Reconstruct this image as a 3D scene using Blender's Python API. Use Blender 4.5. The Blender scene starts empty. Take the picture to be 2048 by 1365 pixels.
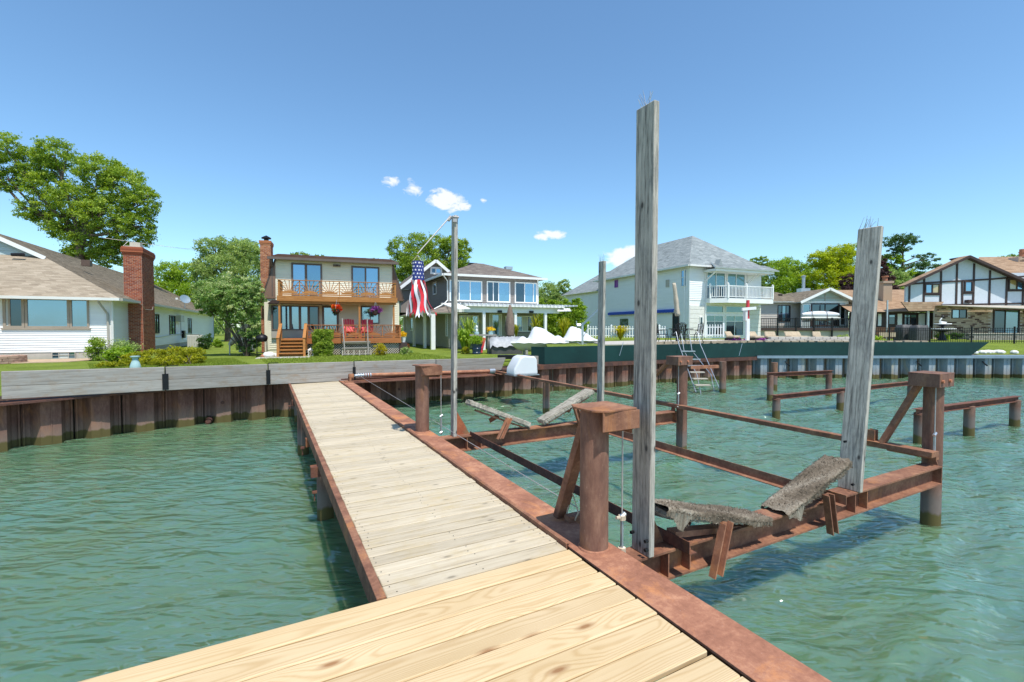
import bpy, bmesh, math, random
import numpy as np
from mathutils import Vector, Matrix
R = math.radians
rng = random.Random(7)
SC = bpy.context.scene
COL = SC.collection
# ---------------------------------------------------------------- camera, sky, sun, exposure
FPX, EYE = 930.0, 1.7
PITCH = math.atan(26.5 / FPX)
cam = bpy.data.objects.new('camera', bpy.data.cameras.new('camera'))
COL.objects.link(cam)
cam.location = (0, 0, EYE)
cam.rotation_euler = (math.pi / 2 - PITCH, 0, 0)
cam.data.sensor_width = 36
cam.data.lens = 36 * FPX / 2048
cam.data.clip_start = 0.05
cam.data.clip_end = 4000
SC.camera = cam
SUN = Vector((0.235, -0.42, 1.0)).normalized()       # towards the sun
elev = math.asin(SUN.z)
azim = math.atan2(SUN.x, SUN.y)                      # clockwise from +Y
W = bpy.data.worlds.new('World')
SC.world = W
W.use_nodes = True
wn, wl = W.node_tree.nodes, W.node_tree.links
wn.clear()
wo = wn.new('ShaderNodeOutputWorld')
bg = wn.new('ShaderNodeBackground')
sky = wn.new('ShaderNodeTexSky')
sky.sky_type = 'NISHITA'
sky.sun_disc = False
sky.sun_elevation = elev
sky.sun_rotation = azim
sky.altitude = 0
sky.air_density = 1.0
sky.dust_density = 0.35
sky.ozone_density = 1.6
bg.inputs['Strength'].default_value = 0.15
wl.new(bg.outputs[0], wo.inputs[0])
sun = bpy.data.objects.new('sun', bpy.data.lights.new('sun', 'SUN'))
COL.objects.link(sun)
sun.data.energy = 4.3
sun.data.angle = R(0.53)
sun.data.color = (1.0, 0.955, 0.88)
sun.rotation_euler = (-SUN).to_track_quat('-Z', 'Y').to_euler()
SC.view_settings.view_transform = 'Standard'
SC.view_settings.look = 'None'
SC.view_settings.exposure = 0.30
SC.view_settings.gamma = 1
SC.view_settings.use_curve_mapping = False
# ---------------------------------------------------------------- geometry of the survey
cp_, sp_ = math.cos(PITCH), math.sin(PITCH)
def ray(px, py):
    x, y = (px - 1024) / FPX, -(py - 682.5) / FPX
    return Vector((x, cp_ + y * sp_, -sp_ + y * cp_))
def G(px, py, z):                      # point at height z
    r = ray(px, py); return Vector((0, 0, EYE)) + r * ((z - EYE) / r.z)
def AT(px, py, Y):                     # point at distance Y
    r = ray(px, py); return Vector((0, 0, EYE)) + r * (Y / r.y)
A0 = R(27.9)
UX, VX = Vector((-math.sin(A0), math.cos(A0), 0)), Vector((math.cos(A0), math.sin(A0), 0))
def D(s, t, z=0.0):                    # dock grid: s across, t along the dock
    return VX * s + UX * t + Vector((0, 0, z))
class Fr:                              # a building's own axes: x along its front, y to the back
    def __init__(s, px, Y, z, rot):
        p = AT(px, 656, Y); s.o = Vector((p.x, p.y, z)); s.rot = R(rot)
        s.m = Matrix.Translation(s.o) @ Matrix.Rotation(s.rot, 4, 'Z'); s.i = s.m.inverted()
    def hit(s, px, py, k, v):
        o = s.i @ Vector((0, 0, EYE)); d = s.i.to_3x3() @ ray(px, py)
        return o + d * ((v - o[k]) / d[k])
    def f(s, px, py, y=0): return s.hit(px, py, 1, y)
    def sd(s, px, py, x=0): return s.hit(px, py, 0, x)
    def g(s, px, py, z=0): return s.hit(px, py, 2, z)
# ---------------------------------------------------------------- materials
def newmat(name):
    m = bpy.data.materials.new(name); m.use_nodes = True
    n, l = m.node_tree.nodes, m.node_tree.links
    return m, n, l, n['Principled BSDF']
def node(n, t, **k):
    o = n.new(t)
    for a, b in k.items(): setattr(o, a, b)
    return o
def rgba(c): return (c[0], c[1], c[2], 1)
def ramp(n, l, src, stops):
    r = n.new('ShaderNodeValToRGB'); e = r.color_ramp.elements
    while len(e) < len(stops): e.new(0.5)
    for i, (p, c) in enumerate(stops): e[i].position = p; e[i].color = rgba(c)
    l.new(src, r.inputs[0]); return r.outputs[0]
def mix(n, l, fac, a, b, mode='MIX'):
    x = n.new('ShaderNodeMix'); x.data_type = 'RGBA'; x.blend_type = mode
    for i, v in ((0, fac), (6, a), (7, b)):
        if hasattr(v, 'links'): l.new(v, x.inputs[i])
        elif i == 0: x.inputs[0].default_value = v
        else: x.inputs[i].default_value = rgba(v)
    return x.outputs[2]
def math_(n, l, op, a, b=0.0, clamp=False):
    x = n.new('ShaderNodeMath'); x.operation = op; x.use_clamp = clamp
    for i, v in ((0, a), (1, b)):
        if hasattr(v, 'links'): l.new(v, x.inputs[i])
        else: x.inputs[i].default_value = v
    return x.outputs[0]
def coords(n, l, scale=(1, 1, 1), kind='Object', rnd=True):
    t = n.new('ShaderNodeTexCoord'); mp = n.new('ShaderNodeMapping'); mp.inputs['Scale'].default_value = scale
    src = t.outputs[kind]
    if rnd:
        oi = n.new('ShaderNodeObjectInfo'); v = n.new('ShaderNodeVectorMath'); v.operation = 'MULTIPLY_ADD'
        cb = n.new('ShaderNodeCombineXYZ')
        for i in range(3): l.new(oi.outputs['Random'], cb.inputs[i])
        v.inputs[1].default_value = (37, 53, 29); l.new(cb.outputs[0], v.inputs[0]); l.new(src, v.inputs[2]); src = v.outputs[0]
    l.new(src, mp.inputs[0]); return mp.outputs[0]
def wpos(n, l, scale=(1, 1, 1)):
    g = n.new('ShaderNodeNewGeometry'); mp = n.new('ShaderNodeMapping'); mp.inputs['Scale'].default_value = scale
    l.new(g.outputs['Position'], mp.inputs[0]); return mp.outputs[0]
def noise(n, l, vec, scale=5, detail=4, rough=.55, dist=0):
    x = n.new('ShaderNodeTexNoise'); x.inputs['Scale'].default_value = scale; x.inputs['Detail'].default_value = detail
    x.inputs['Roughness'].default_value = rough; x.inputs['Distortion'].default_value = dist
    l.new(vec, x.inputs['Vector']); return x.outputs[0]
def bump(n, l, h, bs, strength=.3, dist=.01):
    b = n.new('ShaderNodeBump'); b.inputs['Strength'].default_value = strength; b.inputs['Distance'].default_value = dist
    l.new(h, b.inputs['Height']); l.new(b.outputs[0], bs.inputs['Normal'])
def plain(name, c, rough=.6, var=.12, scale=3, metal=0, bmp=0.0, wear=None, spec=.4, objvar=.0):
    m, n, l, b = newmat(name)
    v = coords(n, l); f = noise(n, l, v, scale, 5, .6)
    c1 = tuple(x * (1 - var) for x in c); c2 = tuple(min(1, x * (1 + var)) for x in c)
    o = ramp(n, l, f, [(.3, c1), (.7, c2)])
    if wear:
        f2 = noise(n, l, v, scale * 2.7, 6, .7); o = mix(n, l, ramp(n, l, f2, [(.52, (0, 0, 0)), (.68, (1, 1, 1))]), o, wear)
    if objvar:
        oi = n.new('ShaderNodeObjectInfo'); h = n.new('ShaderNodeHueSaturation'); l.new(o, h.inputs['Color'])
        l.new(math_(n, l, 'MULTIPLY_ADD', oi.outputs['Random'], objvar), h.inputs['Value']); h.inputs['Value'].default_value = 1
        x = n.new('ShaderNodeMapRange'); x.inputs[3].default_value = 1 - objvar; x.inputs[4].default_value = 1 + objvar
        l.new(oi.outputs['Random'], x.inputs[0]); l.new(x.outputs[0], h.inputs['Value']); o = h.outputs[0]
    l.new(o, b.inputs['Base Color']); b.inputs['Roughness'].default_value = rough; b.inputs['Metallic'].default_value = metal
    b.inputs['Specular IOR Level'].default_value = spec
    if bmp: bump(n, l, noise(n, l, v, scale * 8, 5, .7), b, bmp, .01)
    return m
def rndmat(name, stops, rough=.85, bscale=60, bmp=.35, extra=.25):     # colour per shingle, brick or leaf from the face attribute
    m, n, l, b = newmat(name)
    a = n.new('ShaderNodeAttribute'); a.attribute_name = 'rnd'
    o = ramp(n, l, a.outputs['Fac'], stops); v = coords(n, l, rnd=False)
    f = noise(n, l, v, bscale, 4, .7); o = mix(n, l, extra, o, ramp(n, l, f, [(.3, (.0, .0, .0)), (.7, (1, 1, 1))]), 'OVERLAY')
    l.new(o, b.inputs['Base Color']); b.inputs['Roughness'].default_value = rough; b.inputs['Specular IOR Level'].default_value = .2
    bump(n, l, f, b, bmp, .006)
    return m
def woodmat(name, pale, mid, dark, stretch=(1.0, 14, 14), knots=0.0, rough=.7, bmp=.35, objvar=.14, stain=None, rings=.0, zero=False, vert=False, spec=.3, st3=(.28, .47, .66)):
    m, n, l, b = newmat(name)
    st = (stretch[1], stretch[2], stretch[0]) if vert else stretch
    v = coords(n, l, st); f = noise(n, l, v, 2.2, 8, .62, .35); f2 = noise(n, l, v, 9, 6, .7)
    fa = math_(n, l, 'ADD', math_(n, l, 'MULTIPLY', f, .65), math_(n, l, 'MULTIPLY', f2, .35))
    if rings:
        vv = coords(n, l, (.35, 4.2, 4.2) if not vert else (4.2, 4.2, .35)); w = n.new('ShaderNodeTexWave'); w.wave_type = 'RINGS'; w.rings_direction = 'SPHERICAL'
        w.inputs['Scale'].default_value = 2.2; w.inputs['Distortion'].default_value = 5.5; w.inputs['Detail'].default_value = 3; w.inputs['Detail Scale'].default_value = 1.1
        l.new(vv, w.inputs['Vector']); fa = math_(n, l, 'ADD', math_(n, l, 'MULTIPLY', fa, 1 - rings), math_(n, l, 'MULTIPLY', w.outputs['Fac'], rings))
    o = ramp(n, l, fa, [(st3[0], dark), (st3[1], mid), (st3[2], pale)])
    if knots:
        vk = coords(n, l, (2.3, 5.2, 5.2) if not vert else (5.2, 5.2, 2.8)); k = n.new('ShaderNodeTexVoronoi'); k.voronoi_dimensions = '2D'; k.inputs['Scale'].default_value = 1.0
        if vert:
            s_ = n.new('ShaderNodeSeparateXYZ'); l.new(vk, s_.inputs[0]); c_ = n.new('ShaderNodeCombineXYZ'); l.new(s_.outputs['Z'], c_.inputs['X']); l.new(math_(n, l, 'ADD', s_.outputs['X'], s_.outputs['Y']), c_.inputs['Y']); vk = c_.outputs[0]
        l.new(vk, k.inputs['Vector']); kf = ramp(n, l, k.outputs['Distance'], [(.045, (1, 1, 1)), (.085, (.3, .3, .3)), (.14, (0, 0, 0))])
        on = math_(n, l, 'GREATER_THAN', noise(n, l, k.outputs['Position'], 1.3, 1, .5), .53); o = mix(n, l, math_(n, l, 'MULTIPLY', math_(n, l, 'MULTIPLY', kf, on), knots), o, tuple(x * .38 for x in dark))
    if stain:
        vs = coords(n, l, (1.4, 2.5, 2.5) if not vert else (2.5, 2.5, 1.0)); s = noise(n, l, vs, 2.5, 6, .7)
        o = mix(n, l, ramp(n, l, s, [(.5, (0, 0, 0)), (.72, (.8, .8, .8))]), o, stain)
    oi = n.new('ShaderNodeObjectInfo'); x = n.new('ShaderNodeMapRange'); x.inputs[3].default_value = 1 - objvar; x.inputs[4].default_value = 1 + objvar * .7
    l.new(oi.outputs['Random'], x.inputs[0]); h = n.new('ShaderNodeHueSaturation'); l.new(x.outputs[0], h.inputs['Value']); l.new(o, h.inputs['Color'])
    l.new(h.outputs[0], b.inputs['Base Color']); b.inputs['Roughness'].default_value = rough; b.inputs['Specular IOR Level'].default_value = spec
    bump(n, l, fa, b, bmp, .006)
    return m
def rustmat(name, a, bcol, c, rough=.85, streak=False, water=False, paint=None):
    m, n, l, b = newmat(name)
    v = coords(n, l, (1, 1, .35) if streak else (1, 1, 1))
    f = noise(n, l, v, 3.2, 9, .68, .3); f2 = noise(n, l, v, 26, 7, .75)
    fa = math_(n, l, 'ADD', math_(n, l, 'MULTIPLY', f, .62), math_(n, l, 'MULTIPLY', f2, .38))
    o = ramp(n, l, fa, [(.36, a), (.5, bcol), (.64, c)])
    o = mix(n, l, ramp(n, l, noise(n, l, v, 1.7, 8, .75, .5), [(.53, (0, 0, 0)), (.66, (.75, .75, .75))]), o, tuple(min(1, x * y) for x, y in zip(c, (1.15, .95, .6))))
    sp = noise(n, l, v, 70, 3, .6)
    o = mix(n, l, ramp(n, l, sp, [(.66, (0, 0, 0)), (.74, (.45, .45, .45))]), o, (.42, .26, .2))
    if paint:
        o = mix(n, l, ramp(n, l, noise(n, l, v, 1.3, 4, .6), [(.5, (0, 0, 0)), (.58, (.75, .75, .75))]), o, paint)
    if water:                                        # slime and scale near the water line
        p = wpos(n, l); sx = n.new('ShaderNodeSeparateXYZ'); l.new(p, sx.inputs[0])
        wz = math_(n, l, 'ADD', sx.outputs['Z'], math_(n, l, 'MULTIPLY', noise(n, l, wpos(n, l, (3, 3, .8)), 2.0, 4, .6), -.16))
        if water == 'wall':
            o = mix(n, l, ramp(n, l, math_(n, l, 'ADD', wz, 1.0, True), [(.14, (.6, .6, .6)), (.52, (0, 0, 0))]), o, (.25, .19, .15))
        else:
            o = mix(n, l, ramp(n, l, math_(n, l, 'ADD', wz, 1.0, True), [(.3, (.75, .75, .75)), (.5, (0, 0, 0))]), o, (.17, .15, .135))
        o = mix(n, l, ramp(n, l, math_(n, l, 'ADD', wz, 1.0, True), [(.10, (1, 1, 1)), (.14, (0, 0, 0))]), o, (.105, .085, .03))
    l.new(o, b.inputs['Base Color']); b.inputs['Roughness'].default_value = rough; b.inputs['Specular IOR Level'].default_value = .25
    bump(n, l, f2, b, .35, .004)
    return m
def glassmat(name, c, refl=.5, rough=.03, c2=None, tint=(.42, .66, .92)):
    m, n, l, b = newmat(name)
    v = coords(n, l, (1, 1, 1)); f = noise(n, l, v, 1.3, 2, .5)
    l.new(ramp(n, l, f, [(.35, c), (.65, c2 or tuple(x * 1.6 for x in c))]), b.inputs['Base Color'])
    b.inputs['Roughness'].default_value = .4; b.inputs['Specular IOR Level'].default_value = .2
    g = n.new('ShaderNodeBsdfGlossy'); g.inputs['Roughness'].default_value = rough; g.inputs['Color'].default_value = tint + (1,)
    lw = n.new('ShaderNodeFresnel'); lw.inputs['IOR'].default_value = 1.5
    ms = n.new('ShaderNodeMixShader'); l.new(math_(n, l, 'ADD', lw.outputs[0], refl, True), ms.inputs[0])
    l.new(b.outputs[0], ms.inputs[1]); l.new(g.outputs[0], ms.inputs[2]); l.new(ms.outputs[0], n['Material Output'].inputs[0])
    bm = n.new('ShaderNodeBump'); bm.inputs['Strength'].default_value = .06; bm.inputs['Distance'].default_value = .02
    l.new(f, bm.inputs['Height']); l.new(bm.outputs[0], g.inputs['Normal'])
    return m
def leafmat(name, stops, trans=.35):
    m, n, l, b = newmat(name)
    a = n.new('ShaderNodeAttribute'); a.attribute_name = 'rnd'
    o = ramp(n, l, a.outputs['Fac'], stops)
    l.new(o, b.inputs['Base Color']); b.inputs['Roughness'].default_value = .55; b.inputs['Specular IOR Level'].default_value = .25
    t = n.new('ShaderNodeBsdfTranslucent'); h = n.new('ShaderNodeHueSaturation'); h.inputs['Value'].default_value = 1.5; h.inputs['Saturation'].default_value = 1.15
    l.new(o, h.inputs['Color']); l.new(h.outputs[0], t.inputs['Color'])
    ms = n.new('ShaderNodeMixShader'); ms.inputs[0].default_value = trans
    l.new(b.outputs[0], ms.inputs[1]); l.new(t.outputs[0], ms.inputs[2]); l.new(ms.outputs[0], n['Material Output'].inputs[0])
    return m
MT = {}
def newpine():
    m, n, l, b = newmat('new pine')
    v = coords(n, l); sp = n.new('ShaderNodeSeparateXYZ'); t = n.new('ShaderNodeTexCoord'); l.new(t.outputs['Object'], sp.inputs[0])
    oi = n.new('ShaderNodeObjectInfo'); lf = noise(n, l, coords(n, l, (.55, 3.0, 3.0)), 1.0, 3, .5)
    vk = coords(n, l, (1.15, 3.4, 3.4)); k = n.new('ShaderNodeTexVoronoi'); k.voronoi_dimensions = '2D'; k.inputs['Scale'].default_value = 1.0; l.new(vk, k.inputs['Vector']); kd = k.outputs['Distance']
    yo = math_(n, l, 'ADD', sp.outputs['Y'], math_(n, l, 'MULTIPLY', math_(n, l, 'SUBTRACT', oi.outputs['Random'], .5), .12))
    y2 = math_(n, l, 'MULTIPLY', math_(n, l, 'MULTIPLY', yo, yo), 330.0)
    near = math_(n, l, 'MULTIPLY', math_(n, l, 'SUBTRACT', .32, kd, True), 7.0)
    ph = math_(n, l, 'ADD', math_(n, l, 'ADD', y2, math_(n, l, 'MULTIPLY', lf, 6.5)), near)
    ph = math_(n, l, 'ADD', ph, math_(n, l, 'MULTIPLY', sp.outputs['X'], .8))
    ring = math_(n, l, 'MULTIPLY', math_(n, l, 'ADD', math_(n, l, 'SINE', math_(n, l, 'MULTIPLY', ph, 9.0)), 1.0), .5)
    ring = math_(n, l, 'POWER', ring, 2.6)
    fib = noise(n, l, coords(n, l, (1.2, 60, 60)), 2.0, 5, .6)
    tone = noise(n, l, coords(n, l, (.8, 2.2, 2.2)), 1.5, 3, .5)
    o = ramp(n, l, tone, [(.3, (.66, .50, .30)), (.7, (.57, .415, .225))])
    o = mix(n, l, math_(n, l, 'MULTIPLY', ring, math_(n, l, 'MULTIPLY', fib, .7)), o, (.37, .205, .062))
    o = mix(n, l, ramp(n, l, fib, [(.25, (.22, .22, .22)), (.6, (0, 0, 0))]), o, (.40, .26, .12))
    kf = ramp(n, l, kd, [(.028, (.95, .95, .95)), (.055, (.5, .5, .5)), (.10, (0, 0, 0))])
    on = math_(n, l, 'GREATER_THAN', noise(n, l, k.outputs['Position'], .9, 1, .5), .38)
    o = mix(n, l, math_(n, l, 'MULTIPLY', kf, on), o, (.29, .145, .06))
    x = n.new('ShaderNodeMapRange'); x.inputs[3].default_value = .90; x.inputs[4].default_value = 1.08; l.new(oi.outputs['Random'], x.inputs[0])
    h = n.new('ShaderNodeHueSaturation'); l.new(x.outputs[0], h.inputs['Value']); l.new(o, h.inputs['Color']); l.new(h.outputs[0], b.inputs['Base Color'])
    b.inputs['Roughness'].default_value = .6; b.inputs['Specular IOR Level'].default_value = .3; bump(n, l, math_(n, l, 'ADD', ring, fib), b, .15, .003); return m
MT['deck_new'] = newpine()
MT['deck_old'] = woodmat('weathered pine', (.58, .50, .37), (.485, .405, .285), (.25, .195, .13), (.8, 17, 17), .55, .8, .5, .12, stain=(.46, .36, .205))
MT['grey_wood'] = woodmat('grey post wood', (.58, .53, .45), (.39, .36, .305), (.11, .10, .085), (1.1, 19, 19), .9, .85, 1.0, .08, stain=(.13, .128, .13), vert=True, st3=(.36, .48, .60))
MT['timber'] = woodmat('grey timber', (.39, .36, .32), (.29, .27, .24), (.16, .145, .13), (.45, 10, 10), 0, .85, .5, .16, stain=(.27, .20, .14))
MT['stain_wood'] = woodmat('stained deck wood', (.52, .24, .075), (.40, .165, .045), (.24, .09, .028), (1, 12, 12), .2, .6, .2, .1)
MT['stain_wood_red'] = woodmat('red stained deck wood', (.48, .185, .062), (.36, .125, .040), (.20, .062, .022), (1, 12, 12), .2, .6, .2, .1)
MT['drift'] = woodmat('rotten bunk board', (.52, .48, .40), (.36, .32, .255), (.12, .105, .085), (2, 9, 9), .5, .9, 1.0, .1)
MT['rust'] = rustmat('rusty red steel', (.12, .054, .034), (.23, .106, .064), (.37, .19, .11))
MT['rust_bright'] = rustmat('walked rust steel', (.21, .088, .053), (.33, .145, .087), (.50, .25, .145))
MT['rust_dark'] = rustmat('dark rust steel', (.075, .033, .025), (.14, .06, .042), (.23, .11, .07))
MT['pile'] = rustmat('rusted pipe pile', (.115, .060, .045), (.19, .098, .069), (.29, .165, .112), streak=True, water=True)
MT['pile_old'] = rustmat('old pipe pile', (.10, .055, .04), (.17, .09, .065), (.27, .17, .125), streak=True, water=True)
MT['sheet'] = rustmat('rusted sheet pile', (.105, .045, .034), (.175, .080, .058), (.27, .14, .10), streak=True, water='wall')
MT['sheet_grey'] = rustmat('blue grey sheet pile', (.14, .20, .25), (.24, .29, .33), (.36, .37, .37), streak=True, water='wall')
MT['sheet_cap'] = rustmat('sheet pile cap', (.05, .03, .028), (.09, .045, .035), (.16, .07, .05))
MT['gusset'] = rustmat('gusset plate', (.2, .06, .03), (.33, .105, .05), (.45, .17, .08), paint=(.16, .22, .12))
MT['steel_blue'] = plain('blue grey cap steel', (.19, .26, .31), .5, .15, 2)
MT['green'] = plain('dark green plate', (.006, .034, .030), .5, .25, .6, spec=.3, wear=(.008, .044, .038))
MT['galv'] = plain('galvanized', (.48, .50, .52), .35, .15, 9, .7)
MT['cable'] = plain('cable', (.40, .38, .36), .5, .2, 20, .3)
MT['rope'] = plain('rope', (.55, .45, .33), .9, .2, 30)
MT['white'] = plain('white trim', (.80, .80, .78), .5, .04, 2)
MT['siding_white'] = plain('white vinyl siding', (.80, .80, .79), .55, .04, .5)
MT['siding_cream'] = plain('cream vinyl siding', (.76, .72, .56), .55, .05, .5)
MT['siding_grey'] = plain('taupe siding', (.235, .21, .19), .6, .08, 1)
MT['siding_grey_low'] = plain('khaki siding', (.30, .29, .22), .6, .08, 1)
MT['siding_tan'] = plain('beige siding', (.52, .47, .41), .6, .05, 1)
MT['siding_bluegrey'] = plain('blue grey gable siding', (.42, .50, .50), .6, .06, 1)
MT['brown_trim'] = plain('brown trim', (.14, .105, .085), .5, .1, 2)
MT['tan_trim'] = plain('tan trim', (.34, .28, .22), .5, .1, 2)
MT['dark_brown'] = plain('dark brown timber', (.055, .033, .028), .6, .15, 2)
MT['stucco'] = plain('white stucco', (.60, .635, .68), .9, .05, 8, bmp=.3)
MT['gutter'] = plain('gutter', (.40, .37, .32), .4, .05, 2)
MT['gutter_w'] = plain('white gutter', (.72, .71, .68), .4, .04, 2)
MT['gutter_brown'] = plain('brown gutter', (.11, .07, .05), .5, .1, 2)  # plain dark brown, used on the ranch roof vent
MT['concrete'] = plain('concrete', (.46, .42, .37), .9, .12, 2.5, bmp=.2)
MT['stone_w'] = plain('white stone veneer', (.70, .68, .63), .85, .08, 7, bmp=.6)
MT['black'] = plain('black metal', (.012, .012, .013), .45, .2, 5, .3)
MT['bronze'] = plain('bronze furniture', (.03, .026, .024), .5, .2, 5, .4)
MT['plastic_white'] = plain('white plastic cover', (.66, .67, .68), .35, .02, 2)
MT['shrink'] = plain('white shrink wrap', (.66, .67, .69), .4, .03, 4, bmp=.25)
MT['hull'] = plain('hull', (.55, .56, .50), .3, .05, 1)
MT['red_plastic'] = plain('red chair plastic', (.62, .05, .065), .5, .06, 3)
MT['flag_red'] = plain('flag red', (.62, .02, .035), .7, .06, 4)
MT['flag_white'] = plain('flag white', (.80, .78, .80), .7, .04, 4)
MT['flag_blue'] = plain('flag blue', (.025, .04, .20), .7, .1, 4)
MT['blue_vinyl'] = plain('blue awning', (.02, .07, .42), .6, .1, 4)
MT['teal_ceramic'] = plain('pale teal ceramic', (.36, .52, .52), .4, .08, 4)
MT['blue_pot'] = plain('blue glazed pot', (.035, .06, .13), .3, .15, 4)
MT['beige_cloth'] = plain('beige cover', (.50, .42, .32), .85, .12, 8, bmp=.4)
MT['brown_cloth'] = plain('brown cover', (.20, .145, .11), .85, .2, 8, bmp=.5)
MT['dark_tarp'] = plain('grey tarp', (.07, .07, .07), .6, .3, 4, bmp=.5)
MT['grey_tarp'] = plain('silver tarp', (.33, .34, .35), .5, .2, 4, bmp=.5)
MT['tan_slab'] = plain('beige shell', (.50, .44, .36), .5, .06, 3)
MT['purple'] = plain('purple plastic', (.22, .05, .32), .4, .1, 3)
MT['paver'] = plain('paver', (.42, .27, .20), .9, .2, 4, bmp=.4)
MT['dirt'] = plain('mulch and gravel', (.46, .33, .22), .95, .2, 3, bmp=.5)
MT['bark'] = plain('bark', (.12, .09, .065), .9, .3, 5, bmp=.8)
MT['ac'] = plain('air conditioner', (.50, .50, .46), .6, .08, 5)
MT['awn'] = plain('bird dropping', (.8, .8, .76), .7, .05, 5)
MT['curtain'] = plain('blind', (.55, .57, .53), .7, .05, 3)
MT['mortar'] = plain('mortar', (.50, .42, .36), .95, .1, 8)
MT['clay'] = plain('terracotta', (.44, .17, .09), .8, .1, 5)
MT['cush'] = plain('beige cushion', (.44, .35, .24), .9, .15, 7, bmp=.3)
MT['carpet'] = rndmat('frayed grey carpet', [(0, (.075, .058, .04)), (.45, (.165, .13, .093)), (.8, (.27, .23, .175)), (1, (.44, .40, .33))], .95, 60, .8)
MT['glass_blue'] = glassmat('window glass blue', (.035, .09, .15), .36)
MT['glass_dark'] = glassmat('window glass dark', (.008, .009, .011), .10)
MT['glass_teal'] = glassmat('window glass teal', (.02, .07, .09), .28)
MT['glass_green'] = glassmat('window glass with green blind', (.12, .21, .15), .14, c2=(.14, .24, .18))
MT['glass_gold'] = glassmat('window glass with gold blind', (.34, .25, .10), .08)
MT['brick'] = rndmat('red brick', [(0, (.21, .055, .03)), (.5, (.32, .088, .045)), (.85, (.40, .13, .065)), (1, (.26, .11, .075))], .85, 40, .3, .15)
MT['brick_o'] = rndmat('orange brick', [(0, (.30, .10, .045)), (.5, (.42, .155, .07)), (1, (.52, .24, .12))], .85, 40, .3, .15)
MT['brick_tan'] = rndmat('tan brick', [(0, (.09, .05, .035)), (.22, (.17, .10, .07)), (.3, (.36, .25, .17)), (1, (.50, .38, .27))], .9, 40, .3, .15)
MT['shingle_brown'] = rndmat('brown asphalt shingles', [(0, (.165, .135, .095)), (.5, (.22, .18, .13)), (1, (.285, .235, .17))], .95, 50, .5)
MT['shingle_tan'] = rndmat('pinkish shingles', [(0, (.27, .215, .155)), (.5, (.34, .275, .20)), (1, (.42, .345, .26))], .95, 50, .5)
MT['shingle_dark'] = rndmat('dark brown shingles', [(0, (.10, .06, .042)), (.5, (.155, .092, .066)), (1, (.22, .14, .10))], .95, 50, .5)
MT['shingle_taupe'] = rndmat('taupe shingles', [(0, (.15, .125, .11)), (.5, (.21, .175, .15)), (1, (.28, .24, .20))], .95, 50, .5)
MT['shingle_grey'] = rndmat('grey shingles', [(0, (.19, .21, .21)), (.5, (.25, .275, .275)), (1, (.32, .345, .34))], .95, 50, .5)
MT['shingle_orange'] = rndmat('tan orange shingles', [(0, (.29, .185, .115)), (.5, (.37, .245, .155)), (1, (.46, .32, .21))], .95, 50, .5)
def LM(n, a, b, c, t=.35): MT[n] = leafmat(n, [(0, a), (.5, b), (1, c)], t)
LM('leaf_mid', (0.124, 0.200, 0.027), (0.259, 0.360, 0.049), (0.479, 0.534, 0.079))
LM('leaf_bright', (0.135, 0.230, 0.021), (0.260, 0.384, 0.034), (0.414, 0.530, 0.068))
LM('leaf_yellow', (0.227, 0.287, 0.011), (0.408, 0.475, 0.021), (0.634, 0.646, 0.043))
LM('leaf_dark', (0.032, 0.072, 0.019), (0.063, 0.128, 0.032), (0.123, 0.200, 0.051))
LM('leaf_cool', (0.147, 0.240, 0.072), (0.294, 0.394, 0.113), (0.504, 0.563, 0.197))
LM('leaf_lilac', (0.095, 0.194, 0.043), (0.254, 0.367, 0.098), (0.677, 0.668, 0.367))
LM('leaf_purple', (0.031, 0.017, 0.020), (0.070, 0.036, 0.036), (0.126, 0.063, 0.056))
LM('leaf_pine', (0.048, 0.096, 0.035), (0.096, 0.168, 0.056), (0.160, 0.248, 0.080))
LM('leaf_juniper', (0.138, 0.161, 0.009), (0.299, 0.310, 0.014), (0.483, 0.437, 0.023))
LM('leaf_gold', (.30, .20, .01), (.45, .38, .015), (.55, .50, .04))
LM('leaf_red', (.14, .02, .018), (.24, .05, .03), (.30, .12, .05))
LM('grass_blade', (.14, .19, .022), (.22, .28, .036), (.32, .38, .06), .3)
LM('flower_red', (.55, .01, .01), (.75, .06, .01), (.85, .38, .01), .2)
LM('flower_purple', (.10, .01, .14), (.22, .04, .22), (.48, .14, .40), .2)
LM('flower_yellow', (.65, .30, .01), (.80, .55, .01), (.85, .75, .05), .2)
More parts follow.
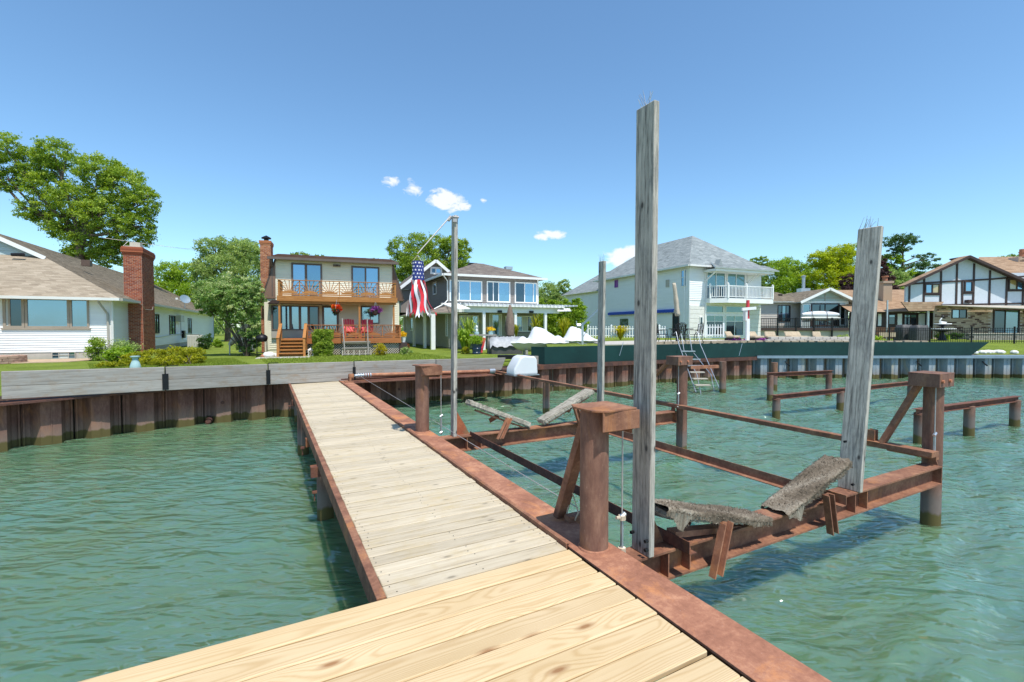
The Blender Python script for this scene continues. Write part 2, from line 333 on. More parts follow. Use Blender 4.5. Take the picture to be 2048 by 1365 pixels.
# ---------------------------------------------------------------- mesh tools
def link(o): COL.objects.link(o); return o
def thing(name, label, cat, loc=(0, 0, 0), rot=0, group=None):
    o = bpy.data.objects.new(name, None); link(o); o.location = loc; o.rotation_euler = (0, 0, rot); o.empty_display_size = .3
    o['label'] = label; o['category'] = cat
    if group: o['group'] = group
    return o
def tag(o, label, cat, group=None):
    o['label'] = label; o['category'] = cat
    if group: o['group'] = group
    return o
def copy_tree(o, parent=None):
    c = o.copy(); COL.objects.link(c); c.parent = parent
    for ch in list(o.children): copy_tree(ch, c)
    return c
def V3(*a): return Vector(a)
class MB:
    def __init__(s): s.v = []; s.f = []; s.r = []
    def add(s, vs, fs, r=None):
        b = len(s.v); s.v += [tuple(x) for x in vs]; s.f += [tuple(b + i for i in f) for f in fs]
        r = rng.random() if r is None else r; s.r += [r] * len(fs); return s
    def box(s, x0, y0, z0, x1, y1, z1, r=None):
        return s.add([(x0, y0, z0), (x1, y0, z0), (x1, y1, z0), (x0, y1, z0), (x0, y0, z1), (x1, y0, z1), (x1, y1, z1), (x0, y1, z1)],
                     [(0, 3, 2, 1), (4, 5, 6, 7), (0, 1, 5, 4), (1, 2, 6, 5), (2, 3, 7, 6), (3, 0, 4, 7)], r)
    def obox(s, a, b, w, h, up=(0, 0, 1), r=None, cu=.5):      # bar from a to b, w across, h along up
        a, b = Vector(a), Vector(b); d = (b - a).normalized(); up = Vector(up); sx = d.cross(up)
        if sx.length < 1e-4: sx = d.cross(Vector((0, 1, 0)))
        sx.normalize(); uz = sx.cross(d).normalized()
        p = []
        for q in (a, b):
            for i, j in ((-.5, -cu), (.5, -cu), (.5, 1 - cu), (-.5, 1 - cu)): p.append(q + sx * w * i + uz * h * j)
        return s.add(p, [(3, 2, 1, 0), (4, 5, 6, 7), (0, 1, 5, 4), (1, 2, 6, 5), (2, 3, 7, 6), (3, 0, 4, 7)], r)
    def prism(s, pts, d, r=None):
        n = len(pts); d = Vector(d); P = [Vector(p) for p in pts]
        return s.add(P + [p + d for p in P], [tuple(range(n))[::-1], tuple(range(n, 2 * n))] + [(i, (i + 1) % n, n + (i + 1) % n, n + i) for i in range(n)], r)
    def tube(s, a, b, r0, n=10, r1=None, caps=True, r=None):
        a, b = Vector(a), Vector(b); r1 = r0 if r1 is None else r1; d = (b - a).normalized()
        x = d.orthogonal().normalized(); y = d.cross(x); p = []
        for q, rr in ((a, r0), (b, r1)):
            for i in range(n):
                t = 2 * math.pi * i / n; p.append(q + (x * math.cos(t) + y * math.sin(t)) * rr)
        f = [(i, (i + 1) % n, n + (i + 1) % n, n + i) for i in range(n)]
        if caps: f += [tuple(range(n))[::-1], tuple(range(n, 2 * n))]
        return s.add(p, f, r)
    def path(s, pts, rad, n=6, r=None):
        rad = rad if isinstance(rad, (list, tuple)) else [rad] * len(pts); P = [Vector(p) for p in pts]; vs = []; fs = []
        for k, q in enumerate(P):
            d = (P[min(k + 1, len(P) - 1)] - P[max(k - 1, 0)]).normalized()
            x = d.cross(Vector((.13, .21, 1))); x = x.normalized() if x.length > 1e-3 else d.orthogonal().normalized(); y = d.cross(x)
            for i in range(n):
                t = 2 * math.pi * i / n; vs.append(q + (x * math.cos(t) + y * math.sin(t)) * rad[k])
        for k in range(len(P) - 1):
            for i in range(n): fs.append((k * n + i, k * n + (i + 1) % n, (k + 1) * n + (i + 1) % n, (k + 1) * n + i))
        fs += [tuple(range(n))[::-1], tuple(range((len(P) - 1) * n, len(P) * n))]
        return s.add(vs, fs, r)
    def lathe(s, prof, c=(0, 0, 0), n=16, r=None):
        vs = []; fs = []
        for rr, z in prof:
            for i in range(n):
                t = 2 * math.pi * i / n; vs.append((c[0] + rr * math.cos(t), c[1] + rr * math.sin(t), c[2] + z))
        for k in range(len(prof) - 1):
            for i in range(n): fs.append((k * n + i, k * n + (i + 1) % n, (k + 1) * n + (i + 1) % n, (k + 1) * n + i))
        fs += [tuple(range(n))[::-1], tuple(range((len(prof) - 1) * n, len(prof) * n))]
        return s.add(vs, fs, r)
    def ibeam(s, a, b, w, h, tf=.016, tw=.012):       # top of web centred on a..b, h tall downwards
        a, b = Vector(a), Vector(b); z = Vector((0, 0, 1))
        s.obox(a - z * tf / 2, b - z * tf / 2, w, tf); s.obox(a - z * (h - tf / 2), b - z * (h - tf / 2), w, tf)
        return s.obox(a - z * (h / 2), b - z * (h / 2), tw, h - 2 * tf - .001)
    def mesh(s, name):
        me = bpy.data.meshes.new(name); me.from_pydata(s.v, [], s.f); me.update()
        at = me.attributes.new('rnd', 'FLOAT', 'FACE'); at.data.foreach_set('value', s.r)
        return me
    def islands(s):
        par = list(range(len(s.v)))
        def fd(i):
            while par[i] != i: par[i] = par[par[i]]; i = par[i]
            return i
        for f in s.f:
            a = fd(f[0])
            for j in f[1:]: par[fd(j)] = a
        g = {}
        for k, f in enumerate(s.f): g.setdefault(fd(f[0]), []).append(k)
        out = []
        for ks in g.values():
            q = MB(); mp = {}
            for k in ks:
                for i in s.f[k]:
                    if i not in mp: mp[i] = len(q.v); q.v.append(s.v[i])
                q.f.append(tuple(mp[i] for i in s.f[k])); q.r.append(s.r[k])
            out.append(q)
        return out
    def build(s, name, mat, parent=None, label=None, kind=None, smooth=False, loc=None, rot=None, bevel=0, recalc=False, each=False):
        if each:
            return [q.build(name, mat, parent, label, kind, smooth, loc, rot, bevel, recalc) for q in s.islands()]
        me = s.mesh(name); me.materials.append(MT[mat] if isinstance(mat, str) else mat)
        if bevel or recalc:
            bm = bmesh.new(); bm.from_mesh(me)
            if recalc: bmesh.ops.recalc_face_normals(bm, faces=bm.faces)
            if bevel: bmesh.ops.bevel(bm, geom=list(bm.edges), offset=bevel, segments=1, affect='EDGES', profile=.5)
            bm.to_mesh(me); bm.free()
        if smooth:
            me.shade_smooth()
            if smooth != 'all': me.set_sharp_from_angle(angle=R(40))
        o = bpy.data.objects.new(name, me); link(o)
        if parent: o.parent = parent
        if label: o['label'] = label
        if kind: o['kind'] = kind
        if loc is not None: o.location = loc
        if rot is not None: o.rotation_euler = rot if isinstance(rot, (tuple, Matrix)) or hasattr(rot, 'order') else (0, 0, rot)
        return o
def inst(o, name=None, parent=None, loc=None, rot=None, scale=None):
    c = o.copy(); COL.objects.link(c)
    c.parent = parent if parent else o.parent
    if loc is not None: c.location = loc
    if rot is not None: c.rotation_euler = rot
    if scale is not None: c.scale = scale
    return c
# ---------------------------------------------------------------- world clouds (part of the sky)
def clouds():
    tc = wn.new('ShaderNodeTexCoord'); sv = wn.new('ShaderNodeVectorMath'); sv.operation = 'NORMALIZE'; wl.new(tc.outputs['Generated'], sv.inputs[0])
    mp = wn.new('ShaderNodeMapping'); mp.inputs['Scale'].default_value = (1, 1, 1.7); wl.new(sv.outputs[0], mp.inputs[0])
    nz = noise(wn, wl, mp.outputs[0], 26, 7, .62, .4)
    tot = None
    for px, py, w, h, op in ((786, 366, 26, 13, .85), (823, 379, 26, 22, .95), (897, 402, 52, 26, 1.2), (925, 411, 26, 13, .9), (966, 402, 11, 12, .42), (1100, 470, 38, 14, 1.05), (1240, 512, 48, 26, 1.25), (1268, 505, 26, 18, 1.0)):
        d = ray(px, py).normalized()
        s = wn.new('ShaderNodeVectorMath'); s.operation = 'SUBTRACT'; wl.new(sv.outputs[0], s.inputs[0]); s.inputs[1].default_value = d
        q = wn.new('ShaderNodeVectorMath'); q.operation = 'MULTIPLY'; wl.new(s.outputs[0], q.inputs[0]); q.inputs[1].default_value = (FPX / w, FPX / w, FPX / h)
        ln = wn.new('ShaderNodeVectorMath'); ln.operation = 'LENGTH'; wl.new(q.outputs[0], ln.inputs[0])
        a = math_(wn, wl, 'SUBTRACT', 1.05, ln.outputs['Value'], True); a = math_(wn, wl, 'MULTIPLY', a, op)
        tot = a if tot is None else math_(wn, wl, 'MAXIMUM', tot, a)
    f = math_(wn, wl, 'ADD', tot, math_(wn, wl, 'MULTIPLY', math_(wn, wl, 'SUBTRACT', nz, .56), 2.6))
    f = math_(wn, wl, 'MULTIPLY', f, math_(wn, wl, 'MULTIPLY', tot, 5, True))
    f = ramp(wn, wl, f, [(.18, (0, 0, 0)), (.6, (.92, .92, .92))])
    tint = mix(wn, wl, 1.0, sky.outputs[0], (.83, 1.06, 1.14), 'MULTIPLY')
    wl.new(mix(wn, wl, f, tint, (5.6, 5.75, 5.9)), bg.inputs['Color'])
clouds()
# ---------------------------------------------------------------- ground and water
WZ = -1.0
LZ = .17
WALL = [Vector(p) for p in ((-20, -30, 0), (-17.5, -8, 0), (-15.2, 2, 0), (-13.2, 6.6, 0), (-11.11, 10.02, 0), (-10.16, 11.4, 0), (-8.73, 12.75, 0))]
WALL += [D(.5, 15.75), D(8.94, 16.4), Vector((6.07, 21.97, 0)), Vector((13.0, 24.8, 0)), Vector((60, 24.8, 0)), Vector((140, 24.8, 0))]
def water():
    def axis(lo, hi, step, far):
        a = list(np.arange(lo, hi, step)); d = step; x = hi
        while x < far[1]: x += d; d *= 1.28; a.append(x)
        d = step; x = lo; b = []
        while x > far[0]: x -= d; d *= 1.28; b.append(x)
        return np.array(b[::-1] + a)
    xs = axis(-13, 21, .075, (-700, 700)); ys = axis(1.0, 25.6, .075, (-700, 40))
    X, Y = np.meshgrid(xs, ys); rs = np.random.RandomState(4); Z = np.zeros_like(X)
    wx = X + .5 * np.sin(Y * .55 + 1.3) + .3 * np.sin(X * .41 + Y * .23); wy = Y + .5 * np.sin(X * .47 + .6) + .25 * np.sin(Y * .9 - X * .7)
    for i in range(46):
        lam = 2.6 * (0.17 / 2.6) ** (i / 45.0) * rs.uniform(.9, 1.1); th = rs.normal(-1.02, .52); k = 2 * np.pi / lam
        ph = k * (wx * np.cos(th) + wy * np.sin(th)) + rs.uniform(0, 6.28)
        env = .6 + .4 * np.sin(X * rs.uniform(.15, .5) + Y * rs.uniform(.15, .5) + rs.uniform(0, 6.28))
        s = np.sin(ph); Z += .0085 * lam ** .95 * env * (s + .22 * np.cos(2 * ph))
    calm = 1 / (1 + np.exp(-(X * .884 + Y * .468 - .9) * 1.2)); Z *= (.34 + .66 * calm)
    edge = np.clip((np.abs(X - 4) < 18) * (Y > .9) * (Y < 25.7), 0, 1); Z *= edge
    ny, nx = X.shape; me = bpy.data.meshes.new('water')
    co = np.stack([X, Y, Z + WZ], -1).reshape(-1, 3).astype('f')
    i = np.arange(ny * nx).reshape(ny, nx); q = np.stack([i[:-1, :-1], i[:-1, 1:], i[1:, 1:], i[1:, :-1]], -1).reshape(-1, 4)
    me.vertices.add(len(co)); me.vertices.foreach_set('co', co.ravel()); me.loops.add(q.size); me.loops.foreach_set('vertex_index', q.ravel().astype('i'))
    me.polygons.add(len(q)); me.polygons.foreach_set('loop_start', np.arange(0, q.size, 4).astype('i')); me.update(calc_edges=True); me.shade_smooth()
    m, n, l, b = newmat('lake water')
    p = wpos(n, l); f = noise(n, l, p, .35, 4, .6, .5); f3 = noise(n, l, wpos(n, l, (1, 1.6, 1)), 1.1, 3, .6, .6)
    c = ramp(n, l, f, [(.35, (.108, .180, .092)), (.62, (.096, .196, .124))])
    c = mix(n, l, ramp(n, l, f3, [(.5, (0, 0, 0)), (.75, (.5, .5, .5))]), c, (.125, .205, .088))
    l.new(c, b.inputs['Base Color']); b.inputs['Roughness'].default_value = .07; b.inputs['IOR'].default_value = 1.72; b.inputs['Specular IOR Level'].default_value = .85
    b.inputs['Subsurface Weight'].default_value = .85; b.inputs['Subsurface Radius'].default_value = (.35, .8, .6); b.inputs['Subsurface Scale'].default_value = 1.3
    g_ = n.new('ShaderNodeNewGeometry'); mp_ = n.new('ShaderNodeMapping'); mp_.inputs['Rotation'].default_value = (0, 0, .30); mp_.inputs['Scale'].default_value = (1.6, 4.2, 1); l.new(g_.outputs['Position'], mp_.inputs[0])
    mp2 = n.new('ShaderNodeMapping'); mp2.inputs['Rotation'].default_value = (0, 0, -.35); mp2.inputs['Scale'].default_value = (3.6, 8.5, 1); l.new(g_.outputs['Position'], mp2.inputs[0])
    h = math_(n, l, 'ADD', noise(n, l, mp_.outputs[0], 1.0, 1.5, .5, .9), math_(n, l, 'MULTIPLY', noise(n, l, mp2.outputs[0], 1.0, 1.0, .5, .7), .42))
    patch = noise(n, l, wpos(n, l, (1, 1, 1)), .42, 2, .5, .3); h = math_(n, l, 'MULTIPLY', h, math_(n, l, 'ADD', .35, math_(n, l, 'MULTIPLY', patch, 1.3)))
    bump(n, l, h, b, 1.0, .085)
    me.materials.append(m); o = bpy.data.objects.new('water', me); link(o); o['kind'] = 'structure'; return o
water()
def sheet(name, pts, mat, skirt=2.5, kind='structure'):
    bm = bmesh.new(); vs = [bm.verts.new(p) for p in pts]; f = bm.faces.new(vs); bm.normal_update()
    if f.normal.z < 0: f.normal_flip()
    low = [bm.verts.new(Vector(p) - Vector((0, 0, skirt))) for p in pts]; k = len(pts)
    for i in range(k): bm.faces.new((vs[i], low[i], low[(i + 1) % k], vs[(i + 1) % k]))
    for q in bm.faces: q.material_index = 0 if q is f else 1
    bmesh.ops.triangulate(bm, faces=[f])
    me = bpy.data.meshes.new(name); bm.to_mesh(me); bm.free(); me.materials.append(MT[mat] if isinstance(mat, str) else mat); me.materials.append(MT['bark'])
    o = bpy.data.objects.new(name, me); link(o); o['kind'] = kind; return o
def grassmat():
    m, n, l, b = newmat('lawn')
    p = wpos(n, l); f = noise(n, l, p, .7, 5, .65); f2 = noise(n, l, wpos(n, l, (1, 1, 1)), 16, 6, .8)
    c = ramp(n, l, f, [(.35, (.135, .185, .026)), (.65, (.21, .265, .042))])
    c = mix(n, l, .8, c, ramp(n, l, f2, [(.3, (.2, .2, .2)), (.7, (.78, .78, .78))]), 'OVERLAY')
    l.new(c, b.inputs['Base Color']); b.inputs['Roughness'].default_value = .9; b.inputs['Specular IOR Level'].default_value = .1
    bump(n, l, f2, b, .9, .06); return m
MT['lawn'] = grassmat()
def behind(p, d=.16):                                 # wall line moved inland
    return p
inl = []
for i, p in enumerate(WALL):
    a, b = WALL[max(0, i - 1)], WALL[min(len(WALL) - 1, i + 1)]; t = (b - a).normalized(); inl.append(p + Vector((-t.y, t.x, 0)) * .46)
sheet('lawn', [p + V3(0, 0, LZ) for p in inl] + [V3(900, 24.8, LZ), V3(900, 1500, LZ), V3(-900, 1500, LZ), V3(-900, -30, LZ)], 'lawn')
P0 = AT(1096, 656, 19.6); RZ = .86
raised = [V3(P0.x, P0.y + .1, RZ), V3(5.9, 22.35, RZ), V3(12.8, 25.15, RZ), V3(24.2, 25.15, RZ - .12), V3(25.2, 25.3, .24), V3(60, 25.3, .24), V3(140, 25.3, .24)]
bmr = MB(); rf = raised; rb = [V3(P0.x + .4, P0.y + 7, RZ), V3(4, 30, RZ), V3(12, 30, RZ), V3(24, 29.4, RZ - .1), V3(26, 29.4, RZ - .16), V3(60, 29.4, RZ - .16), V3(140, 29.4, RZ - .16)]
rc = [V3(P0.x + 2, 38, RZ), V3(5, 60, RZ), V3(12, 90, RZ), V3(24, 90, RZ), V3(30, 90, RZ), V3(70, 90, RZ), V3(180, 90, RZ)]
for A_, B_ in ((rf, rb), (rb, rc)):
    for i in range(len(rf) - 1): bmr.add([A_[i], A_[i + 1], B_[i + 1], B_[i]], [(0, 1, 2, 3)])
for q in ([rf[0], rb[0]], [rb[0], rc[0]]): bmr.add([q[1], q[0], q[0] - V3(0, 0, 1), q[1] - V3(0, 0, 1)], [(0, 1, 2, 3)])
bmr.build('raised_lawn', 'lawn')['kind'] = 'structure'
bmr = MB()
for i in range(len(rf) - 1): bmr.add([rf[i], rf[i + 1], rf[i + 1] - V3(0, 0, 2), rf[i] - V3(0, 0, 2)], [(3, 2, 1, 0)])
bmr.build('bank', 'bark')['kind'] = 'structure'
# patio slabs on top of the raised ground
pm = MB(); pm.prism([V3(4.4, 22.2, RZ), V3(12.7, 25.3, RZ), V3(22.5, 25.3, RZ), V3(22.5, 33.5, RZ), V3(9, 29.5, RZ), V3(4.4, 26.5, RZ)], (0, 0, .05)); o = pm.build('patio', 'concrete'); o['kind'] = 'structure'
def grass():
    rs = np.random.RandomState(2); n = 90000; vs = []; 
    u = rs.rand(n); k = rs.randint(5, 9, n); L = [(WALL[i] + WALL[i]) * .5 for i in range(len(WALL))]
    a = np.array([(p.x, p.y) for p in WALL]); A_, B_ = a[k], a[k + 1]; keep = k < 8
    A_, B_, u = A_[keep], B_[keep], u[keep]; P = A_ + (B_ - A_) * u[:, None]; d = (B_ - A_); d /= np.linalg.norm(d, axis=1)[:, None]
    off = .3 + 11 * rs.rand(len(P)) ** 1.3; P = P + np.stack([-d[:, 1], d[:, 0]], 1) * off[:, None]
    nb = len(P); ang = rs.rand(nb) * 6.28; h = .035 + .05 * rs.rand(nb); w = .012 + .008 * rs.rand(nb)
    z0 = np.full(nb, LZ - .005); q = np.stack([np.cos(ang), np.sin(ang)], 1)
    v = np.zeros((nb, 3, 3)); v[:, 0, :2] = P - q * w[:, None]; v[:, 1, :2] = P + q * w[:, None]; v[:, 2, :2] = P + rs.normal(0, .02, (nb, 2)); v[:, :2, 2] = z0[:, None]; v[:, 2, 2] = z0 + h
    trimesh('grass_blades', v.reshape(-1, 3), nb, rs.rand(nb), 'grass_blade')['kind'] = 'stuff'
def trimesh(name, co, nf, rnd, mat, parent=None, k=3):
    me = bpy.data.meshes.new(name); me.vertices.add(len(co)); me.vertices.foreach_set('co', np.asarray(co, 'f').ravel())
    me.loops.add(nf * k); me.loops.foreach_set('vertex_index', np.arange(nf * k).astype('i')); me.polygons.add(nf); me.polygons.foreach_set('loop_start', np.arange(0, nf * k, k).astype('i'))
    me.update(calc_edges=True); at = me.attributes.new('rnd', 'FLOAT', 'FACE'); at.data.foreach_set('value', np.asarray(rnd, 'f')); me.materials.append(MT[mat] if isinstance(mat, str) else mat)
    o = bpy.data.objects.new(name, me); link(o)
    if parent: o.parent = parent
    return o
grass()
# ---------------------------------------------------------------- sea walls of sheet piles
def pile_mesh(name, mat, Lp=.86, top=.06, dep=.28):
    y0 = 0.0; x = [0, .10, .17, .22, .44, .64, .86]
    prof = [(0, dep), (Lp * .16, dep), (Lp * .30, 0), (Lp * .70, 0), (Lp * .84, dep), (Lp, dep)]    # y = distance inland
    m = MB()
    for (xa, ya), (xb, yb) in zip(prof[:-1], prof[1:]): m.add([(xa, ya, top), (xb, yb, top), (xb, yb, -2.6), (xa, ya, -2.6)], [(3, 2, 1, 0)], .5)
    for xx, yy in ((Lp - .035, dep - .015), (.03, dep - .03)): m.box(xx - .013, yy - .03, -2.6, xx + .013, yy + .02, top - .02, .5)
    m.box(Lp * .5 - .004, -.012, -2.6, Lp * .5 + .012, .0, top - .03, .5)
    me = m.mesh(name); me.materials.append(MT[mat]); return me
def polyline(pts):
    out = []; acc = 0
    for a, b in zip(pts[:-1], pts[1:]): out.append((acc, a, b, (b - a).length)); acc += (b - a).length
    return out, acc
def along(pl, s):
    for acc, a, b, L in pl[0]:
        if s <= acc + L or acc == pl[0][-1][0]: return a + (b - a) * ((s - acc) / L)
def sheet_wall(root, pts, mesh, Lp=.86):
    pl = polyline(pts); k = int(pl[1] / Lp); st = pl[1] / k
    for i in range(k):
        a, b = along(pl, i * st), along(pl, (i + 1) * st); t = b - a
        o = bpy.data.objects.new('sheet_pile', mesh); link(o); o.parent = root; o.location = a; o.rotation_euler = (0, 0, math.atan2(t.y, t.x)); o.scale = (t.length / Lp, 1, 1)
def extr_line(m, pts, n0, n1, z0, z1):                # a bar following a polyline, offset inland n0..n1
    off = []
    for i, p in enumerate(pts):
        a, b = pts[max(0, i - 1)], pts[min(len(pts) - 1, i + 1)]; t = (b - a).normalized(); off.append(Vector((-t.y, t.x, 0)))
    for i in range(len(pts) - 1):
        p = [pts[i] + off[i] * n0, pts[i + 1] + off[i + 1] * n0, pts[i + 1] + off[i + 1] * n1, pts[i] + off[i] * n1]
        m.add([q + V3(0, 0, z0) for q in p] + [q + V3(0, 0, z1) for q in p], [(0, 3, 2, 1), (4, 5, 6, 7), (0, 1, 5, 4), (1, 2, 6, 5), (2, 3, 7, 6), (3, 0, 4, 7)])
SW = thing('seawall', 'rusted corrugated steel seawall topped with grey timbers along the left lawn', 'seawall', (0, 0, 0))
LW = WALL[3:9]
sheet_wall(SW, LW, pile_mesh('sheet_pile', 'sheet'))
m = MB(); extr_line(m, LW, -.25, .5, .03, .075); m.build('wall_cap', 'sheet_cap', SW)
m = MB()
for s in np.arange(.5, polyline(LW)[1], 2.6):
    p = along(polyline(LW), s); q = along(polyline(LW), s + .1); t = (q - p).normalized(); nn = Vector((t.y, -t.x, 0)); m.tube(p + nn * .02 + V3(0, 0, -.42), p + nn * -.1 + V3(0, 0, -.42), .045, 8)
m.build('tie_rod_plate', 'sheet_cap', SW, each=True)
p0 = G(387, 850, -.93); m = MB(); m.tube(V3(-8.45, 12.86, -.9), V3(-8.7, 13.4, -.9), .085, 14, caps=False); m.tube(V3(-8.46, 12.88, -.9), V3(-8.7, 13.4, -.9), .07, 14); o = m.build('drain_pipe', 'sheet_cap', SW)
# timber wall segments: (pixel of the left end, pixel of the right end) at their surveyed tops
def timber(a, b, za, zb, h, bot, root, slant=0, th=.14, r=0):
    d = (b - a); t = Vector((d.x, d.y, 0)).normalized(); nn = Vector((-t.y, t.x, 0))
    for k, (f0, f1) in enumerate(((0, .46), (.47, 1.0))):
        m = MB(); z = lambda s, f: (za + (zb - za) * s) - h * (1 - f)
        c = []
        L_ = d.length
        for s, f in ((0, f0), (1, f0), (1, f1), (0, f1)):
            e = -slant * (1 - f) * h if s == 1 else 0
            c.append(V3(L_ * s + e, 0, (za if s == 0 else zb) - h + h * f))
        m.prism(c, (0, th, 0)); o = m.build('timber', 'timber', root, loc=(a.x, a.y, 0), rot=(0, 0, math.atan2(t.y, t.x)), recalc=True, bevel=.006)
TL = [(V3(-15.6, 2.0, 0), .78), (V3(-13.3, 6.6, 0), .76), (G(0, 744, .75), .75), (G(330, 735, .68), .68), (G(536, 729, .63), .63), (G(708, 724, .60), .60), (G(872, 719.5, .575), .575), (G(1012, 716, .545), .545)]
print('TIMBER', [(round(p.x, 2), round(p.y, 2), z) for p, z in TL])
for i in range(len(TL) - 1):
    (a, za), (b, zb) = TL[i], TL[i + 1]; last = i == len(TL) - 2
    t = (b - a).normalized(); gp = .012
    timber(V3(a.x, a.y, 0) + t * gp, V3(b.x, b.y, 0) - t * gp, za, zb, za - .07 if False else (.60 if i < 5 else .52 if i < 6 else .46), 0, SW, slant=.42 if last else 0)
for px, top, w_ in ((330, 752, .13), (536, 741, .11), (708, 734, .09)):       # black steel brackets over the joints
    i = {330: 3, 536: 4, 708: 5}[px]; p, z = TL[i]; t = (TL[i + 1][0] - TL[i - 1][0]); t.z = 0; t.normalize(); nn = Vector((t.y, -t.x, 0))
    m = MB(); m.obox(V3(p.x, p.y, z - .58) + nn * .012, V3(p.x, p.y, z - .17) + nn * .012, w_, .03, up=nn); m.tube(V3(p.x, p.y, z - .17) + nn * .02, V3(p.x, p.y, z - .03) + nn * .02, .012, 6)
    m.path([V3(p.x, p.y, z - .03) + nn * .02, V3(p.x, p.y, z + .02), V3(p.x, p.y, z + .03) + t * .12 - nn * .1, V3(p.x, p.y, z + .02) + t * .3 - nn * .12], .01, 5)
    m.build('bracket', 'black', SW)
# second short timber wall beside the boats
a, b = G(1050, 715, .52), G(1101, 712, .50)
SW2 = thing('timber_wall', 'short grey timber retaining board with slanted end beside the green wall', 'retaining wall', (0, 0, 0))
a = V3(b.x, b.y, 0) - (V3(6.07, 21.97, 0) - D(8.94, 16.4)).normalized() * 1.5
timber(a, V3(b.x, b.y, 0), .52, .5, .66, 0, SW2, slant=.42)
m = MB(); pq = AT(995, 656, 21.0); m.box(pq.x, 21, .28, pq.x + 1.6, 21.4, .46); m.build('step_board', 'black', SW2)
# brown wall and blue grey wall on the right, green plate above
BW = thing('seawall', 'brown rusted sheet pile wall below the dark green plate, right of the boat covers', 'seawall', (0, 0, 0))
bw = [WALL[8], WALL[9], WALL[10]]
sheet_wall(BW, bw, pile_mesh('sheet_pile', 'sheet', top=-.02), .86)
m = MB(); extr_line(m, bw, -.13, .5, -.02, .16); m.build('wall_cap', 'sheet_cap', BW)
GW = thing('seawall', 'blue grey galvanized sheet pile wall at the far right of the water', 'seawall', (0, 0, 0))
gw = [WALL[10] + V3(.02, 0, 0), V3(46, 24.8, 0)]
sheet_wall(GW, gw, pile_mesh('sheet_pile', 'sheet_grey', top=.1, dep=.34), .98)
m = MB(); extr_line(m, gw, -.16, .55, .08, .22); m.build('wall_cap', 'steel_blue', GW)
m = MB()
for k in range(6): m.path([V3(14.6 + k * 3.5, 24.76, -.1), V3(14.6 + k * 3.5, 24.66, -.2), V3(14.75 + k * 3.5, 24.66, -.32)], .035, 6)
m.build('mooring_hook', 'black', GW, each=True)
GP = thing('green_plate_wall', 'long dark green steel plate standing on the seawall with a slanted right end', 'wall plate', (0, 0, 0))
g0 = V3(P0.x - .15, P0.y - .15, 0); gl = [g0, V3(6.07, 21.85, 0), V3(12.95, 24.68, 0), V3(24.4, 24.68, 0)]
for i in range(3):
    a, b = gl[i], gl[i + 1]; z0, z1 = .17, .90 + (.04 if i == 2 else .0)
    if i == 2: z0 = .23
    t = (b - a).normalized(); nn = Vector((-t.y, t.x, 0)); e = t * (.95 if i == 2 else 0)
    m = MB(); m.prism([a + V3(0, 0, z0), b + V3(0, 0, z0), b + e + V3(0, 0, z1), a + V3(0, 0, z1)], nn * .05)
    o = m.build('plate', 'green', GP, recalc=True)
m = MB(); m.prism([g0 + V3(-.0, 0, .17), g0 + V3(0, 0, .9), g0 + V3(-.55, .35, .9), g0 + V3(-.55, .35, .17)], V3(.03, .05, 0)); m.build('end_plate', 'green', GP, recalc=True)
m = MB()
for px, Y in ((1239, 21.3), (1478, 23.6)): q = AT(px, 712, Y - .12); m.tube(q, q + V3(.18, .05, .62), .012, 6)
m.build('hanging_rod', 'galv', GP, each=True)
# rubble and stones along the right bank
rk = thing('rocks', 'pale flat rocks on the bank at the slanted end of the green wall', 'rocks', (25.6, 25.6, .3)); m = MB()
for k in range(9):
    x = k * .33 - .6; s_ = rng.uniform(.25, .5); m.lathe([(.01, 0), (s_ * .6, .0), (s_ * .6, .08), (s_ * .35, .15), (.01, .17)], (x, rng.uniform(-.2, .5), 0), 7)
m.build('rock_pile', 'stone_w', rk, kind='stuff')
# ---------------------------------------------------------------- the dock
DK = thing('wooden_dock', 'pale wooden plank dock on steel beams running to the seawall, new yellow planks nearest', 'dock', (0, 0, 0), A0)
def board(L, w, th, mat, name='deck_board', bev=.005):
    m = MB(); m.box(0, -w / 2, -th, L, w / 2, 0); return m.build(name, mat, DK, bevel=bev)
t0 = 2.915; tw = (15.86 - t0); nb = 88; pw = tw / nb
old = []
for i in range(5):
    o = board(1.375, pw - .011 + rng.uniform(-.003, .002), .035, 'deck_old'); old.append(o)
for k in range(nb):
    src = old[k % 5]; o = src if k < 5 else inst(src)
    o.location = (.652 + rng.uniform(-.004, .004), t0 + pw * (k + .5), rng.uniform(-.004, .003)); o.rotation_euler = (rng.uniform(-.006, .006), rng.uniform(-.002, .002), rng.uniform(-.0015, .0015))
# nails in the old boards
m = MB()
for k in range(nb):
    for s in (.70, 1.34, 1.97):
        for q in (-.35, .35):
            if rng.random() < .8: c = (s + rng.uniform(-.03, .03), t0 + pw * (k + .5 + q * .75)); m.lathe([(.004, 0), (.0045, .0012), (.001, .002)], (c[0], c[1], .0035), 5)
m.build('nail_heads', 'black', DK, kind='stuff')
# new wide boards run from left of the picture to the beam
kb = 22; wn_ = .184; newb = []
xl = -3.4
for i in range(3):
    o = board(2.03 - xl, wn_ - .012, .038, 'deck_new', bev=.008); newb.append(o)
for k in range(kb):
    src = newb[k % 3]; o = src if k < 3 else inst(src)
    o.location = (xl + rng.uniform(-.012, .008), t0 - .008 - wn_ * (k + .5), .010 + rng.uniform(-.002, .002)); o.rotation_euler = (0, 0, rng.uniform(-.002, .002))
m = MB()
for x in (-2.6, -1.2, .6, 1.6):
    m.box(x, t0 - wn_ * kb, -.18, x + .04, t0 - .03, -.03)
m.build('joist', 'deck_new', DK, each=True)
m = MB(); m.box(.70, t0 - .5, -.16, .80, 15.8, -.04); m.box(1.9, t0 - .5, -.16, 2.0, 15.8, -.04); m.build('joist', 'deck_old', DK, each=True)
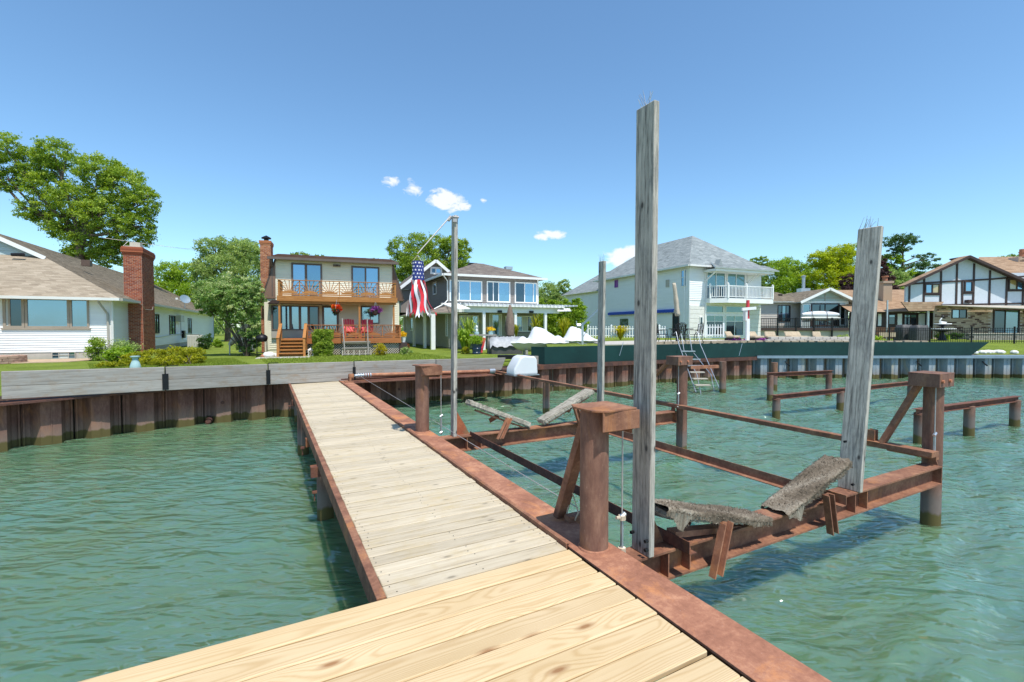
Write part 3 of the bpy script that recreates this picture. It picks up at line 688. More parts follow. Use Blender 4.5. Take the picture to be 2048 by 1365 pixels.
# left side channel
m = MB(); m.box(.585, t0 - .015, .002, .645, 15.87, .02); m.box(.585, t0 - .015, -.13, .597, 15.87, .002); m.box(.585, t0 - .015, -.142, .63, 15.87, -.13); m.build('side_rail', 'rust', DK, bevel=.003)
# the wide walked flange beam on the right
m = MB(); m.box(2.055, -2.2, -.012, 2.375, 15.9, .006); m.build('steel_beam', 'rust_bright', DK, bevel=.002)
m = MB(); m.box(2.2, -2.2, -.34, 2.215, 15.9, -.012); m.box(2.06, -2.2, -.355, 2.375, 15.9, -.34); m.build('beam_web', 'rust', DK)
m = MB(); m.box(2.034, t0 + .03, -.08, 2.046, 15.9, .030); m.box(2.046, t0 + .03, .022, 2.072, 15.9, .030); m.build('edge_angle', 'rust', DK, bevel=.002)
for s, t, top in ((.71, 6.95, -.06), (.68, 10.9, -.06), (2.2, 10.9, -.3), (.8, 3.0, -.06), (.8, 14.6, -.06), (-2.2, 1.2, -.18), (-2.2, -.6, -.18)):
    m = MB(); m.tube((s, t, -2.6), (s, t, top), .112, 18); m.build('support_pile', 'pile_old', DK, smooth=True)
for t in (6.6, 8.35, 13.0):
    m = MB(); m.box(.56 if t > 7 else .50, t, -.28, 2.2, t + .14, -.145); m.build('cross_beam', 'rust_dark', DK)
m = MB()
for s, t, z in ((.52, 8.35, -.28), (.52, 13.0, -.28), (.56, 6.70, -.50)):
    m.tube((s - .01, t, z), (s - .01, t, z - .12), .007, 6); m.box(s - .04, t - .03, z - .015, s + .02, t + .03, z + .015)
m.build('hanging_bolt', 'rust_dark', DK, each=True)
# ---------------------------------------------------------------- the boat lift
BL = thing('boat_lift', 'rusted steel boat lift with pipe piles and grey guide posts beside the dock', 'boat lift', (0, 0, 0), A0)
PS = {'n': (2.22, 2.84, -.0), 'fl': (2.24, 7.36, 0), 'r': (8.0, 2.88, -2.8), 'fr': (7.82, 7.03, -2.8)}
for k, (s, t, z0) in PS.items():
    m = MB(); m.tube((s, t, z0), (s, t, 1.08), .109, 28); o = m.build('pipe_pile', 'pile', BL, smooth=True)
    if z0 == 0:
        m = MB(); m.lathe([(.125, .004), (.12, .016), (.111, .022), (.109, .02)], (s, t, 0), 24); m.build('weld', 'rust_bright', BL)
def cap(s, t, near):
    m = MB()
    pl = [(s - .13, t - .13), (s - .05, t - .205), (s + .26, t - .18), (s + .26, t + .18), (s - .09, t + .18), (s - .14, t + .08)]
    m.prism([V3(x, y, 1.082) for x, y in pl], (0, 0, .014))
    m.obox((s - .07, t - .185, 1.01), (s + .28, t - .185, 1.01), .012, .14); m.obox((s + .1, t + .19, 1.02), (s + .28, t + .19, 1.02), .012, .12)
    return m.build('pile_cap', 'rust' if near else 'pile', BL, recalc=True, bevel=.002)
def pulley(s, t):
    m = MB(); m.box(s + .22, t - .17, .9, s + .23, t + .17, 1.08); m.box(s + .27, t - .16, .93, s + .28, t + .16, 1.08); m.tube((s + .23, t, 1.0), (s + .27, t, 1.0), .06, 14); m.obox((s + .1, t - .06, .98), (s + .28, t - .06, .98), .012, .16); m.build('pulley_bracket', 'rust', BL)
    m = MB()
    for q in (-.1, .02, .12): m.tube((s + .28, t + q, .99), (s + .288, t + q, .99), .012, 6)
    m.build('bolt', 'galv', BL, each=True)
cap(2.22, 2.84, 1); pulley(2.22, 2.84); cap(2.24, 7.36, 1); pulley(2.24, 7.36)
def cap_r(s, t):
    m = MB(); m.box(s - .30, t - .17, 1.085, s + .14, t + .17, 1.10); m.box(s - .30, t - .17, .92, s - .285, t + .17, 1.085); m.box(s - .285, t - .17, .92, s + .14, t - .158, 1.085) if False else None
    m.box(s - .284, t - .17, .92, s + .12, t - .155, 1.085); m.build('pile_cap', 'pile', BL, bevel=.003)
    m = MB()
    for q in (-.24, -.03): m.tube((s + q, t - .172, 1.0), (s + q, t - .195, 1.0), .022, 8)
    m.build('bolt', 'clay', BL, each=True)
cap_r(8.0, 2.88); cap_r(7.82, 7.03)
# cross beams hung from the cables
for t, zt, s1, g in ((2.82, -.125, 7.86, 1), (7.14, -.075, 7.69, 0)):
    m = MB(); m.ibeam((2.42, t, zt), (s1, t, zt), .205, .245, .018, .012); m.box(s1 - .012, t - .1, zt - .245, s1, t + .1, zt)
    m.prism([V3(s1 - .012, t - .06, zt), V3(s1 - .012, t + .06, zt), V3(s1 - .012, t + .03, zt + .09), V3(s1 - .012, t - .03, zt + .09)], (.014, 0, 0)); m.build('cross_beam', 'rust', BL, recalc=True)
    m = MB()
    for s in (2.9, 3.15, 5.75, 6.0): m.box(s - .005, t - .095, zt - .226, s + .005, t - .012, zt - .019)
    m.build('stiffener', 'rust_bright', BL, each=True)
# outer rail from the seawall past both piles
m = MB(); m.box(7.64, 2.75, .00, 7.76, 16.0, .075); m.build('outer_rail', 'rust', BL, bevel=.004)
m = MB(); m.box(7.76, 2.75, -.04, 7.84, 3.3, .07); m.box(7.6, 3.34, .075, 7.8, 3.52, .085); m.box(7.64, 3.4, .085, 7.66, 3.5, .24); m.box(7.72, 3.4, .085, 7.74, 3.5, .24); m.build('rail_bracket', 'rust', BL)
m = MB(); m.box(7.55, 15.2, -.02, 7.95, 15.9, .0); m.build('rail_end_plate', 'rust', BL)
m = MB(); m.tube((7.72, 12.3, -2.4), (7.72, 12.3, .0), .11, 14); m.build('pipe_pile', 'pile_old', BL, smooth=True)
# braces
for a, b in (((2.31, 3.42, .006), (2.26, 2.95, .98)), ((7.70, 3.30, .08), (7.86, 2.93, 1.0)), ((7.66, 8.3, .08), (7.72, 7.2, 1.02))):
    m = MB(); d = (Vector(b) - Vector(a)).normalized(); m.obox(a, b, .10, .012, up=(0, -1, .2)); m.obox(Vector(a) + V3(.045, .03, 0), Vector(b) + V3(.045, .03, 0), .012, .06, up=(0, -1, .2)); m.obox(Vector(a) + V3(-.045, .03, 0), Vector(b) + V3(-.045, .03, 0), .012, .06, up=(0, -1, .2))
    m.build('brace', 'rust', BL)
# long angle irons between the cross beams
for s, ta, tb in ((2.97, 2.58, 7.1), (5.22, 2.56, 7.15)):
    m = MB(); m.box(s, ta, -.115, s + .008, tb, -.015); m.box(s + .008 if s < 4 else s - .075, ta, -.123, s + .085 if s < 4 else s, tb, -.115); m.build('angle_iron', 'rust_dark' if s < 4 else 'rust', BL)
# cables
def cable(a, b, knot=None):
    m = MB(); m.tube(a, b, .0065, 6); m.build('cable', 'cable', BL)
    a, b = Vector(a), Vector(b); m = MB(); m.tube(b + V3(0, 0, .06), b + V3(0, 0, .32), .014, 6); m.tube(b + V3(-.02, 0, .30), b + V3(.03, 0, .33), .02, 6); m.tube(b + V3(-.02, 0, .03), b + V3(.02, 0, .05), .022, 6)
    m.build('turnbuckle', 'galv', BL)
cable((2.50, 2.84, .96), (2.50, 2.84, -.12)); cable((2.54, 7.3, .96), (2.54, 7.3, -.07)); cable((7.84, 2.80, .95), (7.84, 2.80, -.03)); cable((7.66, 6.98, .95), (7.66, 6.98, .0))
m = MB(); m.tube((2.62, 15.3, .17), (2.40, 3.30, .12), .0045, 5); m.build('cable', 'cable', BL)
m = MB(); m.path([(2.33, 3.38, .02), (2.36, 3.34, .25), (2.33, 3.3, .3), (2.37, 3.25, .1), (2.35, 3.32, -.05)], .008, 5); m.path([(2.34, 3.3, .3), (2.33, 3.05, .9)], .006, 5); m.build('rope', 'rope', BL)
m = MB(); m.box(2.30, 3.28, -.02, 2.52, 3.36, .06); m.build('winch_bracket', 'rust', BL)
m = MB(); m.tube((2.5, 2.84, .2), (2.50, 2.84, .165), .03, 8); m.tube((2.44, 2.84, .19), (2.52, 2.84, .18), .014, 8); m.tube((2.5, 2.84, -.06), (2.5, 2.84, -.1), .032, 8); m.build('rope_knot', 'rope', BL, each=True)
# guide posts
def post(name_s, t, s, zb, zt, top_s, w, th, lab, spikes=0, taper=0):
    m = MB(); L_ = zt - zb
    m.box(-th / 2, -w / 2, 0, th / 2, w / 2, L_); o = m.build('guide_post', 'grey_wood', BL, lab, bevel=.006)
    o.location = (s, t, zb); o.rotation_euler = (0, math.atan2(top_s - s, L_), 0)
    if spikes:
        m = MB()
        for k in range(spikes):
            a = V3(rng.uniform(-th / 2, th / 2), rng.uniform(-w / 2, w / 2), L_); m.tube(a, a + V3(rng.uniform(-.05, .05), rng.uniform(-.06, .06), rng.uniform(.08, .15)), .0038, 4, .002)
        m.build('bird_spikes', 'galv', o, kind='stuff')
    return o
post('A', 2.80, 2.685, -.125, 3.46, 2.70, .205, .055, 'tallest grey guide post, nearest on the left cross beam end', 9)
post('B', 2.81, 5.80, -.125, 2.86, 6.13, .235, .055, 'leaning broad grey guide post on the right of the near beam', 9)
post('C', 7.14, 2.70, -.075, 3.51, 2.73, .14, .06, 'slim grey guide post carrying the flag arm', 0)
post('D', 7.14, 5.72, -.075, 2.98, 5.75, .16, .06, 'shorter far grey guide post with bird spikes', 6)
for s, t, z, k in ((2.72, 2.86, -.125, 1), (5.84, 2.86, -.125, 1), (2.74, 7.2, -.075, 1), (5.76, 7.2, -.075, 1)):
    m = MB(); m.prism([V3(s, t, z), V3(s + .26, t, z), V3(s + .20, t, z + .12), V3(s + .02, t, z + .42), V3(s, t, z + .42)], (0, .012, 0)); m.build('gusset', 'gusset' if t > 5 and s < 4 else 'rust', BL, recalc=True)
m = MB()
for s, t, z in ((2.66, 2.70, .02), (2.66, 2.70, -.05), (2.66, 2.86, .03), (5.77, 2.75, -.04), (5.78, 2.84, .42)): m.tube((s - .02, t, z), (s - .05, t, z), .014, 8)
m.build('bolt', 'black', BL, each=True)
# bunks
def carpet(a, b, w, th, droop, lab):
    a, b = Vector(a), Vector(b); d = b - a; L_ = d.length; nx, ny = 70, 22; vs = []; fs = []; rr = np.random.RandomState(int(L_ * 1000)); rnd = []
    up = V3(0, 0, 1); xd = d.normalized(); yd = V3(0, 1, 0); zd = xd.cross(yd); zd = zd if zd.z > 0 else -zd
    prof = []
    for j in range(ny):                                # over the top and down both sides
        q = j / (ny - 1); P_ = w + 2 * th + 2 * droop; c = (q - .5) * P_; half = w / 2
        if abs(c) <= half: prof.append((c, th + .012))
        else: prof.append((math.copysign(half + .008, c), th + .012 - (abs(c) - half)))
    for i in range(nx):
        fx = i / (nx - 1); rag = 0
        for j, (y, z) in enumerate(prof):
            k = math.sin(fx * 13 + j * .3) * .006 + rr.normal(0, .0025); e = (rr.rand() * .03 if i in (0, nx - 1) else 0)
            zz = z + k
            if j in (0, ny - 1): zz -= .008 + .02 * max(0, math.sin(fx * 17 + j)) + rr.rand() * .015 + (.10 * math.exp(-((fx - .13) / .05) ** 2) if j == 0 else 0)
            vs.append(a + xd * (fx * (L_ + .04) - .02 + (e if i else -e)) + yd * (y + rr.normal(0, .003)) + zd * (zz))
    for i in range(nx - 1):
        for j in range(ny - 1): fs.append((i * ny + j, (i + 1) * ny + j, (i + 1) * ny + j + 1, i * ny + j + 1)); rnd.append(min(1, max(0, .42 + .3 * math.sin(i * .13 + j * .35) * math.sin(i * .05) + rr.normal(0, .09) + (.2 if i < nx * .2 else 0))))
    for _ in range(2600):                                   # frayed fibres
        i, j = rr.randint(0, nx - 1), rr.choice([0, 1, ny - 2, ny - 1]) if rr.rand() < .45 else rr.randint(0, ny - 1)
        p = vs[i * ny + j] + xd * rr.uniform(0, .015); n0 = zd if 4 < j < ny - 5 else yd * (-1 if j < ny / 2 else 1)
        q = p + n0 * rr.uniform(.005, .018) + V3(*rr.normal(0, .009, 3)); s_ = V3(*rr.normal(0, .0022, 3)); k = len(vs); vs += [p - s_, p + s_, q]; fs.append((k, k + 1, k + 2)); rnd.append(min(1, max(0, rr.normal(.5, .17))))
    m = MB(); m.v = [tuple(x) for x in vs]; m.f = fs; m.r = rnd; return m.build('bunk_carpet', 'carpet', BL, lab, smooth='all')
def bunk_board(a, b, w, th, lab, mat='drift'):
    a, b = Vector(a), Vector(b); L_ = (b - a).length; bm = bmesh.new(); bmesh.ops.create_cube(bm, size=1)
    bmesh.ops.scale(bm, vec=(L_, w, th), verts=bm.verts); bmesh.ops.subdivide_edges(bm, edges=[e for e in bm.edges if abs(e.verts[0].co.x - e.verts[1].co.x) > .1], cuts=26, use_grid_fill=True)
    bmesh.ops.bevel(bm, geom=[e for e in bm.edges if abs(e.verts[0].co.y) > w * .45 and abs(e.verts[0].co.z) > th * .4 and abs(e.verts[1].co.y) > w * .45 and abs(e.verts[1].co.z) > th * .4], offset=th * .22, segments=2, affect='EDGES')
    rr = np.random.RandomState(int(L_ * 777))
    for v in bm.verts: e = 2.0 if abs(v.co.x) > L_ * .47 else 1; v.co += V3(*rr.normal(0, .0035 * e, 3))
    me = bpy.data.meshes.new('bunk_board'); bm.to_mesh(me); bm.free(); me.materials.append(MT[mat]); o = bpy.data.objects.new('bunk_board', me); link(o); o.parent = BL; o['label'] = lab
    d = b - a; o.location = (a + b) / 2; o.rotation_euler = (0, -math.atan2(d.z, d.x), 0); return o
bunk_board((2.86, 2.8, .17), (4.08, 2.8, -.12), .24, .05, 'board under the frayed carpet of the near left bunk'); carpet((2.84, 2.8, .19), (4.13, 2.8, -.14), .26, .05, .0, 'frayed grey carpet over the near left bunk')
bunk_board((4.50, 2.8, -.10), (5.43, 2.8, .20), .25, .045, 'board under the carpet of the near right bunk'); carpet((4.46, 2.8, -.13), (5.50, 2.8, .22), .27, .045, .0, 'grey brown carpet over the near right bunk')
bunk_board((2.95, 7.14, .47), (4.10, 7.14, -.02), .26, .085, 'rotten grey bunk board on the far beam, left half of the V')
bunk_board((4.36, 7.14, .0), (5.48, 7.14, .50), .26, .085, 'rotten pale bunk board on the far beam, right half of the V')
for s, t, zt, lean, zb in ((3.32, 2.66, .02, .16, -.42), (5.10, 2.66, .0, -.12, -.42), (3.42, 7.0, .16, .22, -.17), (5.12, 7.0, .24, -.18, -.15)):
    m = MB()
    m.obox((s, t - .02, zb), (s + lean * .8, t - .02, zt), .014, .065, up=(0, 1, 0)); m.obox((s + .045, t + .0, zb), (s + .045 + lean * .8, t, zt), .06, .014, up=(0, 1, 0)); m.obox((s + .09, t - .02, zb), (s + .09 + lean * .8, t - .02, zt), .014, .065, up=(0, 1, 0))
    m.obox((s, t + .30, zb + .25), (s + lean * .8, t + .30, zt), .08, .014, up=(0, 1, 0))
    m.build('bunk_leg', 'rust_bright' if s < 4.5 else 'rust', BL)
m = MB(); m.obox((3.0, 2.8, .03 - .06), (4.0, 2.8, -.17), .1, .05); m.obox((4.55, 2.8, -.11), (5.35, 2.8, .13), .1, .05); m.obox((3.1, 7.14, .31), (4.05, 7.14, -.08), .14, .03); m.obox((4.45, 7.14, -.03), (5.4, 7.14, .39), .14, .03); m.build('bunk_bracket', 'rust_bright', BL, each=True)
# drive pipe along the timber wall and motor cover
m = MB(); m.tube((2.75, 15.25, .19), (7.3, 15.55, .10), .058, 18); m.build('drive_pipe', 'rust_bright', BL, smooth=True)
m = MB()
for q in np.linspace(2.55, 2.92, 6): m.tube((q, 15.24, .19), (q + .035, 15.243, .19), .075, 16)
m.tube((2.45, 15.23, .19), (3.0, 15.27, .19), .045, 12); m.build('cable_drum', 'galv', BL, smooth=True)
m = MB(); m.box(2.28, 15.12, .0, 2.34, 15.38, .16); m.tube((2.28, 15.25, .16), (2.42, 15.25, .16), .1, 14); m.box(2.15, 15.0, .006, 2.4, 15.5, .02); m.build('bearing_block', 'rust', BL)
m = MB(); m.tube((7.28, 15.55, .1), (7.5, 15.56, .1), .09, 14); m.build('bearing', 'galv', BL, smooth=True)
def motor_cover():
    q = D(0, 0)
    a, b = .30, .42; prof = [(0, 0), (1.02, 0), (.98, .50), (.90, .62), (.45, .66), (.28, .60), (.02, .22)]
    m = MB(); m.prism([V3(7.52 + x * .95, 14.05, .06 + z * 1.02) for x, z in prof], (0, .62, 0)); o = m.build('motor_cover', 'plastic_white', BL, recalc=True); 
    bv = o.modifiers.new('b', 'BEVEL'); bv.width = .06; bv.segments = 4; bv.limit_method = 'ANGLE'; o.data.shade_smooth(); o.data.set_sharp_from_angle(angle=R(50))
    m = MB(); m.box(7.5, 14.02, .035, 8.52, 14.70, .06); m.build('cover_base', 'galv', BL)
m = MB(); m.box(2.4, 15.05, -.03, 7.3, 15.80, .0); m.build('wall_ledge', 'rust_dark', BL)
motor_cover()
# ---------------------------------------------------------------- house building tools
class WP:                                              # a wall plane: O origin, U along, N outwards, all in house axes
    def __init__(s, O, U, N): s.O, s.U, s.N = Vector(O), Vector(U), Vector(N)
    def p(s, u, n, z): return s.O + s.U * u + s.N * n + V3(0, 0, z)
    def pr(s, m, poly, n0, n1, r=None):                # prism from (u, z) outline between depths n0 and n1
        return m.prism([s.p(u, n0, z) for u, z in poly], s.N * (n1 - n0), r)
    def box(s, m, u0, u1, z0, z1, n0, n1, r=None): return s.pr(m, [(u0, z0), (u1, z0), (u1, z1), (u0, z1)], n0, n1, r)
def front(y=0): return WP((0, y, 0), (1, 0, 0), (0, -1, 0))
def right(x): return WP((x, 0, 0), (0, 1, 0), (1, 0, 0))
def left(x): return WP((x, 0, 0), (0, 1, 0), (-1, 0, 0))
def build_each(m, name, mat, parent, groups, **k):
    out = []
    for a, b in zip(groups[:-1], groups[1:]):
        q = MB(); vs = sorted({i for f in m.f[a:b] for i in f}); mp = {i: j for j, i in enumerate(vs)}
        q.v = [m.v[i] for i in vs]; q.f = [tuple(mp[i] for i in f) for f in m.f[a:b]]; q.r = m.r[a:b]; out.append(q.build(name, mat, parent, **k))
    return out
def siding(par, w, u0, u1, z0, z1, mat, holes=(), pitch=.115, gable=None, single=True, backn=0.0):
    rows = max(1, round((z1 - z0) / pitch)); h = (z1 - z0) / rows; allm = MB()
    for k in range(rows):
        za, zb = z0 + k * h, z0 + (k + 1) * h; a, b = u0, u1
        if gable:
            a, b = gable((za + zb) / 2)
            if b - a < .1: continue
        seg = [(a, b)]
        for hu0, hu1, hz0, hz1 in holes:
            if hz0 < zb - .02 and hz1 > za + .02:
                seg = [q for s in seg for q in ((s[0], min(s[1], hu0)), (max(s[0], hu1), s[1])) if q[1] - q[0] > .03]
        m = MB() if single else allm
        for a, b in seg:
            pts = [w.p(a, 0, za), w.p(a, .032, za), w.p(a, .006, zb), w.p(a, 0, zb)]; m.prism(pts, w.U * (b - a))
        if single and seg: m.build('siding_board', mat, par, recalc=True, each=True)
    if not single: allm.build('siding', mat, par, kind='stuff', recalc=True)
def slab(par, w, poly, mat, name='wall', n0=-.16, n1=-.001):
    m = MB(); w.pr(m, poly, n0, n1); return m.build(name, mat, par, recalc=True)
def window(par, w, u0, u1, z0, z1, panes, fm='white', fw=.06, name='window', dep=.07, rows=None, label=None, n=0.0, mull=None):
    m = MB(); w.box(m, u0, u1, z1 - fw, z1, n, n + dep); w.box(m, u0, u1, z0, z0 + fw, n, n + dep); w.box(m, u0, u0 + fw, z0 + fw, z1 - fw, n, n + dep); w.box(m, u1 - fw, u1, z0 + fw, z1 - fw, n, n + dep)
    tot = sum(p[0] for p in panes); x = u0 + fw; W_ = (u1 - u0 - 2 * fw); mu = mull or fw * .7
    cells = []
    for i, p in enumerate(panes):
        x2 = x + W_ * p[0] / tot; cells.append((x + (mu / 2 if i else 0), x2 - (mu / 2 if i < len(panes) - 1 else 0), p[1]))
        if i < len(panes) - 1: w.box(m, x2 - mu / 2, x2 + mu / 2, z0 + fw, z1 - fw, n, n + dep - .01)
        x = x2
    if rows:
        for zr in rows: w.box(m, u0 + fw, u1 - fw, zr - mu / 2, zr + mu / 2, n, n + dep - .012)
    o = m.build(name, fm, par, label, recalc=True); zs = [z0 + fw] + sorted(rows or []) + [z1 - fw]
    for a, b, g in cells:
        for za, zb in zip(zs[:-1], zs[1:]):
            q = MB(); w.box(q, a, b, za, zb, n + .012, n + .024); q.build('pane', g if isinstance(g, str) else g[zs.index(za) % len(g)], o, recalc=True)
    return o
def roof(par, E0, E1, R1, R0, mat, course=.145, tab=.30, th=.09, name='roof', fascia='gutter', label=None):
    E0, E1, R0, R1 = (Vector(q) for q in (E0, E1, R0, R1)); nrm = (E1 - E0).cross(R0 - E0 if (R0 - E0).length > .1 else R1 - E0).normalized()
    if nrm.z < 0: nrm = -nrm
    m = MB(); pts = [E0, E1, R1] + ([R0] if (R0 - R1).length > .05 else []); m.prism([p - nrm * th for p in pts], nrm * th); o = m.build(name, fascia, par, label, recalc=True)
    H_ = ((R0 + R1) / 2 - (E0 + E1) / 2).length; rows = max(2, int(H_ / course)); s = MB(); vs = []; fs = []; rr = []
    U = (E1 - E0).normalized()
    for k in range(rows):
        f0, f1 = k / rows, min(1, (k + 1.15) / rows); a0, b0, a1, b1 = E0.lerp(R0, f0), E1.lerp(R1, f0), E0.lerp(R0, f1), E1.lerp(R1, f1)
        L0 = (b0 - a0).length; cnt = max(1, int(L0 / tab)); 
        for i in range(cnt):
            u0, u1 = i / cnt, (i + 1) / cnt; sh = (k % 2) * .5 / cnt
            u0s, u1s = min(1, max(0, u0 - sh)), min(1, u1 - sh if i < cnt - 1 else 1); h = .010 + rng.random() * .008
            q = [a0.lerp(b0, u0s) + nrm * h, a0.lerp(b0, u1s) + nrm * h, a1.lerp(b1, u1s) + nrm * .002, a1.lerp(b1, u0s) + nrm * .002]; lo = [a0.lerp(b0, u0s), a0.lerp(b0, u1s)]
            s.add(q + lo, [(0, 1, 2, 3), (4, 5, 1, 0)], min(1, max(0, rng.gauss(.5, .22))))
    s.build('shingles', mat, o, kind='stuff'); return o
def bricks(par, w, u0, u1, z0, z1, mat, holes=(), bl=.215, bh=.076, single=0, n=0.0, recess=.0):
    m = MB(); slabm = MB(); rows = int((z1 - z0) / bh); h = (z1 - z0) / rows; cnt = 0; st = MB()
    proto = None
    for k in range(rows - 1, -1, -1):
        za, zb = z0 + k * h + .008, z0 + (k + 1) * h - .008; nb_ = max(1, round((u1 - u0) / bl)); L_ = (u1 - u0) / nb_; off = (k % 2) * .5
        for i in range(nb_ + (1 if off else 0)):
            a, b = u0 + max(0, i - off) * L_ + .007, u0 + min(nb_, i + 1 - off) * L_ - .007
            if any(a < q[1] and b > q[0] and za < q[3] and zb > q[2] for q in holes) or b - a < .03: continue
            r = rng.random()
            if cnt < single:
                q = MB(); w.box(q, a, b, za, zb, n, n + .012 + rng.uniform(-.002, .003), r); q.build('brick', mat, par, recalc=True); cnt += 1
            else: w.box(st, a, b, za, zb, n, n + .012 + rng.uniform(-.002, .003), r)
    if st.f: st.build('brickwork', mat, par, kind='stuff', recalc=True)
    return cnt
def post_(par, x, y, z0, z1, w, mat, name='post'): m = MB(); m.box(x - w / 2, y - w / 2, z0, x + w / 2, y + w / 2, z1); return m.build(name, mat, par)
def pipe(par, pts, r, mat, name='downspout'): m = MB(); m.path(pts, r, 6); return m.build(name, mat, par)
# ---------------------------------------------------------------- HOUSE 1: white ranch with brick chimney (left)
F1 = Fr(223, 23.4, LZ, 25)
H1 = thing('ranch_house', 'white sided ranch house with a tall red brick chimney and brown shingle roof', 'house', F1.o, F1.rot)
ze = 2.98
w = front(0); f1 = lambda x, y: F1.f(x, y)
wa, wb = f1(5.5, 592), f1(179.5, 656.5); hole = (wa.x, wb.x, wb.z, wa.z - .03)
gb = (f1(104, 703).x, f1(152, 703).x, .02, .36)
slab(H1, w, [(-17, .3), (0, .3), (0, ze), (-17, ze)], 'siding_white'); slab(H1, w, [(-17, -.3), (0, -.3), (0, .33), (-17, .33)], 'concrete', 'foundation', -.2, .0)
siding(H1, w, -9, -.08, .36, ze - .06, 'siding_white', [hole])
m = MB(); w.box(m, -.09, .012, .33, ze, 0, .035); m.build('corner_trim', 'white', H1)
zw0, zw1 = hole[2], hole[3]; X = lambda px: f1(px, 600).x
window(H1, w, hole[0], X(49), zw0, zw1, [(.22, 'curtain'), (.78, 'glass_dark')], 'tan_trim', .1); window(H1, w, X(50), X(139), zw0, zw1, [(1, 'glass_blue')], 'tan_trim', .09); window(H1, w, X(139.5), hole[1], zw0, zw1, [(1, 'glass_blue')], 'tan_trim', .08)
m = MB(); w.box(m, hole[0] - .06, hole[1] + .06, zw0 - .07, zw0 - .001, 0, .09); m.build('window_sill', 'tan_trim', H1)
gbo = window(H1, w, gb[0], gb[1], gb[2], gb[3], [(1, 'glass_teal'), (1.6, 'curtain'), (1, 'glass_teal')], 'concrete', .03, 'basement_window', rows=[.2], n=.003)
# right side wall
ws = right(0); sdd = lambda x, y: F1.sd(x, y)
L1 = sdd(427, 640).y; hs = []
for a, b, za, zb in ((307.5, 316.5, 2.45, 1.15), (337.5, 349, 2.45, 1.0), (375, 381.5, 2.35, 1.0)):
    ya, yb = sdd(a, 640).y, sdd(b, 640).y; hs.append((ya, yb, zb, za))
slab(H1, ws, [(0, .3), (L1, .3), (L1, ze), (0, ze)], 'siding_white'); slab(H1, ws, [(0, -.3), (L1, -.3), (L1, .33), (0, .33)], 'concrete', 'foundation', -.2, 0)
siding(H1, ws, .06, L1, .36, ze - .06, 'siding_white', hs + [(2.55, 5.0, -1, 9)])
for h_ in hs: window(H1, ws, *h_, [(1, 'glass_dark'), (1, 'glass_teal')] if h_[1] - h_[0] > .8 else [(1, 'glass_dark')], 'dark_brown', .06)
m = MB(); ya = sdd(351, 640).y; ws.box(m, ya, ya + 1.2, 2.0, 2.5, .0, .35); m.build('window_air_conditioner', 'ac', H1)
m = MB(); ws.box(m, L1 - .15, L1 + .02, .3, ze, 0, .04); m.build('corner_trim', 'dark_brown', H1)
pipe(H1, [ws.p(sdd(360, 640).y, .05, .9), ws.p(sdd(360, 640).y, .05, 2.4)], .02, 'galv', 'conduit'); pipe(H1, [ws.p(8, .06, .9), ws.p(14, .06, 1.05), ws.p(19, .06, 1.05)], .03, 'galv', 'conduit'); m = MB(); ws.box(m, sdd(362, 640).y, sdd(365, 640).y, .7, 1.3, 0, .2); m.build('meter_box', 'black', H1)
m = MB(); w.box(m, -17, -7.99, .3, ze, -9.8, -9.7); m.build('wall', 'siding_white', H1)
# roof: hip skirt, gablet and the long ridge
pr = .545; ex = .5; kk = 4.4; zg = ze + kk * pr; gx, gy = ex - kk, -ex + kk; wr = 6.4; zr = ze + (wr + ex) * pr
roof(H1, (-13.3, -ex, ze), (ex, -ex, ze), (gx, gy, zg), (-2 * wr + kk - ex, gy, zg), 'shingle_tan', .15, .33, fascia='gutter_w')
o = roof(H1, (ex, gy - .32, ze), (ex, L1 + .3, ze), (-wr, L1 + .3, zr), (-wr, gy - .32, zr), 'shingle_brown', .15, .33, fascia='dark_brown') if False else None
roof(H1, (ex, -ex, ze), (ex, gy, ze), (gx, gy, zg), (gx, gy, zg), 'shingle_brown', .15, .33, fascia='dark_brown')
roof(H1, (ex, gy, ze), (ex, L1 + .3, ze), (-wr, L1 + .3, zr), (-wr, gy, zr), 'shingle_brown', .15, .33, fascia='dark_brown')
m = MB(); m.prism([V3(gx, gy - .3, zg), V3(gx, gy, zg - .0), V3(-wr, gy, zr), V3(-wr, gy - .3, zr)], (0, 0, .05)); m.build('rake_overhang', 'shingle_brown', H1, recalc=True)
roof(H1, (-2 * wr - ex, -ex, ze), (-2 * wr - ex, L1, ze), (-wr, L1, zr), (-wr, gy, zr), 'shingle_brown', .15, .33, fascia='dark_brown')
wg = front(gy); tri = lambda z: (-2 * wr - ex + (z - ze) / pr + .2, ex - (z - ze) / pr - .2)
slab(H1, wg, [(-2 * wr - gx, zg), (gx, zg), (-wr, zr)], 'siding_bluegrey', 'gable_wall'); siding(H1, wg, 0, 0, zg, zr - .1, 'siding_bluegrey', gable=tri, pitch=.2)
m = MB(); m.obox((gx + .15, gy - .3, zg - .12), (-wr, gy - .3, zr - .12 + .02), .04, .2, up=(0, 0, 1)); m.build('rake_board', 'white', H1)
m = MB(); m.obox((-13.3, -ex - .06, ze - .04), (ex, -ex - .06, ze - .04), .11, .13); m.build('gutter', 'gutter_w', H1)
m = MB(); m.obox((ex + .06, -ex, ze - .04), (ex + .06, 2.5, ze - .04), .11, .13); m.obox((ex + .06, 5.1, ze - .04), (ex + .06, L1 + .2, ze - .04), .11, .12); m.build('gutter', 'gutter', H1)
m = MB(); m.box(-13, -ex, ze - .10, .45, 0, ze - .085); m.box(0.0, -ex, ze - .102, ex, L1, ze - .087); m.build('soffit', 'white', H1)
pipe(H1, [(-.35, -.5, ze - .1), (-.35, -.45, ze - .2), (-.12, -.08, ze - .75), (-.1, -.08, .4)], .05, 'gutter', 'downspout'); pipe(H1, [(.06, -.09, ze - .1), (.06, -.09, .3)], .06, 'gutter_w', 'downspout')
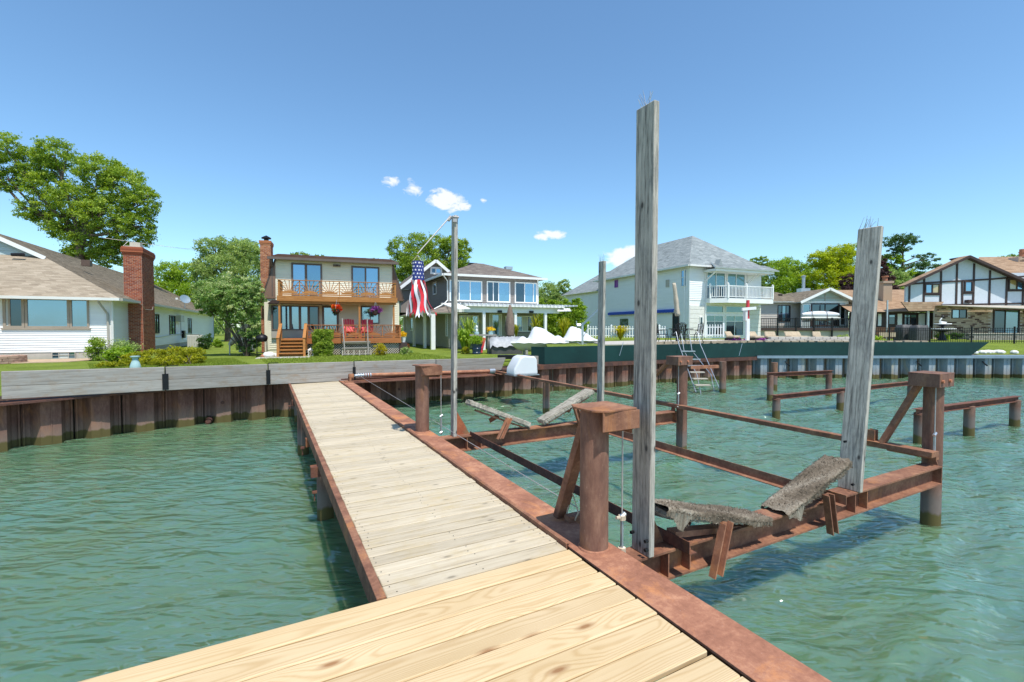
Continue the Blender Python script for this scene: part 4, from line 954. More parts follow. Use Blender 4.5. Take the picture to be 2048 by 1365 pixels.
pipe(H1, [(.7, 2.2, ze - .15), (.75, 2.7, ze - .42), (.78, 4.0, ze - .4), (.6, 5.1, ze - .05)], .012, 'gutter', 'cable')
for px in (25, 36): p = F1.hit(px, 512 if px < 30 else 510, 1, 3.2); m = MB(); 
m = MB(); p = F1.hit(36, 511, 1, 3.3); m.tube(p + V3(-.25, .0, .02), p + V3(.25, 0, .06), .09, 10); m.build('roof_vent', 'black', H1)
m = MB(); m.box(-3.0, 5.9, zr - 1.55, -2.6, 6.3, zr - 1.2); m.build('roof_vent', 'gutter_brown', H1)
m = MB(); m.tube((-1.8, 12.0, 4.1), (-1.8, 12.0, 4.9), .07, 8); m.build('vent_pipe', 'white', H1)
# corner roof seen at the far left edge
m = MB(); m.prism([V3(-4.05, -2.4, 3.12), V3(-9, -2.4, 3.12), V3(-9, -.4, 3.75), V3(-4.6, -.4, 3.75)], (0, 0, .12)); m.build('porch_roof', 'shingle_tan', H1, recalc=True)
m = MB(); m.prism([V3(-4.0, -2.45, 2.98), V3(-9, -2.45, 2.98), V3(-9, -2.45, 3.16), V3(-4.0, -2.45, 3.16)], (0, .1, 0)); m.build('porch_fascia', 'siding_bluegrey', H1, recalc=True)
# chimney
CHX0, CHX1, CHY0, CHY1, CHZ = -.16, .66, 2.6, 5.0, 5.9
ch = MB(); ch.box(CHX0, CHY0, -.2, CHX1, CHY1, CHZ + .12); CH = ch.build('chimney', 'mortar', H1)
cf, cr = front(CHY0), right(CHX1)
c1 = bricks(CH, cf, CHX0, CHX1, .0, CHZ, 'brick', single=300)
bricks(CH, cr, CHY0, CHY1, .0, CHZ, 'brick')
m = MB(); 
for k, e in enumerate((.03, .06, .09, .09, .09, .06)): m.box(CHX0 - e, CHY0 - e, CHZ - .34 + k * .076, CHX1 + e, CHY1 + e, CHZ - .27 + k * .076)
m.build('chimney_crown', 'brick', CH)
m = MB(); m.box(CHX0 + .05, CHY0 + .1, CHZ + .12, CHX1 - .05, CHY1 - .1, CHZ + .17); m.box(CHX0 + .2, CHY0 + .4, CHZ + .17, CHX1 - .15, CHY0 + .9, CHZ + .42); m.build('chimney_cap', 'tan_slab', CH)
m = MB(); m.tube((.25, 4.3, CHZ + .17), (.25, 4.3, CHZ + .45), .13, 12); m.build('flue', 'galv', CH)
# antenna lying over the chimney
AN = thing('tv_antenna', 'bent thin television antenna lying over the brick chimney top', 'antenna', F1.o + F1.m.to_3x3() @ V3(.1, 3.4, CHZ + .5), F1.rot)
m = MB(); m.tube((-1.3, 0, .12), (1.9, .5, -.12), .008, 5)
for q in np.linspace(-.2, 2.6, 8): m.tube((q * 1.0 - .2, q * .15 - .4, -.02 - q * .07), (q * 1.0 + .25, q * .15 + .5, .03 - q * .08), .004, 4)
m.tube((-.2, 0, .1), (-.5, -.2, .55), .006, 4); m.tube((-.2, 0, .05), (-.45, -.3, -.4), .008, 4); m.tube((1.9, .5, -.12), (2.9, .7, -.1), .008, 4); m.tube((0, 0, -.4), (0, 0, .1), .02, 6)
m.build('antenna_rods', 'cable', AN, kind='stuff')
# satellite dish on the roof edge
p = F1.sd(378, 598, .5); SDh = thing('satellite_dish', 'small grey satellite dish on the far roof edge of the white ranch house', 'satellite dish', F1.m @ V3(.2, p.y, ze + .1), F1.rot)
m = MB(); m.lathe([(.02, 0), (.22, .04), (.38, .1), (.39, .11), (.2, .05), (.02, .02)], n=18); o = m.build('reflector', 'steel_blue', SDh, smooth=True); o.location = (0, 0, .75); o.rotation_euler = (R(62), 0, R(35))
m = MB(); m.tube((0, 0, 0), (0, 0, .72), .03, 6); m.tube((0, 0, .5), (-.4, -.5, .75), .02, 6); m.box(-.5, -.6, .72, -.35, -.45, .86); m.build('mount', 'gutter_w', SDh)
# ---------------------------------------------------------------- HOUSE 2: cream house with sunburst balcony
F2 = Fr(535, 27.5, LZ, 20)
H2 = thing('balcony_house', 'cream two storey house with sunburst wooden balcony and tall orange brick chimney', 'house', F2.o, F2.rot)
w = front(0); f2 = lambda x, y, d=0: F2.f(x, y, d); DZ = .92; UZ = 3.32; WR = 7.60
def h2hole(a, b, t, bo=None, z0=None): p, q = f2(a, t), f2(b, t); return (p.x, q.x, z0 if z0 is not None else f2(a, bo).z, p.z)
hb = h2hole(543, 638, 611, 661); hd = h2hole(644, 677, 612, z0=DZ); hw = h2hole(722, 758.5, 613, 648)
holesL = [(hb[0], hb[1], DZ, hb[3] + .0), hd, hw]
slab(H2, w, [(0, -.2), (WR, -.2), (WR, UZ), (0, UZ)], 'siding_cream')
siding(H2, w, .02, WR - .02, .25, UZ - .05, 'siding_cream', holesL)
h1_, h2_ = h2hole(582.5, 644, 526, z0=UZ + .03), h2hole(702.6, 758.5, 532.5, z0=UZ + .03)
slab(H2, w, [(.46, UZ), (7.2, UZ), (7.2, 5.62), (.46, 5.62)], 'siding_cream', n1=-.001)
siding(H2, w, .46, 7.2, UZ + .02, 5.58, 'siding_cream', [h1_, h2_])
window(H2, w, *h1_, [(1, 'glass_blue'), (1.15, 'glass_teal')], 'brown_trim', .1, 'sliding_door', mull=.14); window(H2, w, *h2_, [(1, 'glass_teal'), (1, 'glass_blue')], 'brown_trim', .1, 'sliding_door', mull=.1)
# lower storey: a boxed five light window, a glass door, a slider window
window(H2, w, hb[0], hb[1], hb[2], hb[3], [(.8, 'glass_dark'), (1.05, 'glass_blue'), (1.0, 'glass_blue'), (.95, 'glass_blue'), (1.0, 'glass_dark')], 'brown_trim', .07, dep=.2, mull=.13)
m = MB(); w.box(m, hb[0], hb[1], DZ, hb[2] - .002, 0, .17); m.build('panel', 'gutter', H2)
m = MB(); w.box(m, hb[0] - .12, hb[1] + .12, hb[3] + .002, hb[3] + .06, 0, .3); m.build('window_head', 'siding_cream', H2)
m = MB(); w.pr(m, [(hb[0] - .15, hb[3] + .08), (hb[1] + .2, hb[3] + .08), (hb[1] - .1, hb[3] + .3), (hb[0] + .1, hb[3] + .3)], .0, .5); m.build('awning', 'dark_brown', H2, recalc=True)
window(H2, w, *hd, [(1.5, 'glass_blue')], 'brown_trim', .12, 'glass_door'); window(H2, w, *hw, [(1, 'glass_blue'), (1, 'glass_blue')], 'brown_trim', .07)
m = MB(); w.tube = None; m.tube(w.p(hd[0] + .12, .1, DZ + .85), w.p(hd[0] + .12, .1, DZ + 1.1), .02, 6); m.build('door_handle', 'galv', H2)
m = MB(); w.box(m, 7.1, 7.2, UZ, 5.6, 0, .03); w.box(m, .46, .56, UZ, 5.6, 0, .03); w.box(m, WR - .1, WR, .2, UZ - .1, 0, .03); w.box(m, 0, .1, .2, UZ - .1, 0, .03); build_each(m, 'corner_trim', 'siding_cream', H2, [0, 6, 12, 18, 24])
# gambrel: steep shingled sides and a flat looking top
dp = 9.0; lower = UZ - .06
roof(H2, (.36, 0 - .05, 5.6), (-.28, -.05, lower), (-.28, dp, lower), (.36, dp, 5.6), 'shingle_dark', .14, .3, fascia='brown_trim') if False else None
roof(H2, (-.30, -.10, lower), (-.30, dp, lower), (.44, dp, 5.6), (.44, -.10, 5.6), 'shingle_dark', .14, .28, fascia='brown_trim'); roof(H2, (WR + .35, dp, lower), (WR + .35, -.10, lower), (7.26, -.10, 5.6), (7.26, dp, 5.6), 'shingle_dark', .14, .28, fascia='brown_trim')
m = MB(); m.prism([V3(-.30, -.1, lower), V3(.46, -.1, lower), V3(.46, -.1, 5.6)], (0, .1, 0)); m.prism([V3(WR + .35, -.1, lower), V3(7.2, -.1, lower), V3(7.2, -.1, 5.6)], (0, .1, 0)); build_each(m, 'gable_cheek', 'shingle_dark', H2, [0, 5, 10], recalc=True)
roof(H2, (.1, -.44, 5.64), (7.55, -.44, 5.64), (7.55, 4.5, 6.55), (.1, 4.5, 6.55), 'shingle_dark', .14, .28, fascia='brown_trim'); roof(H2, (7.55, 9.4, 5.62), (.1, 9.4, 5.62), (.1, 4.5, 6.55), (7.55, 4.5, 6.55), 'shingle_dark', .14, .28, fascia='brown_trim')
m = MB(); m.obox((.1, -.50, 5.6), (7.55, -.50, 5.6), .1, .14); m.build('gutter', 'brown_trim', H2)
m = MB(); m.box(-.16, 0, 0, 0, dp, UZ); m.box(WR, 0, 0, WR + .02, dp, UZ); build_each(m, 'wall', 'siding_cream', H2, [0, 6, 12])
pipe(H2, [(.3, -.5, 5.5), (.3, -.08, 5.1), (.3, -.08, UZ + .1)], .04, 'brown_trim')
cx0, cx1 = f2(520.5, 560, .4).x, f2(541, 560, .4).x
q = MB(); q.box(cx0, .5, -.2, cx1, 1.6, 6.55); C2 = q.build('chimney', 'mortar', H2); bricks(C2, front(.5), cx0, cx1, 0, 6.5, 'brick_o', bl=.2); bricks(C2, right(cx1), .5, 1.6, 3.4, 6.5, 'brick_o', bl=.2)
m = MB()
for k, e in enumerate((.03, .05, .05)): m.box(cx0 - e, .5 - e, 6.5 + .08 * k, cx1 + e, 1.6 + e, 6.575 + .08 * k)
m.build('chimney_crown', 'brick_o', C2); m = MB(); m.tube(((cx0 + cx1) / 2, 1, 6.74), ((cx0 + cx1) / 2, 1, 6.95), .13, 10); m.lathe([(.02, .2), (.27, .06), (.27, .0), (.02, 0)], ((cx0 + cx1) / 2, 1, 6.93), 14); m.build('chimney_cap', 'black', C2)
p = f2(673.5, 531); LT = MB(); LT.box(p.x - .2, -.12, p.z - .08, p.x + .2, -.02, p.z + .04); LT.lathe([(.01, 0), (.08, .02), (.09, .12), (.01, .1)], (p.x - .12, -.2, p.z - .1), 8); LT.lathe([(.01, 0), (.08, .02), (.09, .12), (.01, .1)], (p.x + .12, -.2, p.z - .1), 8); LT.build('floodlight', 'brown_trim', H2)
def sunburst(par, x0, x1, y, z0, z1, mat, n=6, posts=True, rays=9):
    """a railing of n panels, each with a half sun: rays and an arched sill"""
    m = MB(); m.box(x0 - .06, y - .07, z1 - .04, x1 + .06, y + .07, z1); fr = m.build('handrail', mat, par)
    m = MB(); m.box(x0, y - .02, z0, x1, y + .02, z0 + .07); m.build('bottom_rail', mat, par); pwid = (x1 - x0) / n; g = [0]; pm_ = MB(); rayproto = None
    for i in range(n + 1):
        xx = x0 + i * pwid; q = MB(); q.box(xx - (.05 if i in (0, n) else .03), y - .03, z0 - .02, xx + (.05 if i in (0, n) else .03), y + .03, z1 - .042); q.build('rail_post', mat, par)
    for i in range(n):
        c = x0 + (i + .5) * pwid; hw_ = pwid / 2 - .05; pts = []; H_ = z1 - z0 - .08
        for k in range(11): t = math.pi * k / 10; pts.append((c + hw_ * .92 * math.cos(t), z0 + .09 + .15 * math.sin(t)))
        q = MB(); q.prism([V3(a, y - .022, b) for a, b in pts], (0, .04, 0)); arch = q.build('sun_arch', mat, par, recalc=True)
        for k in range(rays):
            t = math.pi * (k + .5) / rays * .9 + math.pi * .05; dx, dz = math.cos(t), math.sin(t); s0 = .15; tx = hw_ / abs(dx) if abs(dx) > .01 else 99; tz = H_ / dz; L_ = min(tx, tz)
            a = V3(c + dx * s0, y, z0 + .08 + dz * s0); b = V3(c + dx * L_, y, z0 + .08 + dz * L_); qq = MB(); qq.obox(a, b, .036, .026, up=(0, 1, 0)); qq.build('sun_ray', mat, arch)
bx0, bx1 = f2(557, 560, -1.8).x, f2(790, 560, -1.8).x
BA = thing; bal = MB(); bal.box(bx0 - .05, -1.85, UZ - .07, bx1 + .1, -.1, UZ - .03); BALC = bal.build('balcony_floor', 'stain_wood', H2)
m = MB(); m.box(bx0 - .08, -1.93, UZ - .28, bx1 + .12, -1.86, UZ + .02); m.box(bx0 + .02, -1.8, UZ - .42, bx1 + .05, -1.70, UZ - .10); build_each(m, 'beam', 'stain_wood', BALC, [0, 6, 12])
m = MB()
for k in range(9): x = bx0 + .1 + (bx1 - bx0) * k / 8.2; m.box(x, -1.7, UZ - .25, x + .05, -.1, UZ - .075)
build_each(m, 'joist', 'stain_wood', BALC, [6 * i for i in range(10)])
sunburst(BALC, bx0 + .02, bx1, -1.86, UZ + .06, 4.23, 'stain_wood', 6)
RW = (-1.86, -.1)
m = MB(); m.obox((bx1, -1.86, 4.21), (bx1, -.1, 4.21), .1, .04); m.obox((bx0, -1.86, 4.21), (bx0, -.1, 4.21), .1, .04); build_each(m, 'handrail', 'stain_wood', BALC, [0, 6, 12])
for s in (bx0, bx1):
    m = MB(); g = [0]
    for k in range(7): m.box(s - .02, -1.7 + k * .24, UZ, s + .02, -1.66 + k * .24, 4.19); g.append(len(m.f))
    build_each(m, 'baluster', 'stain_wood', BALC, g)
for px in (559, 719, 787.5): x = f2(px, 640, -1.75).x; post_(H2, x, -1.75, DZ, UZ - .43, .1, 'stain_wood')
# lower deck with lattice and stairs
dx0, dx1 = f2(561, 650, -2.8).x, f2(800.5, 650, -2.8).x; sx0, sx1 = f2(562, 690, -2.8).x, f2(612, 690, -2.8).x
g = MB(); DKH = None
m = MB(); m.box(dx0, -2.75, DZ - .07, dx1, -.02, DZ - .035); DKH = m.build('deck_floor', 'stain_wood_red', H2)
m = MB(); k = 0
for i in range(19): y = -2.78 + i * .145; m.box(dx0, y, DZ - .034, dx1, y + .138, DZ)
build_each(m, 'deck_board', 'stain_wood_red', DKH, [6 * i for i in range(20)])
m = MB(); m.box(sx1, -2.86, DZ - .27, dx1 + .04, -2.80, DZ + .03); m.build('fascia_board', 'stain_wood_red', DKH)
sunburst(DKH, sx1 + .08, dx1 - .02, -2.83, DZ + .08, 1.70, 'stain_wood_red', 5)
m = MB(); g = [0]
for xx, ya, yb in ((dx1, -2.8, -.1),):
    m.obox((xx, ya, 1.68), (xx, yb, 1.68), .12, .04); g.append(6)
    for k in range(10): m.box(xx - .02, ya + .2 + k * .26, DZ, xx + .02, ya + .24 + k * .26, 1.66); g.append(len(m.f))
build_each(m, 'baluster', 'stain_wood_red', DKH, g)
# lattice of crossed strips, each its own piece up to the size that shows
m = MB(); zl0, zl1 = .02, DZ - .28; x = sx1 + .1; Hh = zl1 - zl0
for k in range(int((dx1 - sx1) / .135) + 6):
    for sgn in (1, -1):
        xa = sx1 + .05 + (k - 3) * .135; xb = xa + Hh; za, zb = (zl0, zl1) if sgn == 1 else (zl1, zl0)
        lo, hi = max(xa, sx1 + .05), min(xb, dx1)
        if hi - lo < .05: continue
        fz = lambda xx: za + (zb - za) * (xx - xa) / (xb - xa); m.obox((lo, -2.70 - .012 * sgn, fz(lo)), (hi, -2.70 - .012 * sgn, fz(hi)), .035, .01, up=(0, 1, 0))
m.build('lattice', 'tan_slab', DKH, kind='stuff')
m = MB(); m.box(sx1 + .05, -2.4, 0, dx1 - .05, -2.38, zl1); m.build('under_deck_sheet', 'black', DKH)  # flat black sheet set behind the lattice strips
m = MB(); m.box(dx1 - .06, -2.78, 0, dx1 + .02, -.2, DZ - .28); m.build('lattice_side', 'dark_brown', DKH)
ST = MB(); g = [0]
for k in range(5): z = DZ - .17 * (k + 0) - .02; y = -2.8 - .27 * k; ST.box(sx0 + .04, y - .29, z - .05, sx1 - .04, y, z); g.append(len(ST.f)); 
build_each(ST, 'stair_tread', 'stain_wood', DKH, g)
ST = MB(); g = [0]
for k in range(5): z = DZ - .17 * k - .07; y = -2.8 - .27 * k; ST.box(sx0 + .05, y - .02, z - .12, sx1 - .05, y, z - .002); g.append(len(ST.f))
build_each(ST, 'stair_riser', 'stain_wood', DKH, g)
for xx in (sx0, sx1):
    m = MB(); m.prism([V3(xx - .03, -2.8, DZ - .3), V3(xx - .03, -2.8, DZ), V3(xx - .03, -4.1, .14), V3(xx - .03, -4.1, 0)], (.06, 0, 0)); m.build('stringer', 'stain_wood', DKH, recalc=True)
    m = MB(); m.box(xx - .06, -4.12, 0, xx + .06, -4.0, .95); m.build('newel_post', 'stain_wood', DKH); m = MB(); m.box(xx - .06, -2.86, .3, xx + .06, -2.74, 1.78); m.build('newel_post', 'stain_wood', DKH)
    m = MB(); m.obox((xx, -2.78, 1.74), (xx, -4.14, .98), .15, .05); m.build('handrail', 'stain_wood', DKH); m = MB(); m.obox((xx, -2.8, 1.3), (xx, -4.1, .55), .04, .12); m.build('handrail', 'stain_wood', DKH)
m = MB(); m.box(sx0 - .9, -5.0, -.02, sx1 + .3, -3.9, .03); o = m.build('paver_pad', 'concrete', None); o.location = F2.o; o.rotation_euler = (0, 0, F2.rot); o['kind'] = 'structure'
# ---------------------------------------------------------------- HOUSE 3: taupe house with wrap porch and pergola
F3 = Fr(897, 34, LZ, 24)
H3 = thing('lake_house', 'taupe grey two storey house with white trimmed windows and a hip roof', 'house', F3.o, F3.rot)
w = front(0); f3 = lambda x, y, d=0: F3.f(x, y, d); WR3, EV, MZ = 7.36, 5.38, 2.95; DP3 = 16.0
hs = []
for a, b, t, bo in ((898.5, 964, 560, 604), (973, 1020, 562.5, 606), (1029, 1073.5, 564.5, 607.5)): p, q = f3(a, t), f3(b, bo); hs.append((max(.06, p.x), q.x, q.z, p.z))
slab(H3, w, [(0, -.2), (WR3, -.2), (WR3, EV), (0, EV)], 'siding_grey'); siding(H3, w, 0, WR3, MZ, EV - .1, 'siding_grey', hs, .17)
pn = [[(1, 'glass_blue'), (1, 'glass_dark'), (2, 'glass_blue'), (2, 'glass_blue')], [(1, 'glass_dark'), (1, 'glass_dark'), (2, 'glass_blue')], [(1.6, 'glass_dark'), (1.6, 'glass_blue'), (.5, 'glass_blue')]]
pn[0] = [(.6, 'glass_blue'), (.6, 'glass_dark'), (1.6, 'glass_blue'), (1.6, 'glass_blue')]
for h_, p_ in zip(hs, pn): window(H3, w, *h_, p_, 'white', .09)
lo = []
for a, b, t, bo, pp in ((884, 905, 633, 667, [(.3, 'glass_blue'), (1, 'glass_green')]), (918, 957, 631, 672, [(.6, 'glass_dark'), (1.6, 'curtain'), (.9, 'glass_blue')]), (978, 1003, 628, 672, [(.3, 'curtain'), (1, 'glass_teal'), (.25, 'curtain')]), (1010, 1022, 632, 668, [(1, 'curtain')]), (1029, 1064, 632, 664, [(1.2, 'glass_teal'), (1, 'curtain'), (.7, 'glass_dark')])):
    p, q = f3(a, t), f3(b, bo); h_ = (p.x, q.x, max(.1, q.z), p.z); lo.append(h_)
    if p.x > 0: window(H3, w, *h_, pp, 'white', .08, 'door' if a == 978 else 'window')
siding(H3, w, 0, WR3, .1, MZ - .2, 'siding_grey_low', [h for h in lo if h[0] > 0], .17)
m = MB(); w.box(m, WR3 - .1, WR3, 0, EV, 0, .04); m.build('corner_trim', 'white', H3)
wl_ = left(0); s3 = lambda x, y, d=0: F3.sd(x, y, d)
hl = []
for a, b, t, bo in ((867, 874, 566, 589), (804, 811.5, 583, 602)): p, q = s3(a, t), s3(b, bo); hl.append((q.y, p.y, q.z, p.z))
slab(H3, wl_, [(0, -.2), (DP3, -.2), (DP3, EV), (0, EV)], 'siding_grey'); siding(H3, wl_, 0, DP3, MZ, EV - .1, 'siding_grey', hl, .17)
siding(H3, wl_, 0, DP3, .1, MZ - .3, 'siding_grey_low', (), .17)
for h_ in hl: window(H3, wl_, *h_, [(1, 'glass_dark')], 'white', .09)
p, q = s3(821, 636), s3(827, 662); window(H3, wl_, q.y, p.y, q.z, p.z, [(1, 'glass_dark')], 'white', .08)
p, q = s3(888 - 3, 633, 0), s3(890, 660); window(H3, wl_, .1, .55, .9, 2.5, [(1, 'glass_green')], 'white', .05)
m = MB(); m.box(WR3 - .1, .02, 0, WR3, DP3, EV); m.build('wall', 'siding_grey', H3)
# main hip roof
ov = .5; sl = .36; hx = WR3 / 2; zt = EV + (hx + ov) * sl
roof(H3, (-ov, -ov, EV), (WR3 + ov, -ov, EV), (hx + .3, hx, zt), (hx - .3, hx, zt), 'shingle_taupe', .17, .34, fascia='gutter_w'); roof(H3, (-ov, 9, EV), (-ov, -ov, EV), (hx - .3, hx, zt), (hx - .3, 9, zt), 'shingle_taupe', .17, .34, fascia='gutter_w')
roof(H3, (WR3 + ov, -ov, EV), (WR3 + ov, 9, EV), (hx + .3, 9, zt), (hx + .3, hx, zt), 'shingle_taupe', .17, .34, fascia='gutter_w')
m = MB(); m.obox((-ov, -ov - .06, EV - .03), (WR3 + ov, -ov - .06, EV - .03), .12, .16); m.obox((-ov - .06, -ov, EV - .03), (-ov - .06, 9, EV - .03), .12, .16); build_each(m, 'gutter', 'gutter_w', H3, [0, 6, 12])
m = MB(); m.box(hx + 2.2, 3.0, zt - .45, hx + 2.8, 3.5, zt - .2); m.build('roof_vent', 'galv', H3); m = MB(); m.box(hx - .5, 4.5, zt, hx + .2, 5.0, zt + .14); m.build('roof_vent', 'black', H3)
pipe(H3, [(-.5, -.5, EV - .1), (-.1, -.1, EV - .45), (-.08, -.08, MZ + .6), (-.4, -.3, MZ + .3), (-1.2, -.5, MZ - .1)], .05, 'gutter_w', 'downspout')
# cross gable behind on the left
gy0 = 9.0; glx, grx = -2.2, 5.2; gxm = (glx + grx) / 2; pa = F3.f(871, 521, gy0 - .3); gz = pa.z; gxm = pa.x; ge = F3.f(799, 578, gy0 - .3); glx = ge.x - .1; grx = 2 * gxm - glx; gez = ge.z
slab(H3, front(gy0), [(glx + .3, gez), (grx - .3, gez), (gxm, gz - .25)], 'siding_grey', 'gable_wall')
siding(H3, front(gy0), 0, 0, gez, gz - .3, 'siding_grey', [], .2, gable=lambda z: (glx + .3 + (z - gez) * (gxm - glx) / (gz - gez), grx - .3 - (z - gez) * (grx - gxm) / (gz - gez)))
p, q = F3.f(860, 534, gy0), F3.f(884, 550, gy0); window(H3, front(gy0), p.x, q.x, q.z, p.z, [(1, 'glass_dark'), (1.2, 'glass_blue')], 'white', .16, n=.03)
roof(H3, (glx, gy0 + 6, gez), (glx, gy0 - .5, gez), (gxm, gy0 - .5, gz), (gxm, gy0 + 6, gz), 'shingle_taupe', .17, .34, fascia='white'); roof(H3, (grx, gy0 - .5, gez), (grx, gy0 + 6, gez), (gxm, gy0 + 6, gz), (gxm, gy0 - .5, gz), 'shingle_taupe', .17, .34, fascia='white')
m = MB(); m.obox((glx, gy0 - .52, gez - .05), (gxm, gy0 - .52, gz - .05), .05, .26); m.obox((gxm, gy0 - .52, gz - .05), (grx, gy0 - .52, gez - .05), .05, .26); build_each(m, 'rake_board', 'white', H3, [0, 6, 12])
m = MB(); m.box(glx + .3, gy0 + .2, 2.9, .0, gy0 + 6, gez); m.build('wall', 'siding_grey', H3)
# left porch: roof, columns, upper rail
pc = [s3(x, 690, -1.35) for x in (873.5, 849.6, 828.5, 809)]
roof(H3, (-1.75, DP3 + 2, MZ - .35), (-1.75, -.9, MZ - .35), (0, .9 - .9, MZ + .25), (0, DP3 + 2, MZ + .25), 'shingle_taupe', .17, .34, fascia='gutter_w', name='porch_roof'); roof(H3, (-1.75, -.9, MZ - .35), (1.2, -.9, MZ - .35), (1.2, -.02, MZ + .1), (0, -.02, MZ + .25), 'shingle_taupe', .17, .34, fascia='gutter_w', name='porch_roof')
for i, p in enumerate(pc): post_(H3, -1.35, max(-.7, p.y), 0, MZ - .35, .30 if i == 0 else .2, 'white', 'porch_column')
m = MB(); g = [0]
for k in range(14): y = 10.4 + k * .5; m.box(-1.35, y, MZ, -1.30, y + .05, MZ + 1.0); g.append(len(m.f))
m.box(-1.37, 10.3, MZ + 1.0, -1.28, 17.2, MZ + 1.08); g.append(len(m.f)); build_each(m, 'balcony_rail', 'white', H3, g)
# front pergola
yF = -3.0; pa, pb = f3(915, 614, yF), f3(1113, 614, yF); zp = 3.0; 
m = MB(); m.prism([V3(.2, yF - .3, zp - .02), V3(.2, -.1, zp + .12), V3(WR3 + 1.9, -.1, zp + .12), V3(pb.x + .5, yF - .3, zp - .02)], (0, 0, .1)); PG = m.build('pergola_roof', 'white', H3, recalc=True)
m = MB(); m.box(-.3, yF, zp - .42, pb.x + .25, yF + .1, zp - .03); m.build('pergola_beam', 'white', PG)
m = MB(); g = [0]
for k in range(30): x = -.2 + k * .31; m.box(x, yF - .45, zp + .10, x + .05, -.12, zp + .2); g.append(len(m.f))
build_each(m, 'rafter', 'white', PG, g)
m = MB(); m.prism([V3(-.3, yF - .2, zp + .1), V3(-1.3, yF + .3, zp + .12), V3(-.6, yF - .8, zp - .28), V3(.35, yF - .9, zp - .25)], (0, 0, .06)); m.build('bent_panel', 'gutter_w', PG, recalc=True)
m = MB(); m.prism([V3(pb.x - .2, yF - .5, zp - .3), V3(pb.x + 1.2, yF - .1, zp - .25), V3(pb.x + 1.3, yF + .3, zp - .05), V3(pb.x + .1, yF, zp - .1)], (0, 0, .05)); m.build('bent_panel', 'gutter_w', PG, recalc=True)
for px in (968, 1031, 1091): post_(H3, f3(px, 650, yF).x, yF + .05, 0, zp - .42, .19, 'white', 'pergola_post')
for px in (999, 1062): p = f3(px, 621, yF); m = MB(); m.box(p.x - .15, yF - .12, zp - .42, p.x + .15, yF - .01, zp - .26); m.build('downlight', 'black', H3)
# ---------------------------------------------------------------- HOUSE 4: big white house
F4 = Fr(1378, 37, .9, 22)
H4 = thing('white_house', 'large white house with grey hip roof, green glazed bay and a white railed balcony', 'house', F4.o, F4.rot)
w = front(0); f4 = lambda x, y, d=0: F4.f(x, y, d); s4 = lambda x, y, d=0: F4.sd(x, y, d); W4 = 7.8; E4 = 5.72; D4 = 13.2
slab(H4, w, [(0, -.3), (W4, -.3), (W4, E4), (0, E4)], 'siding_white'); yb = -.01
bxa, bxb = f4(1411, 600).x, f4(1492, 600).x
siding(H4, w, 0, W4, 3.0, E4 - .05, 'siding_white', [(bxa, bxb, 0, 5.6)], .14)
def tile(n, cols): return cols
za, zb = f4(1450, 546).z, f4(1450, 571).z
for a, b in ((1412.5, 1449.5), (1453.5, 1489)): p, q = f4(a, 548), f4(b, 600); window(H4, w, p.x, q.x, 3.1, za, [(1, ('glass_dark', 'glass_green')), (1, ('glass_dark', 'glass_green'))], 'white', .07, 'sliding_door', rows=[zb - .1])
zt1, zt2, zt3 = f4(1450, 612).z, f4(1450, 626).z, f4(1450, 631).z
for a, b in ((1411, 1446), (1450.5, 1487)):
    p, q = f4(a, 612), f4(b, 626); window(H4, w, p.x, q.x, f4(a, 626).z, zt1, [(1, 'glass_green')], 'white', .06)
    window(H4, w, p.x, q.x, .12, zt3, [(1, ('glass_dark', 'glass_green')), (1, ('glass_dark', 'glass_green'))], 'white', .07, 'sliding_door', rows=[f4(a, 643).z])
m = MB(); w.box(m, bxa - .12, bxa, 0, 2.95, 0, .12); w.box(m, bxb, bxb + .18, 0, 2.95, 0, .12); w.box(m, bxa, bxb, zt1 + .02, 2.9, 0, .1); build_each(m, 'bay_trim', 'white', H4, [0, 6, 12, 18])
for a, b in ((0.02, bxa - .15), (bxb + .2, W4 - .02)):
    for k in range(7): m = MB(); w.box(m, a, b, .1 + k * .36, .44 + k * .36, 0, .06); m.build('stone_block', 'stone_w', H4, bevel=.012)
p, q = f4(1397.5, 634), f4(1403, 666); window(H4, w, p.x, q.x, q.z, p.z, [(1, 'glass_dark')], 'white', .05, n=.07)
# balcony: hexagonal white deck with rails
bal = [(bxa - .05, 0), (bxa - .05, -.5), (bxa + .95, -1.4), (W4 - .25, -1.4), (W4 - .1, -.0)]
m = MB(); m.prism([V3(x, y, 2.78) for x, y in bal], (0, 0, .36)); BB = m.build('balcony', 'white', H4, recalc=True); tops = []
rail = [(bxa - .02, -.5), (bxa + .95, -1.37), (bxa + 2.9, -1.37), (W4 - .3, -1.37), (W4 - .15, -.1)]
for i in range(len(rail) - 1):
    a, b = V3(*rail[i], 3.14), V3(*rail[i + 1], 3.14); m = MB(); m.obox(a + V3(0, 0, .12), b + V3(0, 0, .12), .05, .05); m.obox(a + V3(0, 0, .98), b + V3(0, 0, .98), .08, .06); build_each(m, 'rail', 'white', BB, [0, 6, 12]); n_ = int((b - a).length / .15)
    for k in range(1, n_): c = a.lerp(b, k / n_); q = MB(); q.box(c.x - .02, c.y - .02, 3.28, c.x + .02, c.y + .02, 4.08); q.build('baluster', 'white', BB)
for x, y in rail[:4]: m = MB(); m.box(x - .06, y - .06, 3.14, x + .06, y + .06, 4.28); m.lathe([(.085, 0), (.085, .04), (.0, .09)], (x, y, 4.28), 4); m.build('rail_post', 'white', BB)
wl_ = left(0)
hh = []
for a, b, t, bo in ((1363, 1373.5, 541, 573), (1240, 1258.5, 637, 652.5), (1346, 1359, 627, 665), (1230, 1236.5, 561, 575)): p, q = s4(a, t), s4(b, bo); hh.append((q.y, p.y, q.z, p.z))
hh[2] = (hh[2][0], hh[2][1], .1, hh[2][3])
